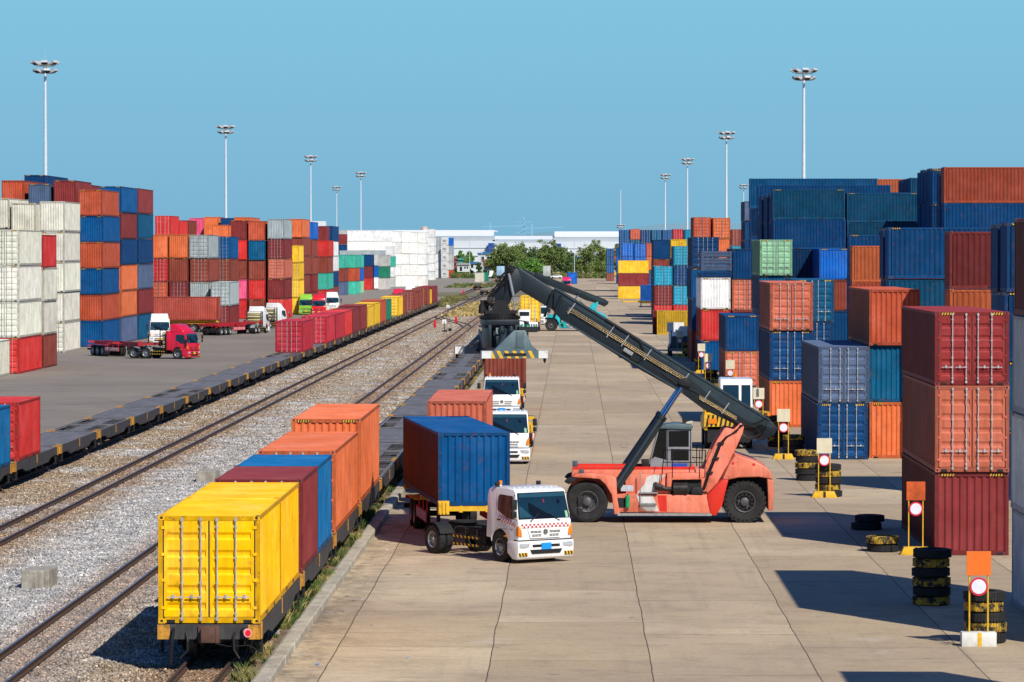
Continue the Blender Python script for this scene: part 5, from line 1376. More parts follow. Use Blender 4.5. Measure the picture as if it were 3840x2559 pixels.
    b=MB(); u,z=rc(1320,470); b.cyl((u-.10,-.7,z),(u+.13,-.75,z),.035,.10,n=14); b.build('horn_speaker',M_SIGNC,cab)
    b=MB(); b.prism(cz([(850,828),(930,828),(930,905),(862,900)]),'y',-.9,-.4); b.build('lamp_box',M_BLACK,r,bevel=.02)
    # rails, ladders, steps (camera side and far side alike)
    for s in (-1,1):
        y=s*1.62; g=MB()
        def T(l,rad=.018): g.tube([(rc(*p)[0],y,rc(*p)[1]) for p in l],rad,6)
        T([(1040,1060),(1060,860),(1080,735),(1100,722),(1480,725),(1475,860)]); T([(1060,842),(1475,845)]); T([(1155,725),(1152,995)]); T([(1420,725),(1418,1000)]); T([(1475,725),(1470,990),(1445,995)])
        g.build('hand_rail',M_HOSE,r)
        g=MB(); y=s*1.76; g.tube([(rc(838,935)[0],y,rc(838,935)[1]),(rc(838,1240)[0],y,rc(838,1240)[1])],.02,6)
        for (c0,c1,cy) in ((835,1010,1140),(835,1000,1245),):
            (ua,z),(ub,_)=rc(c0,cy),rc(c1,cy); a,c=sorted((s*1.5,s*1.84)); g.box(ua,ub,a,c,z-.02,z+.02)
        (ua,z),(ub,_)=rc(615,1348),rc(1535,1348); a,c=sorted((s*1.5,s*1.80)); g.box(ua,ub,a,c,z-.06,z+.03)
        for q in range(14): uu=rc(840+q*11,0)[0]; yy=s*1.845; g.tube([(uu,yy,rc(0,1250)[1]),(uu+.03,yy,rc(0,1312)[1])],.010,4)
        for p in ((905,1115,900,970),(905,1090,985,1090),(1000,1000,995,970)): pass
        g.build('step',M_LADDER,r,smooth=0)
        # off-white swoosh on the flank
        b=MB(); yy=s*1.506; pts=cz([(805,1150),(880,1060),(900,990),(960,968),(1085,972),(1040,1010),(985,1080),(960,1150)]); b.add([(u,yy,z) for u,z in pts],[tuple(range(len(pts)))]); b.build('white_marking',M_WPATCH,r,smooth=0)
        b=MB(); yy=s*1.726; pts=cz([(800,1165),(960,1165),(1020,1320),(900,1318),(835,1260)]); b.add([(u,yy,z) for u,z in pts],[tuple(range(len(pts)))]); b.build('white_marking',M_WPATCH,r,smooth=0)
        b=MB(); yy=s*1.727; pts=cz([(1005,1165),(1095,1165),(1100,1325),(1030,1322),(1020,1260)]); b.add([(u,yy,z) for u,z in pts],[tuple(range(len(pts)))]); b.build('repaint_patch',colred,r,smooth=0)
        b=MB(); yy=s*1.51; pts=cz([(650,1065),(772,1072),(772,1130),(650,1128)]); b.add([(u,yy,z) for u,z in pts],[tuple(range(len(pts)))]); b.build('panel_plate',mat('pale_plate',(.5,.55,.6),dirt=.3),r,smooth=0)
        b=MB(); a,c=sorted((s*1.70,s*1.735)); b.box(rc(603,0)[0],rc(690,0)[0],a,c,rc(0,1285)[1],rc(0,1190)[1]); b.build('vent_grille',M_BLACK,r,smooth=0)
        b=MB(); u,z=rc(714,1280); z2=rc(0,1175)[1]; b.lathe([(.001,z),(.085,z),(.085,z2),(.04,z2+.05),(.001,z2+.05)],(u,s*1.82,0),'z',14,0,closed=False); b.box(u-.03,u+.03,s*1.82-.03,s*1.82+.03,z2+.05,z2+.1,1)
        b.build('extinguisher',[mat('green_bottle',(.02,.30,.12),rough=.3),M_BLACK],r)
    # air filter and exhaust on the camera side
    b=MB(); y=-1.62; b.cyl((rc(1160,0)[0],y,rc(0,1102)[1]),(rc(1300,0)[0],y,rc(0,1102)[1]),.235,n=24); b.cyl((rc(1165,0)[0],y,rc(0,1102)[1]),(rc(1178,0)[0],y,rc(0,1102)[1]),.25,n=24); b.cyl((rc(1280,0)[0],y,rc(0,1102)[1]),(rc(1292,0)[0],y,rc(0,1102)[1]),.25,n=24)
    b.tube([(rc(1160,0)[0],y,rc(0,1105)[1]),(rc(1090,0)[0],y,rc(0,1105)[1]),(rc(1050,0)[0],y,rc(0,1095)[1])],.085,12); b.tube([(rc(1060,0)[0],y,rc(0,1095)[1]),(rc(1000,0)[0],y,rc(0,1080)[1]),(rc(985,0)[0],-1.4,rc(0,1060)[1])],.12,12)
    b.build('air_filter',mat('brown_black_metal',(.035,.03,.028),rough=.4,metal=.4,var=.4,rust=.4),r)
    b=MB(); b.prism(rcs([(1335,1118),(1350,1080),(1440,1085),(1450,1110),(1450,1158),(1335,1156)]),'y',-1.75,-1.46); b.build('battery_box',M_BLACK,r,bevel=.02)
    b=MB(); u,z=rc(1902,855); b.box(u-.10,u+.10,-1.5,-1.35,z-.09,z+.10); b.box(u-.06,u+.06,-1.51,-1.49,z-.03,z+.05); b.build('rear_lamp',M_BLACK,r)
    for (cx,cy,yy) in ((200,888,-.6),(262,943,-1.5),(200,888,.6)):
        b=MB(); u,z=rc(cx,cy); b.box(u-.10,u+.10,yy-.12,yy+.12,z-.10,z+.09); b.build('work_lamp',mat('grey_lamp_box',(.06,.085,.10),rough=.4),r,bevel=.01)
    for cx,cy in ((1745,850),(1948,862)):
        b=MB(); u,z=rc(cx,cy); b.cyl((u,-1.745,z-.0),(u,-1.72,z),.055,n=14); b.build('reflector',M_ORRED,r)
    # ---------------- boom (raised, sloping down to the rear)
    X0=.54
    def pc(px,py,Yb=138.6): return ((px-VX)*Yb/F-X0, H0-(py-VY)*Yb/F)
    piv=Vector((rc(1960,470)[0],0,rc(0,470)[1]))
    bm_=bpy.data.objects.new('boom',None)
    outer=[pc(2078,1080),(pc(2891,1580)),pc(2915,1603),pc(2898,1632),pc(2850,1652),pc(2742,1583),pc(2640,1536),pc(2551,1470),pc(2400,1386),pc(2105,1200),pc(2075,1165)]
    inner=[pc(1925,1003),pc(1952,1008),pc(2160,1138),pc(2160,1215),pc(1946,1086),pc(1918,1075)]
    def turn(l):
        if not ang: return l
        out=[]
        for u,z in l:
            d=Vector((u-piv.x,0,z-piv.z)); c,s=math.cos(ang),math.sin(ang); out.append((piv.x+d.x*c-d.z*s, piv.z+d.x*s+d.z*c))
        return out
    b=MB(); b.prism(turn(outer),'y',-.46,.46); bo=b.build('boom',M_BOOM,r,bevel=.02)
    b=MB(); b.prism(turn(inner),'y',-.36,.36); bi=b.build('inner_boom',M_BOOM,bo,bevel=.02)
    def tp(px,py,y=0): 
        (u,z),=turn([pc(px,py)]); return (u,y,z)
    for s in (-1,1):
        y_=s*.468
        for pl in ([(2300,1226),(2885,1577),(2897,1604),(2800,1578),(2700,1512),(2600,1432),(2500,1360),(2400,1292)],[(2105,1108),(2300,1226),(2300,1236),(2105,1122)]):
            q=MB(); q.add([tp(x,y,y_) for x,y in pl],[tuple(range(len(pl)))]); q.build('web_plate',mat('boom_web_paint',(.028,.046,.055),rough=.4,var=.2,dirt=.35),bo,smooth=0)
    # flange strips along the upper and lower edge, collars, wear pads
    f=MB()
    for (p,q,w_,yy) in (((2085,1082),(2885,1574),.035,.49),((2110,1200),(2560,1470),.03,.49)):
        for s in (-1,1):
            a=Vector(tp(*p,s*.44)); c=Vector(tp(*q,s*.44)); d=(c-a).normalized(); n=Vector((-d.z,0,d.x)); 
            f.add([a+n*w_+Vector((0,-s*.03,0)),c+n*w_+Vector((0,-s*.03,0)),c+n*w_+Vector((0,s*.06,0)),a+n*w_+Vector((0,s*.06,0)),a-n*w_+Vector((0,-s*.03,0)),c-n*w_+Vector((0,-s*.03,0)),c-n*w_+Vector((0,s*.06,0)),a-n*w_+Vector((0,s*.06,0))],[(0,1,2,3),(4,7,6,5),(0,4,5,1),(1,5,6,2),(2,6,7,3),(3,7,4,0)])
    f.build('flange',mat('boom_flange_paint',(.035,.055,.065),rough=.45,var=.2,dirt=.4),bo,smooth=0)
    if hero:
        # darker recessed flank stripe, pipes, hose loops
        g=MB()
        for k_ in range(3):
            off=k_*7-4
            g.tube([tp(2128+off*.5,1165-off,-.50),tp(2150,1170-off,-.52),tp(2390,1318-off,-.52),tp(2500,1385-off,-.52)],.014,6)
            g.tube([tp(2425,1340-off,-.50),tp(2570,1425-off,-.50)],.013,6)
            g.tube([tp(2620,1490-off*.8,-.50),tp(2760,1570-off*.8,-.50)],.013,6)
        g.build('hydraulic_pipe',M_GOLD,bo)
        g=MB()
        for (x,y) in ((2135,1163),(2280,1250),(2335,1283),(2420,1335),(2560,1425),(2640,1490),(2710,1535)):
            a=Vector(tp(x-6,y+14,-.53)); c=Vector(tp(x+22,y-26,-.53)); g.tube([a,c],.022,6)
        g.build('pipe_clamp',M_ROD,bo)
        g=MB()
        arc=[tp(2300+ (0),1180,-.50)]
        pth=[(2270,1195),(2360,1250),(2400,1278),(2412,1310),(2408,1340),(2390,1352),(2362,1340)]
        for o_ in (0,4): g.tube([tp(x,y+o_,-.50) for x,y in pth],.030,6)
        g.tube([tp(x,y,-.51) for x,y in ((2480,1395),(2540,1440),(2600,1462),(2660,1500))],.012,6)
        for k_ in range(7):
            ph=k_*.5
            g.tube([tp(2700+5*k_,1545+4*k_,-.50),tp(2770+6*k_,1585+2*k_,-.58),tp(2830+7*k_,1600-6*k_,-.62-.02*k_),tp(2850+3*k_,1625-3*k_,-.6),tp(2800+4*k_,1640+1*k_,-.55),tp(2770-3*k_,1610+4*k_,-.52)],.018,6)
        for k_ in range(4):
            o_=.05*k_
            pts=[rc(1860-12*k_,480),rc(1800,520+6*k_),rc(1700-6*k_,600),rc(1640-8*k_,670),rc(1590-8*k_,800),rc(1530-8*k_,950),rc(1475-7*k_,1120)]
            g.tube([(u,-1.02-.01*k_,z) for u,z in pts],.018,6)
        g.build('hydraulic_hose',M_HOSE,bo)
        g=MB()
        for (x,y) in ((1640,660),(1590,810),(1530,950),(1470,1145)):
            u,z=rc(x,y); g.box(u-.13,u+.10,-1.07,-.98,z-.03,z+.03)
        g.build('hose_clamp',M_BLACK,bo,smooth=0)
        g=MB(); g.box(-.19,.19,-.03,.03,-.07,.07); 
        o=g.build('junction_box',M_LADDER,bo,bevel=.01); o.location=tp(2355,1318,-.53); o.rotation_euler=(0,R(31.5),0)
        # collar at the outer boom mouth
        g=MB()
        for (x0,y0,x1,y1) in ((2050,1180,2075,1090),(2080,1198,2105,1108)):
            for s in (-1,1): g.tube([tp(x0-8,y0+8,s*.52),tp(x1,y1,s*.52)],.05,8)
        g.build('collar',M_BOOM,bo)
        g=MB(); g.cyl(tp(2058,1165,-.75),tp(2058,1165,.75),.07,n=12); g.build('cross_pin',M_BLACK,bo)
        # riveted top plates
        for (a_,c_) in (((2105,1096),(2300,1215)),):
            pass
    g=MB(); c=Vector(tp(2880,1560,-.2)); g.lathe([(.07,0),(.08,.02),(.07,.10),(.001,.14)],c,'z',14,closed=False); g.build('beacon',M_AMBER,bo)
    g=MB(); a=Vector(tp(2580,1432)); 
    g.add([],[])
    for s in (-1,1):
        pl=turn([pc(2545,1420),pc(2575,1415),pc(2588,1432),pc(2586,1452),pc(2560,1445),pc(2540,1436)]); y0,y1=sorted((s*.47,s*.56)); q=MB(); q.prism(pl,'y',y0,y1); q.build('cylinder_bracket',M_BLACK,bo,bevel=.01)
    # lift cylinders, one each side
    for s in (-1,1):
        y=s*.72
        p0=Vector((rc(590,1100)[0],s*1.55,rc(0,1100)[1])); p1=Vector((rc(1010,390)[0],y,rc(0,390)[1])); 
        ptop=Vector(tp(2553,1452,y)) if not ang else Vector(tp(2553,1452,y))
        d=(ptop-p0).normalized(); L1=(p1-p0).length if not ang else (ptop-p0).length*.72
        q=MB(); q.cyl(p0,p0+d*L1,.165,n=20); q.cyl(p0+d*(L1-.12),p0+d*(L1+.03),.19,n=20); q.box(-.07,.07,-.06,.06,0,L1*.86,0,Matrix.Translation(p0+Vector((.12,-.12*1,0)))@d.to_track_quat('Z','Y').to_matrix().to_4x4())
        cy=q.build('lift_cylinder',M_BOOM,r)
        q=MB(); q.cyl(p0+d*L1,ptop,.085,n=18); q.build('piston_rod',mat('polished_rod',(.55,.62,.7),rough=.08,metal=1,var=.05),cy)
    # ---------------- boom head, rotator and spreader
    hd=[pc(x*.3189+1660,y*.3189+950) for x,y in ((770,185),(880,175),(930,300),(935,420),(870,470),(820,500),(790,590),(730,640),(660,640),(620,560),(600,500),(630,420),(690,330))]
    def shift(l): return l
    if not ang:
        for s in (-1,1):
            y0,y1=sorted((s*.30,s*.44)); q=MB(); q.prism(hd,'y',y0,y1); q.build('head_plate',M_BOOM,bo,bevel=.015)
        q=MB(); (u,z)=pc(1882,1160); q.cyl((u,-.6,z),(u,.6,z),.15,n=20); (u,z)=pc(1905,1022); q.cyl((u,-.5,z),(u,.5,z),.10,n=16)
        q.prism([pc(x*.3189+1660,y*.3189+950) for x,y in ((640,640),(690,585),(760,600),(790,660),(800,730),(640,730))],'y',-.26,.26)
        q.build('pivot',M_BLACK,bo)
        q=MB()
        for (y,x0,y0,x1,y1,rr) in ((-.55,780,240,835,500,.055),(-.55,835,500,855,700,.028),(.5,780,240,835,500,.055),(.5,640,560,560,640,.03)):
            u0,z0=pc(x0*.3189+1660,y0*.3189+950); u1,z1=pc(x1*.3189+1660,y1*.3189+950); q.tube([(u0,y,z0),(u1,y,z1)],rr,10)
        q.build('damper_cylinder',M_GREY,bo)
        q=MB()
        for k_ in range(9):
            pts=[(760+10*k_,200),(700+8*k_-12*(k_%3),250+12*k_),(640-14*k_+30*(k_%2),380+18*k_),(560+8*k_,460+14*k_),(520+10*k_,560+5*k_),(540+4*k_,620)]
            q.tube([(*pc(x*.3189+1660,y*.3189+950),) and (pc(x*.3189+1660,y*.3189+950)[0],-.46-.04*(k_%4)+.02*i,pc(x*.3189+1660,y*.3189+950)[1]) for i,(x,y) in enumerate(pts)],.017,6)
        for k_ in range(6):
            pts=[(900-20*k_,180),(820-15*k_,150-6*k_),(770-6*k_,190+10*k_),(800-9*k_,330+22*k_),(760-9*k_,440+12*k_)]
            q.tube([(pc(x*.3189+1660,y*.3189+950)[0],-.40-.03*k_,pc(x*.3189+1660,y*.3189+950)[1]) for x,y in pts],.015,6)
        for k_ in range(9):
            pts=[(900+14*k_,790),(960+7*k_,800+6*k_),(965+3*k_,850),(920+4*k_,920)]
            q.tube([(pc(x*.3189+1660,y*.3189+950)[0],-.3-.08*k_,pc(x*.3189+1660,y*.3189+950)[1]) for x,y in pts],.016,6)
        q.build('hydraulic_hose',M_HOSE,bo)
        cxs,cys,cz_=-2.72-X0,-.4,7.62     # rotator axis in machine coordinates
        rot=bpy.data.objects.new('x',None); 
        q=MB(); q.lathe([(.01,-.12),(.72,-.12),(.72,.02),(.60,.05),(.60,.11),(.01,.11)],(0,0,0),'z',40,closed=False)
        for i in range(44):
            q.box(.72,.765,-.022,.022,-.10,.0,0,Matrix.Rotation(2*PI*i/44,4,'Z'))
        ro=q.build('slewing_ring',mat('greased_ring',(.02,.019,.018),rough=.5,metal=.4,var=.4),r,(cxs,cys,cz_))
        q=MB()
        for (x,y) in ((-.66,-.15),(-.55,.35)): 
            q.cyl((x,y,.1),(x,y,.40),.13,n=16); q.cyl((x,y,.40),(x,y,.47),.09,n=14); q.cyl((x,y,.47),(x,y,.60),.065,n=12)
        q.box(-.55,.66,-.42,.42,.10,.22); q.prism([(-.32,.22),(-.16,.60),(.22,.60),(.38,.22)],'y',-.26,.26)
        q.build('slew_motor',M_BLACK,ro)
        sp=MB(); q=sp
        yawS=R(11)
        q.box(-.62,.62,-.75,.75,-.32,-.12); q.box(-.7,.7,-.62,.62,-.42,-.34)
        for sx in (-1,1): q.box(sx*.50-.06,sx*.50+.06,-.75,.75,-1.18,-.30); q.box(sx*.28-.05,sx*.28+.05,-.5,.5,-1.10,-.40)
        q.box(-.40,.40,-.3,.3,-1.15,-.75)
        q.box(-.32,.32,-2.9,2.9,-1.38,-1.02)
        for (x,y) in ((-.1,-.95),(.25,-.95)): q.cyl((x,y,-1.0),(x,y,-.35),.10,n=14); q.cyl((x,y,-.6),(x,y,-.45),.14,n=14)
        q.tube([(-.9,-.6,-.9),(-1.1,-.6,-1.0),(-1.15,-.2,-1.1)],.06,8)
        so_=q.build('spreader',M_BOOM,ro,(0,0,0),(0,0,yawS),bevel=.01)
        q=MB(); q.prism([(-1.3,.0),(-1.28,.0),(1,0)],'y',0,0.001) if False else None
        # control valve block with green caps
        v=MB(); v.box(.55,1.35,-1.0,-.7,-.55,-.38,0)
        for k_ in range(8): v.cyl((.60+.09*k_,-.85,-.38),(.60+.09*k_,-.85,-.28),.03,n=8,mi=1)
        v.build('valve_block',[M_BLACK,mat('green_cap',(.03,.25,.15))],so_)
        for sy in (-1,1):
            yb=sy*3.05
            e=MB(); e.box(-1.22,1.22,yb-.14,yb+.14,-1.48,-1.20,0)
            yf=yb-.143
            e.box(-1.223,-.86,yb-.145,yb+.145,-1.478,-1.203,1); e.box(.88,1.223,yb-.145,yb+.145,-1.478,-1.203,1)
            for k_ in (range(6) if sy<0 else ()):
                a=-.84+k_*.29; e.add([(a,yf,-1.478),(a+.13,yf,-1.478),(a,yf,-1.203) if False else (a+.0,yf,-1.203),(a-.13 if a-.13>-.86 else -.86,yf,-1.203)],[(0,1,2,3)],2)
            e.box(-.36,.38,yf-.008,yf,-1.40,-1.29,3); e.cyl((-.36,yf-.008,-1.345),(-.36,yf,-1.345),.055,n=14,mi=3); e.cyl((.38,yf-.008,-1.345),(.38,yf,-1.345),.055,n=14,mi=3)
            eb=e.build('end_beam',[M_BOOML,mat('worn_white_paint',(.66,.66,.62),rough=.6,rust=.55,scale=4),M_YEL,M_BLACK],so_,smooth=0)
            for sx in (-1,1):
                t_=MB(); t_.cyl((sx*1.13,yb,-1.48),(sx*1.13,yb,-1.56),.05,n=10); t_.cyl((sx*1.13,yb,-1.56),(sx*1.13,yb,-1.66),.06,.02,n=10); t_.build('twistlock',M_BLACK,eb)
            # gusset plate rising toward the middle
            g=MB(); g.prism([(-.78,-1.20),(-.02,-.46),(.40,-.46),(.64,-1.0),(.86,-1.20)],'y',yb-.10,yb+.04); 
            g.prism([(.04,-1.10),(.06,-.5),(.34,-.5),(.36,-1.10)],'y',yb-.125,yb-.10)
            # braces from the gusset back to the centre beam
            for sx in (-.3,.5): g.add([(sx,yb-sy*.0,-.50),(sx,yb,-1.2),(sx,sy*1.4,-1.1),(sx,sy*1.4,-1.0)],[(0,1,2,3)]); g.add([(sx+.03,yb,-.50),(sx+.03,yb,-1.2),(sx+.03,sy*1.4,-1.1),(sx+.03,sy*1.4,-1.0)],[(3,2,1,0)])
            g.build('gusset',M_BOOML,so_,bevel=.012)
    else:
        q=MB(); a=Vector(tp(1930,1050)); 
        q.prism([(a.x-.4,a.z+.3),(a.x+.5,a.z+.3),(a.x+.1,a.z-1.3),(a.x-.7,a.z-1.3)],'y',-.4,.4); q.build('head_plate',M_BOOM,bo)
        q=MB(); q.cyl((a.x-.3,0,a.z-1.3),(a.x-.3,0,a.z-1.5),.7,n=24); q.box(a.x-.8,a.x+.2,-3.1,3.1,a.z-2.1,a.z-1.7)
        for sy in (-1,1): q.box(a.x-1.5,a.x+.9,sy*3.1-.15,sy*3.1+.15,a.z-2.15,a.z-1.85)
        q.box(a.x-.7,a.x+.1,-.6,.6,a.z-1.75,a.z-1.5)
        q.build('spreader',M_BOOM,bo)
    return r
rs=reach_stacker('reach_stacker','faded orange-red container reach stacker with raised dark boom over the lane',M_ORANGE,M_ORRED)
rs.location=(.54,138.55,0)
M_TEAL2=mat('teal_machine_paint_dark',(.01,.34,.38),rough=.4,var=.15)
r2=reach_stacker('reach_stacker','turquoise reach stacker further down the lane behind the orange one',M_TEAL,M_TEAL2,hero=False,ang=R(10.5))
r2.location=(gx(2068,461),461,0)
# ---------------------------------------------------------------- light masts
def mast(name,label,x,y,hp=36.0,ring=None,small=False):
    r=empty(name,(x,y,0),0,label,'light mast','tall light masts around the yard')
    b=MB(); b.cyl((0,0,0),(0,0,hp*.35),.36,.30,n=16); b.cyl((0,0,hp*.35),(0,0,hp*.7),.29,.24,n=16); b.cyl((0,0,hp*.7),(0,0,hp),.23,.17,n=16); b.cyl((0,0,0),(0,0,.06),.5,n=16); b.build('pole',M_POLE,r)
    b=MB(); b.tube([(0,0,hp),(0,0,hp+1.4)],.012,6); b.build('lightning_rod',M_POLE,r)
    z=ring or hp-.6
    b=MB(); 
    for rr,zz in ((1.25,z),(1.05,z-1.0)):
        n=24
        b.tube([(rr*math.cos(2*PI*i/n),rr*math.sin(2*PI*i/n),zz) for i in range(n+1)],.04,6)
        for i in range(4): a=PI/4+i*PI/2; b.tube([(.1*math.cos(a),.1*math.sin(a),zz),(rr*math.cos(a),rr*math.sin(a),zz)],.03,6)
    b.cyl((0,0,z-.9),(0,0,z+.3),.22,n=12); b.build('ring_frame',M_LADDER,r)
    k_=0
    for rr,zz,n,el in ((1.6,z+.25,7,.5),(1.3,z-.85,6,.25)):
        for i in range(n):
            a=2*PI*i/n+.3+(zz<z)*.5; M=Matrix.Rotation(a,4,'Z')@Matrix.Translation((rr,0,zz))@Matrix.Rotation(-el*.0-.45,4,'Y')
            b=MB(); b.box(-.24,.44,-.44,.44,-.02,.3,0,M); b.box(-.22,.44,-.4,.4,-.08,-.02,1,M); b.box(-.02,.02,-.34,-.31,-.2,.1,1,M); b.build('floodlight',[mat('grey_lamp_housing',(.45,.46,.47),rough=.5),M_BLACK],r,bevel=.02,segs=1)
    return r
ML=[(168,245,-2.855,'leftmost and nearest light mast, above the left container stacks'),(846,482,-2.855,'second light mast from the left, above the two-colour wall'),(1165,592,-2.855,'third light mast from the left, behind the slim blue container'),(1353,652,-2.79,'fourth tall light mast on the left, above the white wall')]
for px,py,s_,lb in ML: Y=25.4*F/(VY-py); mast('light_mast',lb,gx(px,Y),Y)
Y=25.4*F/(VY-705); mast('light_mast','smaller distant mast between the third and fourth left ones',gx(1262,Y),Y)
for px,py,lb in ((3012,275,'nearest right light mast rising above the big blue wall'),(2723,505,'light mast rising behind the orange door containers'),(2577,603,'light mast left of the orange door containers'),(2494,660,'shorter distant mast above the far door wall'),(2787,698,'small mast peeking over the dark stack left of the blue wall')):
    Y=25.4*F/(VY-py); mast('light_mast',lb,gx(px,Y),Y)
Y=25.4*F/(VY-718); mast('light_mast','mast with its lamp ring lowered halfway beside the far door wall',gx(2327,Y),Y,36,H0+(VY-848)*Y/F)
# ---------------------------------------------------------------- kerb signs
def sign(px,py,face,base='y',label='',Y=None,turn=0):
    Y=Y or gy(py); x=gx(px,Y); r=empty('lane_sign',(x,Y,0),turn,label,'lane sign','lane signs along the right stacks')
    m=M_YEL if base=='y' else mat('worn_white_block',(.68,.68,.62),rough=.7,rust=.3,scale=5)
    b=MB(); 
    if base=='y': b.prism([(-.52,0),(.52,0),(.40,.26),(-.40,.26)],'y',-.2,.2,0); b.box(-.06,.06,-.203,-.19,.0,.262,1)
    else: b.box(-.44,.44,-.2,.2,0,.36,0); b.box(-.05,.07,-.203,-.19,.0,.362,1)
    b.build('base',[m,M_SEAL if base=='y' else M_YEL],r,bevel=.01)
    p=MB()
    for s in (-1,1): p.cyl((s*.23,0,.2),(s*.23,0,1.75),.022,n=8)
    for q in (0,1):
        pp=MB(); s=-1 if q==0 else 1; pp.cyl((s*.235,0,.2),(s*.235,0,1.95),.022,n=8); pp.build('post',M_YEL,r)
    d=MB(); d.cyl((0,-.03,1.52),(0,-.05,1.52),.235,n=36,mi=0); d.cyl((0,-.051,1.52),(0,-.056,1.52),.185,n=36,mi=1); d.build('round_disc',[mat('red_sign_rim',(.62,.02,.06),rough=.4),M_SIGNW],r)
    b=MB(); b.box(-.31,.31,-.045,-.025,1.80,2.42); b.build('square_board',{'c':M_SIGNC,'o':M_SIGNO,'b':M_SIGNB}[face],r,bevel=.006,smooth=0)
    return r
sign(3670,2423,'o','w','lane sign with bright orange board on a white block, nearest one')
sign(3434,2080,'b','y','lane sign with dark rusted orange board beside the three-high stack')
sign(3091,1866,'c','y','cream-board lane sign with litter at its base, before the blue doors')
sign(2938,1722,'c','y','cream-board lane sign just right of the boom end')
sign(2845,0,'c','y','cream-board lane sign right above the orange beacon',Y=206)
sign(2738,0,'c','y','cream-board lane sign above the white terminal cab',Y=258)
sign(2655,1449,'c','y','dull cream-board lane sign with shaded disc behind the boom',turn=.5)
sign(2630,1400,'c','y','cream-board lane sign in front of the blue bottom container')
sign(2549,1338,'c','y','furthest cream-board lane sign beside the white boards')
# ---------------------------------------------------------------- tyres
M_TYY=mat('tyre_yellow_painted',(.50,.31,.03),rough=.85,var=.4,scale=5,dirt=.6,wear=.2,bump=.3)
# scuffed paint lets the rubber through
def tyre_mesh(painted):
    b=MB(); R0,w_=.52,.27
    b.lathe([(R0*.56,-w_*.42),(R0*.70,-w_*.5),(R0*.90,-w_*.46),(R0,-w_*.30),(R0*1.01,0),(R0,w_*.30),(R0*.90,w_*.46),(R0*.70,w_*.5),(R0*.56,w_*.42),(R0*.60,0)],(0,0,w_/2),'z',36)
    n=40
    for i in range(n):
        M=Matrix.Rotation(2*PI*i/n,4,'Z')
        for q in (-1,1): b.box(R0-.01,R0+.014,-.028,.028,w_/2+q*.06-.045,w_/2+q*.06+.045,0,M@Matrix.Rotation(q*.0,4,'X'))
    return b.mesh('tyre',[M_TYY if painted else M_RUB])
TYM=(tyre_mesh(False),tyre_mesh(True))
def tyres(px,py,pat,where,Y=None,seq=None,big=1.0):
    Y=Y or gy(py); x=gx(px,Y); z=0
    for i,p in enumerate(pat):
        s_=random.uniform(.96,1.03)*big
        c='yellow-painted' if p=='y' else 'black'
        lab=f"{c} tyre, {ORD[i+1]} up in {where}" if len(pat)>1 else f"{c} tyre {where}"
        o=link('tyre',TYM[p=='y'],None,(x+random.uniform(-.04,.04),Y+random.uniform(-.04,.04),z),(random.uniform(-.012,.012),random.uniform(-.012,.012),random.uniform(0,6)))
        o.scale=(s_,s_,1); tag(o,lab,'tyre','tyres piled along the right lane'); z+=.268
Yt=gy(2417)+.55
tyres(3695,0,'bybyb','the pile behind the nearest orange sign',Y=Yt)
tyres(3493,2268,'ybybyb','the tall dark pile left of the nearest sign')
tyres(3309,2068,'by','the low pair of tyres nearest the rusted sign')
tyres(3250,1986,'b','lying bottom-left of the offset pair in shadow'); 
o=link('tyre',TYM[0],None,(gx(3262,gy(1986)),gy(1986)+.05,.27)); tag(o,'black tyre resting on the offset pair in shadow','tyre','tyres piled along the right lane')
tyres(3106,0,'bybyb','the pile behind the sign with litter',Y=gy(1866)+.65)
tyres(3026,1802,'bbyby','the pile left of the sign with litter')
tyres(2919,1676,'bybbyb','the pile left of the sign at the boom end')
tyres(2975,1712,'bbby','the dark pile right of the sign at the boom end')
tyres(2850,0,'byby','the pile behind the sign above the beacon',Y=207.5)
tyres(2722,0,'bybyb','the wide pile right of the boom, nearer half',Y=257)
tyres(2700,0,'ybyb','the wide pile right of the boom, left half',Y=259)
tyres(2665,1440,'byby','the pile behind the dull shaded sign')
tyres(2629,1392,'yyby','the yellow pile at the blue bottom container')
tyres(2582,1337,'byyby','the pile beside the furthest sign')
# ---------------------------------------------------------------- concrete blocks on the ballast
for px,py,w_,d_,h_2,lb in ((124,2208,.85,1.6,.55,'mossy concrete block on the ballast, nearest the left corner'),(768,1808,.86,1.6,.5,'stained concrete block left of the orange container'),(1093,1602,.85,1.6,.45,'stained concrete block behind the tall orange container'),(1297,1465,1.9,2.2,.18,'flat concrete slab lying between the middle tracks'),(1400,1402,.8,1.8,.35,'small concrete block beyond the flat slab'),(1478,1348,.9,1.8,.4,'concrete block among tan gravel, second beyond the slab'),(1549,1303,.9,1.8,.45,'concrete block nearest the point levers'),(1608,1270,1.6,3,.4,'wide low concrete slab beside the point levers'),(1722,1178,1.5,3,.35,'far low slab near the dry grass')):
    Y=gy(py); b=MB(); b.prism([(-w_/2,0),(w_/2,0),(w_/2*.97,h_2),(-w_/2*.97,h_2)],'y',0,d_)
    o=b.build('concrete_block',M_CONC,None,(gx(px,Y),Y,-.05),(0,0,random.uniform(-.06,.06)),bevel=.025,smooth=0); tag(o,lb,'concrete block')
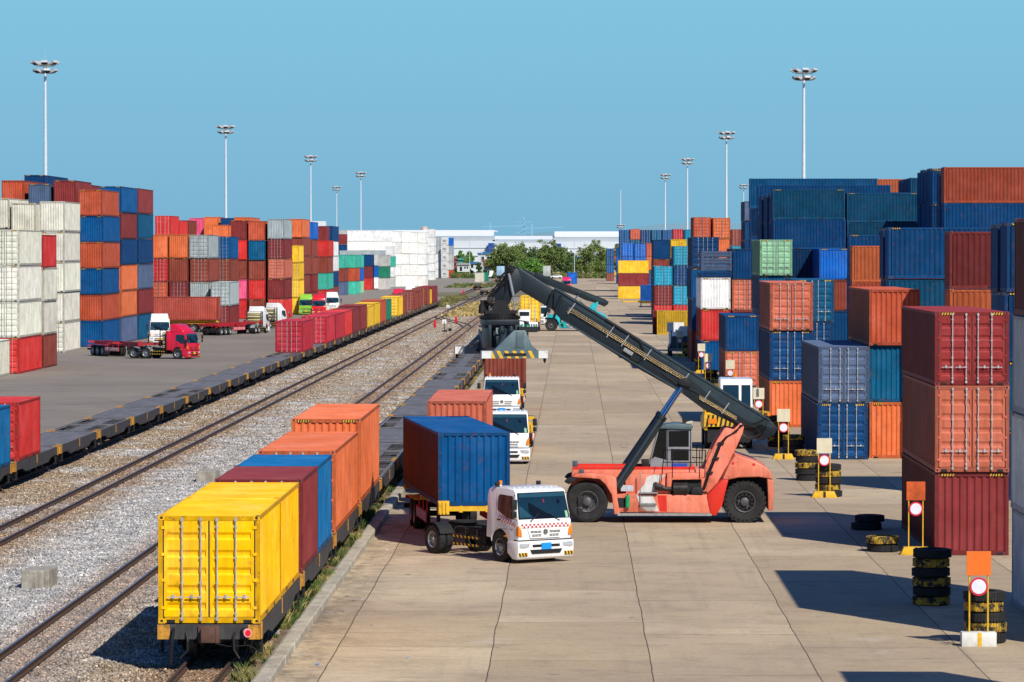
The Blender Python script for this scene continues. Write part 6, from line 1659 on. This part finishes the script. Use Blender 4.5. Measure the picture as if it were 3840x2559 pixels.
# point levers and signals
for px,py,lb,c in ((1680,1180,'small black and white point lever left of crossover','w'),(1666,1245,'black point lever with white target at crossover','w'),(1710,1215,'short red post beside the crossover','r'),(1631,1230,'short red marker post left of the point lever','r'),(1738,1105,'tiny red point lever near the gravel crossing','r')):
    Y=gy(py); x=gx(px,Y); r=empty('point_lever' if c=='w' else 'marker_post',(x,Y,0),0,lb,'point lever' if c=='w' else 'marker post')
    if c=='w':
        b=MB(); b.cyl((0,0,0),(0,0,1.3),.05,n=8); b.box(-.35,.35,-.2,.2,0,.15); b.build('stand',M_BLACK,r)
        b=MB(); b.box(-.25,.25,-.03,.03,1.0,1.5); b.build('target',M_WHITE,r); b=MB(); b.cyl((.7,0,.25),(.7,.15,.25),.22,n=14); b.tube([(0,0,.2),(.7,0,.25)],.04); b.build('counterweight',M_BLACK,r)
    else:
        b=MB(); b.box(-.16,.16,-.16,.16,0,1.0); b.build('post',M_REDP,r,bevel=.02)
# litter
for i in range(46):
    x,y=random.choice([(random.uniform(-8.0,-7.5),random.uniform(86,120)),(random.uniform(-6.9,-5.2),random.uniform(88,125)),(random.uniform(-7,14),random.uniform(88,210)),(random.uniform(-25,-9),random.uniform(88,150))])
    s_=random.uniform(.03,.10); b=MB(); n=6; pts=[(s_*random.uniform(.5,1)*math.cos(2*PI*k_/n),s_*random.uniform(.5,1)*math.sin(2*PI*k_/n),random.uniform(.005,.03)) for k_ in range(n)]
    b.add(pts+[(0,0,.03)],[(k_,(k_+1)%n,n) for k_ in range(n)])
    o=b.build('litter_scrap',random.choice([M_WHITE,M_WHITE,M_LADDER,M_BLUEP,M_SIGNC]),None,(x,y,.01),smooth=0); tag(o,'small scrap of pale litter on the ground','litter','scraps of litter')
# ---------------------------------------------------------------- weeds and grass
M_LEAF=mat('weed_green',(.09,.14,.035),rough=.6,var=.5,scale=1.2); M_DRY=mat('dry_grass_straw',(.48,.36,.14),rough=.8,var=.4,scale=1.2); M_LEAF2=mat('olive_weed',(.20,.19,.06),rough=.7,var=.4,scale=1.2)
def tufts(name,label,spots,mats,hmin,hmax,wd):
    b=MB()
    for (x,y,z,s_,n,mi) in spots:
        for i in range(n):
            a=random.uniform(0,2*PI); rr=random.uniform(0,s_); bx,by=x+rr*math.cos(a),y+rr*math.sin(a); h=random.uniform(hmin,hmax)*s_*2.2; a2=random.uniform(0,2*PI); w_=wd*random.uniform(.6,1.3); lx,ly=math.cos(a2)*h*.5,math.sin(a2)*h*.5
            px,py=-math.sin(a2)*w_,math.cos(a2)*w_
            b.add([(bx-px,by-py,z),(bx+px,by+py,z),(bx+lx*.5+px*1.2,by+ly*.5+py*1.2,z+h*.7),(bx+lx,by+ly,z+h),(bx+lx*.5-px*1.2,by+ly*.5-py*1.2,z+h*.7)],[(0,1,2,3,4)],mi)
    o=b.build(name,mats,smooth=0,recalc=False); tag(o,label,'weeds',kind='stuff'); return o
sp=[]
for i in range(430):
    y=random.choice((random.uniform(86,175),random.uniform(86,330))); 
    d=math.sin(y*.9)+math.sin(y*.37+1)
    if d<.25 and random.random()<.85: continue
    sp.append((random.uniform(-7.95,-7.5),y,-.05,random.uniform(.06,.17),random.randint(30,60),random.choice((0,0,2,2,1))))
for y in (99.8,103.2,107.5,110.4,111.2,113.0,113.6,126.5,127.2,139): 
    for q in range(9): sp.append((-7.65+random.uniform(-.2,.15),y+random.uniform(-.8,.8),-.05,random.uniform(.08,.2),90,random.choice((0,0,1,2,2))))
tufts('kerb_weeds','green and straw weeds growing between the near train and the kerb',sp,[M_LEAF,M_DRY,M_LEAF2],.5,1.1,.009)
sp=[]
for (x0,x1,y0,y1,n,c) in ((-19.5,-14.6,560,640,220,1),(-13,-8.5,560,700,260,1),(-26.5,-22,655,800,160,2),(-18.9,-15.5,600,720,120,1),(-34,-22,980,1090,260,0),(-60,-36,1330,1345,200,0),(-3,40,1395,1420,200,0)):
    for i in range(n): sp.append((random.uniform(x0,x1),random.uniform(y0,y1),-.05,random.uniform(.3,.8),26,c if random.random()<.8 else random.choice((0,1,2))))
tufts('dry_grass','straw and olive grass patches beyond the rail crossover',sp,[M_LEAF,M_DRY,M_LEAF2],.12,.34,.09)
# ---------------------------------------------------------------- background
# warehouse
M_WH=mat('warehouse_white_cladding',(.66,.70,.72),rough=.6,var=.06,scale=.03,dirt=.08); M_WH2=mat('warehouse_grey_cladding',(.42,.46,.49),rough=.6,var=.08,scale=.03); M_WROOF=mat('warehouse_roof',(.80,.82,.82),rough=.5,var=.04,scale=.02)
YW=1650
def wx(px): return gx(px,YW)
def wz(py): return gz(py,YW)
wh=[('long white warehouse behind the left yard',1190,1851,863,905,True),('low grey-white warehouse between the two tall ones',1851,2079,885,912,False),('tall white warehouse behind the right trees',2079,2560,868,908,True)]
for lb,p0,p1,pt,pm,tall in wh:
    r=empty('warehouse',(wx((p0+p1)/2),YW,0),0,lb,'warehouse','large white warehouses'); hx=(wx(p1)-wx(p0))/2
    b=MB(); b.box(-hx,hx,1,90,0,wz(pm)); b.build('wall',M_WH,r,smooth=0)
    b=MB(); b.box(-hx-.5,hx+.5,2,95,wz(pm),wz(pm)+(wz(pt)-wz(pm))*.42); b.build('upper_wall',M_WH2,r,smooth=0)
    b=MB(); z0=wz(pm)+(wz(pt)-wz(pm))*.42; z1=wz(pt); n=int(hx*2/1.2)
    pts=corr(n,2*hx,.15); vs=[];fs=[]
    for (p,o_) in pts: vs+=[(-hx+p,3-o_,z0+.2),(-hx+p,14,z1)]
    for i in range(len(pts)-1): fs.append((2*i,2*i+2,2*i+3,2*i+1))
    b.add(vs,fs); b.box(-hx,hx,14,90,z1-.6,z1); b.build('roof',M_WROOF,r,smooth=0)
    b=MB(); b.box(-hx,hx,.6,1,wz(pm)*.52,wz(pm)*.54); b.box(-hx,hx,.7,1,wz(pm)*.78,wz(pm)*.79); b.build('wall_band',M_WH2,r,smooth=0)
    if tall:
        for k_ in range(9): 
            b=MB(); x=-hx+(k_+.5)*2*hx/9; b.box(x-2.5,x+2.5,.5,1,0,5.5); b.build('loading_door',M_WH2,r,smooth=0)
    for k_ in range(int(hx/8)):
        b=MB(); x=-hx+6+k_*16; b.box(x-.2,x+.2,.4,1,0,wz(pm)*.8); b.build('downpipe',M_WHITE,r,smooth=0)
for px,w_,y0,lb in ((1843,2.8,912,'tall blue panel on the warehouse front, left of the trees'),(2095,2.2,914,'blue panel on the warehouse wall between tree crowns')):
    b=MB(); b.box(-w_/2,w_/2,0,3,0,wz(y0)); o=b.build('blue_wall_panel',mat('blue_cladding',(.01,.06,.33),rough=.6,var=.08),None,(wx(px),YW-3,0),smooth=0); tag(o,lb,'wall panel')
b=MB(); b.cyl((0,0,0),(0,0,1.6),1.3,n=20); b.cyl((0,0,1.6),(0,0,2),1.5,n=20); o=b.build('roof_tank',mat('pinkish_tank',(.62,.45,.36)),None,(wx(1581),YW+30,wz(866))); tag(o,'pinkish round tank on the warehouse roof line','water tank')
b=MB(); b.box(-3,3,-3,3,0,wz(840)); o=b.build('stair_tower',M_WH,None,(gx(1195,1500),1500,0),smooth=0); tag(o,'white tower edge behind the slim blue container','tower')
# sheds, containers and trailers before the trees
YS=1400
def box_thing(name,px0,px1,py0,py1,Y,m,lb,cat,roofm=None,dep=8):
    x0,x1=gx(px0,Y),gx(px1,Y); z0,z1=max(0,gz(py1,Y)),gz(py0,Y)
    r=empty(name,((x0+x1)/2,Y,z0 if z0>.5 else 0),0,lb,cat); hx=(x1-x0)/2; zb=r.location.z
    b=MB(); b.box(-hx,hx,0,dep,0,z1-zb-.6); b.build('wall',m,r,smooth=0)
    b=MB(); b.prism([(-hx-.4,z1-zb-.6),(hx+.4,z1-zb-.6),(hx+.2,z1-zb-.1),(0,z1-zb+.2),(-hx-.2,z1-zb-.1)],'y',-.5,dep+.5); b.build('roof',roofm or m,r,smooth=0)
    b=MB()
    b.box(-hx*.6,-hx*.2,-.05,0,.3,min(2.6,(z1-zb)*.6)); b.build('door',M_BLACK,r,smooth=0)
    for q in (.15,.55):
        b=MB(); b.box(hx*q,hx*(q+.25),-.05,0,1.2,min(2.4,(z1-zb)*.6)); b.build('window',M_GLASS,r,smooth=0)
    return r
M_BROOF=mat('blue_sheet_roof',(.04,.15,.36),rough=.5); M_GWALL=mat('teal_sheet_wall',(.06,.30,.24),rough=.6); M_RWALL=mat('red_sheet_wall',(.30,.08,.065),rough=.6)
box_thing('shed',1692,1712,967,1010,1380,M_RWALL,'reddish hut just right of the reefer towers','shed')
box_thing('shed',1712,1735,970,1012,1385,M_GWALL,'teal green hut beside the reddish one','shed')
box_thing('house',1715,1760,988,1020,1370,M_TEALC,'low grey-roofed house before the green hut','house',mat('grey_sheet_roof',(.35,.34,.32)))
box_thing('house',1792,1850,948,985,1480,M_TEALC,'pale building with blue roof strip left of the trees','house',M_BROOF)
box_thing('shed',1810,1846,974,1000,1440,M_RWALL,'rust-red block under the blue-roofed building','shed')
box_thing('house',1757,1802,984,1008,1400,M_TEALC,'low house with bright blue roof behind the lamp post','house',M_BROOF)
box_thing('shed',2128,2200,966,1016,1480,mat('dark_open_shed',(.05,.05,.06)),'open shed with blue roof between the right trees','shed',M_BROOF)
box_thing('shed',2262,2320,938,1000,1500,M_RWALL,'low red building left of the last door stack','shed')
b=MB(); 
for q in range(10): b.box(-26+q*5.2,-26+q*5.2+5.0,0,.3,0,1.6)
o=b.build('low_wall',mat('yellow_wall_paint',(.62,.38,.05),rough=.7),None,(gx(2235,1430),1430,0),smooth=0); tag(o,'low yellow wall under the right-hand trees','wall')
b=MB(); b.box(-20,60,0,.3,0,1.2); o=b.build('low_wall',mat('pale_wall',(.5,.5,.48),rough=.8),None,(gx(1700,1425),1425,0),smooth=0); tag(o,'low pale wall behind the sheds','wall')
# far parked vehicles
place(YT,USED,(gx(1838,1300),1300,0),R(180),'white vehicle cab parked left of the big tree',None)
def box_trailer(px0,px1,py0,Y,m,lb):
    x0,x1=gx(px0,Y),gx(px1,Y); hx=(x1-x0)/2; r=empty('box_trailer',((x0+x1)/2,Y,0),0,lb,'box trailer')
    b=MB(); b.box(-hx,hx,0,9,1.1,gz(py0,Y)); b.build('body',m,r,bevel=.1)
    b=MB(); b.box(-.02,.02,-.03,0,1.2,gz(py0,Y)-.2); b.build('door_seam',M_SEAL,r)
    b=MB(); b.box(-hx*.9,hx*.9,.1,9,.6,1.1); b.build('frame',M_BLACK,r)
    for s in (-1,1): wheel(r,s*(hx-.3),1.4,.5,.26,s); wheel(r,s*(hx-.3),2.7,.5,.26,s)
box_trailer(1862,1891,999,1290,mat('pale_blue_box',(.32,.48,.62),var=.25,scale=.5),'pale blue box trailer parked under the big tree')
box_trailer(2036,2064,998,1250,mat('grey_tarp_box',(.42,.44,.42),var=.2,scale=.5),'grey rounded box trailer behind the turquoise boom')
cr_=empty('parked_car',(gx(2086,1300),1300,0),0,'white car parked at the far end of the lane','car')
b=MB(); b.prism([(-2,.35),(-2.1,.8),(-1.2,1.0),(-.6,1.45),(.9,1.45),(1.6,1.0),(2.1,.9),(2.1,.35)],'y',0,1.7); b.build('body',M_WHITE,cr_,bevel=.06)
b=MB(); b.prism([(-1.1,1.0),(-.6,1.38),(.85,1.38),(1.4,1.0)],'y',-.01,1.71); b.build('window',M_GLASS,cr_)
for x in (-1.3,1.3): 
    b=MB(); b.cyl((x,-.02,.33),(x,.2,.33),.33,n=16); b.build('wheel',M_RUB,cr_)
# lamp posts far
for px,pt,Y,lb in ((1761,896,1330,'thin street lamp right of the reefer towers'),(2154,898,1340,'thin street lamp between the two right tree groups'),(1806,945,1400,'short street lamp before the pale building'),(1927,965,1350,'thin pole in front of the big tree')):
    r=empty('street_lamp',(gx(px,Y),Y,0),0,lb,'street lamp','street lamps at the yard end'); z=gz(pt,Y)
    b=MB(); b.cyl((0,0,0),(0,0,z),.13,.08,n=8); b.build('pole',M_POLE,r); b=MB(); b.tube([(0,0,z),(.9,0,z+.2)],.05); b.box(.7,1.5,-.15,.15,z+.12,z+.28); b.build('lamp_head',M_POLE,r)
# transmission tower, cranes
r=empty('transmission_tower',(gx(1963,3800),3800,0),0,'faint lattice power pylon above the low warehouse','pylon')
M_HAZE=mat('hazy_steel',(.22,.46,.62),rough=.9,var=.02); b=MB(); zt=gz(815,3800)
for s in (-1,1):
    for q in (-1,1): b.tube([(s*6,q*6,0),(s*2.2,q*2.2,zt*.55),(s*.5,q*.5,zt)],.35,4)
for k_ in range(9):
    z=zt*k_/9; z2=zt*(k_+1)/9; w_=6-5.2*k_/9; b.tube([(-w_,-w_,z),(w_*.9,-w_*.9,z2)],.25,4); b.tube([(w_,-w_,z),(-w_*.9,-w_*.9,z2)],.25,4)
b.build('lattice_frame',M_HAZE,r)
b=MB(); 
for z in (.62,.75,.88): b.tube([(-9,0,zt*z),(0,0,zt*z+1.5),(9,0,zt*z)],.35,4)
b.build('cross_arm',M_HAZE,r)
for px,py,Y,lb in ((1839,852,2600,'thin far construction crane above the left warehouse'),(1995,858,2600,'thin far construction crane above the low warehouse')):
    r=empty('tower_crane',(gx(px,Y),Y,0),0,lb,'crane'); z=gz(py,Y); b=MB(); b.box(-.5,.5,-.5,.5,0,z+3); b.build('mast',M_HAZE,r); b=MB(); b.tube([(-6,0,z),(22,0,z+1)],.35,4); b.build('jib',M_HAZE,r)
# hazy hills and far plain strip
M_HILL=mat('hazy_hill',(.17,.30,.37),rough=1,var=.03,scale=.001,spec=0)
b=MB(); n=120; Yh=9000; vs=[];fs=[]
for i in range(n+1):
    x=-3200+6400*i/n; t_=i/n; h=34+16*math.sin(i*.21)+9*math.sin(i*.57+1)+5*math.sin(i*1.3)+26*math.exp(-((x-150)/420)**2); vs+=[(x,Yh,-20),(x,Yh+300,max(6,h))]
for i in range(n): fs.append((2*i,2*i+2,2*i+3,2*i+1))
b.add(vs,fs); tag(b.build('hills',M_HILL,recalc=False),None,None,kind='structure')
# ---------------------------------------------------------------- trees
def leafmat(name,c1,c2):
    m=bpy.data.materials.new(name); m.use_nodes=True; t=m.node_tree; b=t.nodes['Principled BSDF']; b.inputs['Roughness'].default_value=.6; b.inputs['Specular IOR Level'].default_value=.25
    g=t.nodes.new('ShaderNodeNewGeometry'); rp=t.nodes.new('ShaderNodeValToRGB'); t.links.new(g.outputs['Random Per Island'],rp.inputs[0]); rp.color_ramp.elements[0].color=(*c1,1); rp.color_ramp.elements[1].color=(*c2,1)
    t.links.new(rp.outputs[0],b.inputs['Base Color']); b.inputs['Transmission Weight'].default_value=0
    return m
LF=[leafmat('olive_foliage',(.07,.12,.03),(.24,.31,.08)),leafmat('dark_foliage',(.04,.085,.03),(.13,.21,.06)),leafmat('bright_foliage',(.07,.18,.03),(.20,.38,.07))]
M_BARK=mat('bark',(.09,.065,.045),rough=.9,var=.3)
def tree(px,pt,Y,wpx,lb,k_=0,n=6500,seed=0):
    rnd=random.Random(seed); x=gx(px,Y); Ht=gz(pt,Y); Wd=wpx*Y/F
    r=empty('tree',(x,Y,0),0,lb,'tree','trees at the end of the yard')
    b=MB(); b.tube([(0,0,0),(.2,0,Ht*.2),(-.1,.2,Ht*.45)],.32,8)
    lobes=[]
    nl=12
    for i in range(nl):
        a=rnd.uniform(0,2*PI); rr=rnd.uniform(.05,.36)*Wd; z=Ht*rnd.uniform(.14,.78); s_=rnd.uniform(.16,.28)*Wd
        if i==0: rr=0; z=Ht-.2*Wd
        lobes.append((rr*math.cos(a),rr*math.sin(a)*.8,min(z,Ht-s_*.8),s_)); b.tube([(0,0,Ht*.25),(rr*math.cos(a)*.5,rr*math.sin(a)*.4,z*.7),(rr*math.cos(a),rr*math.sin(a)*.8,z)],.12,5)
    b.build('trunk',M_BARK,r)
    b=MB(); clumps=[]
    for (cx,cy,cz,s_) in lobes:
        for q in range(20):
            a=rnd.uniform(0,2*PI); u=rnd.uniform(-.9,1); rr=math.sqrt(1-u*u*.9)*rnd.uniform(.55,1.05); clumps.append((cx+s_*rr*math.cos(a),cy+s_*rr*math.sin(a),cz+s_*u*.85,s_*rnd.uniform(.18,.34)))
    per=n//len(clumps)
    for (cx,cy,cz,s_) in clumps:
        for i in range(per):
            d=Vector((rnd.gauss(0,1),rnd.gauss(0,1),rnd.gauss(0,.8))); p=Vector((cx,cy,cz))+d*s_*.6
            if p.z<.8: continue
            nrm=Vector((rnd.uniform(-1,1),rnd.uniform(-1,1),rnd.uniform(-.2,1))).normalized(); t1=nrm.orthogonal().normalized()*rnd.uniform(.09,.22); t2=nrm.cross(t1)
            b.add([p-t1-t2,p+t1-t2*.6,p+t1+t2,p-t1+t2*.7],[(0,1,2,3)])
    b.build('crown',LF[k_],r,smooth=0,recalc=False)
TR_=[(1950,915,1395,90,'olive tree standing behind between the two tallest centre trees',0),(2048,918,1400,90,'dark tree far back behind the pointed crown',1),(1880,925,1345,70,'leafy tree filling the left end of the centre row',0),(1905,908,1340,120,'broad olive tree left of centre, behind the boom tip',0),(1860,935,1370,80,'lower olive tree at the left of the tree row',0),(1985,930,1350,70,'dark tree second in the centre row',1),(2025,905,1380,90,'tall olive tree behind the bright low one',0),(1990,966,1300,80,'bright green low tree before the centre row',2),(2068,906,1360,80,'dark green tree with pointed crown in the centre row',0),(2105,925,1370,76,'right end tree of the centre row, reaching the street lamp',1),(2135,942,1390,50,'small dark tree just left of the street lamp',1),(2195,918,1350,84,'tree right of the street lamp, spreading crown',0),(2234,896,1370,84,'tallest tree of the right pair',0),(2262,940,1390,60,'small olive tree at the right end by the door stack',0),(1730,940,1400,60,'small leafy tree behind the green hut',2),(1760,943,1410,56,'low green tree right of the reefer towers',2),(1797,985,1330,26,'small shrub-like tree before the blue roof',1),(2315,918,1500,40,'tree crown peeking left of the door wall',0)]
for i,(px,pt,Y,wp,lb,k_) in enumerate(TR_): tree(px,pt,Y,wp*(1.25 if 1850<px<2270 else 1),lb,k_,seed=i+3)
sp=[(gx(1850,1330)+random.uniform(-14,40),1320+random.uniform(-15,15),0,random.uniform(.6,1.3),60,random.choice((0,0,2))) for i in range(260)]
tufts('hedge_bushes','dark low bushes under the centre tree row',sp,[M_LEAF,M_DRY,M_LEAF2],.2,.8,.13)
# ---------------------------------------------------------------- remaining containers as one mass
if Rest.v:
    me=bpy.data.meshes.new('stacked_containers'); me.from_pydata(Rest.v,[],Rest.f)
    def vc(m,name):   # same paint, colour read from the mesh instead of the object
        n=m.copy(); n.name=name; t=n.node_tree; at=t.nodes.new('ShaderNodeAttribute'); at.attribute_name='paint'
        for l in list(t.links):
            if l.from_node.type=='OBJECT_INFO' and l.from_socket.name=='Color': to=l.to_socket; t.links.remove(l); t.links.new(at.outputs['Color'],to)
        return n
    for m in (vc(M_PAINT,'container_paint_mass'),vc(M_FRAME,'container_frame_mass'),M_SEAL,M_ROD): me.materials.append(m)
    me.polygons.foreach_set('material_index',Rest.m)
    at=me.color_attributes.new('paint','FLOAT_COLOR','CORNER'); buf=[]
    for p,c in zip(me.polygons,Rest.c): buf+=[*c,1]*p.loop_total
    at.data.foreach_set('color',buf); me.update()
    o=link('stacked_containers',me); tag(o,'remaining stacked containers behind and below the ones in view','containers',kind='stuff')
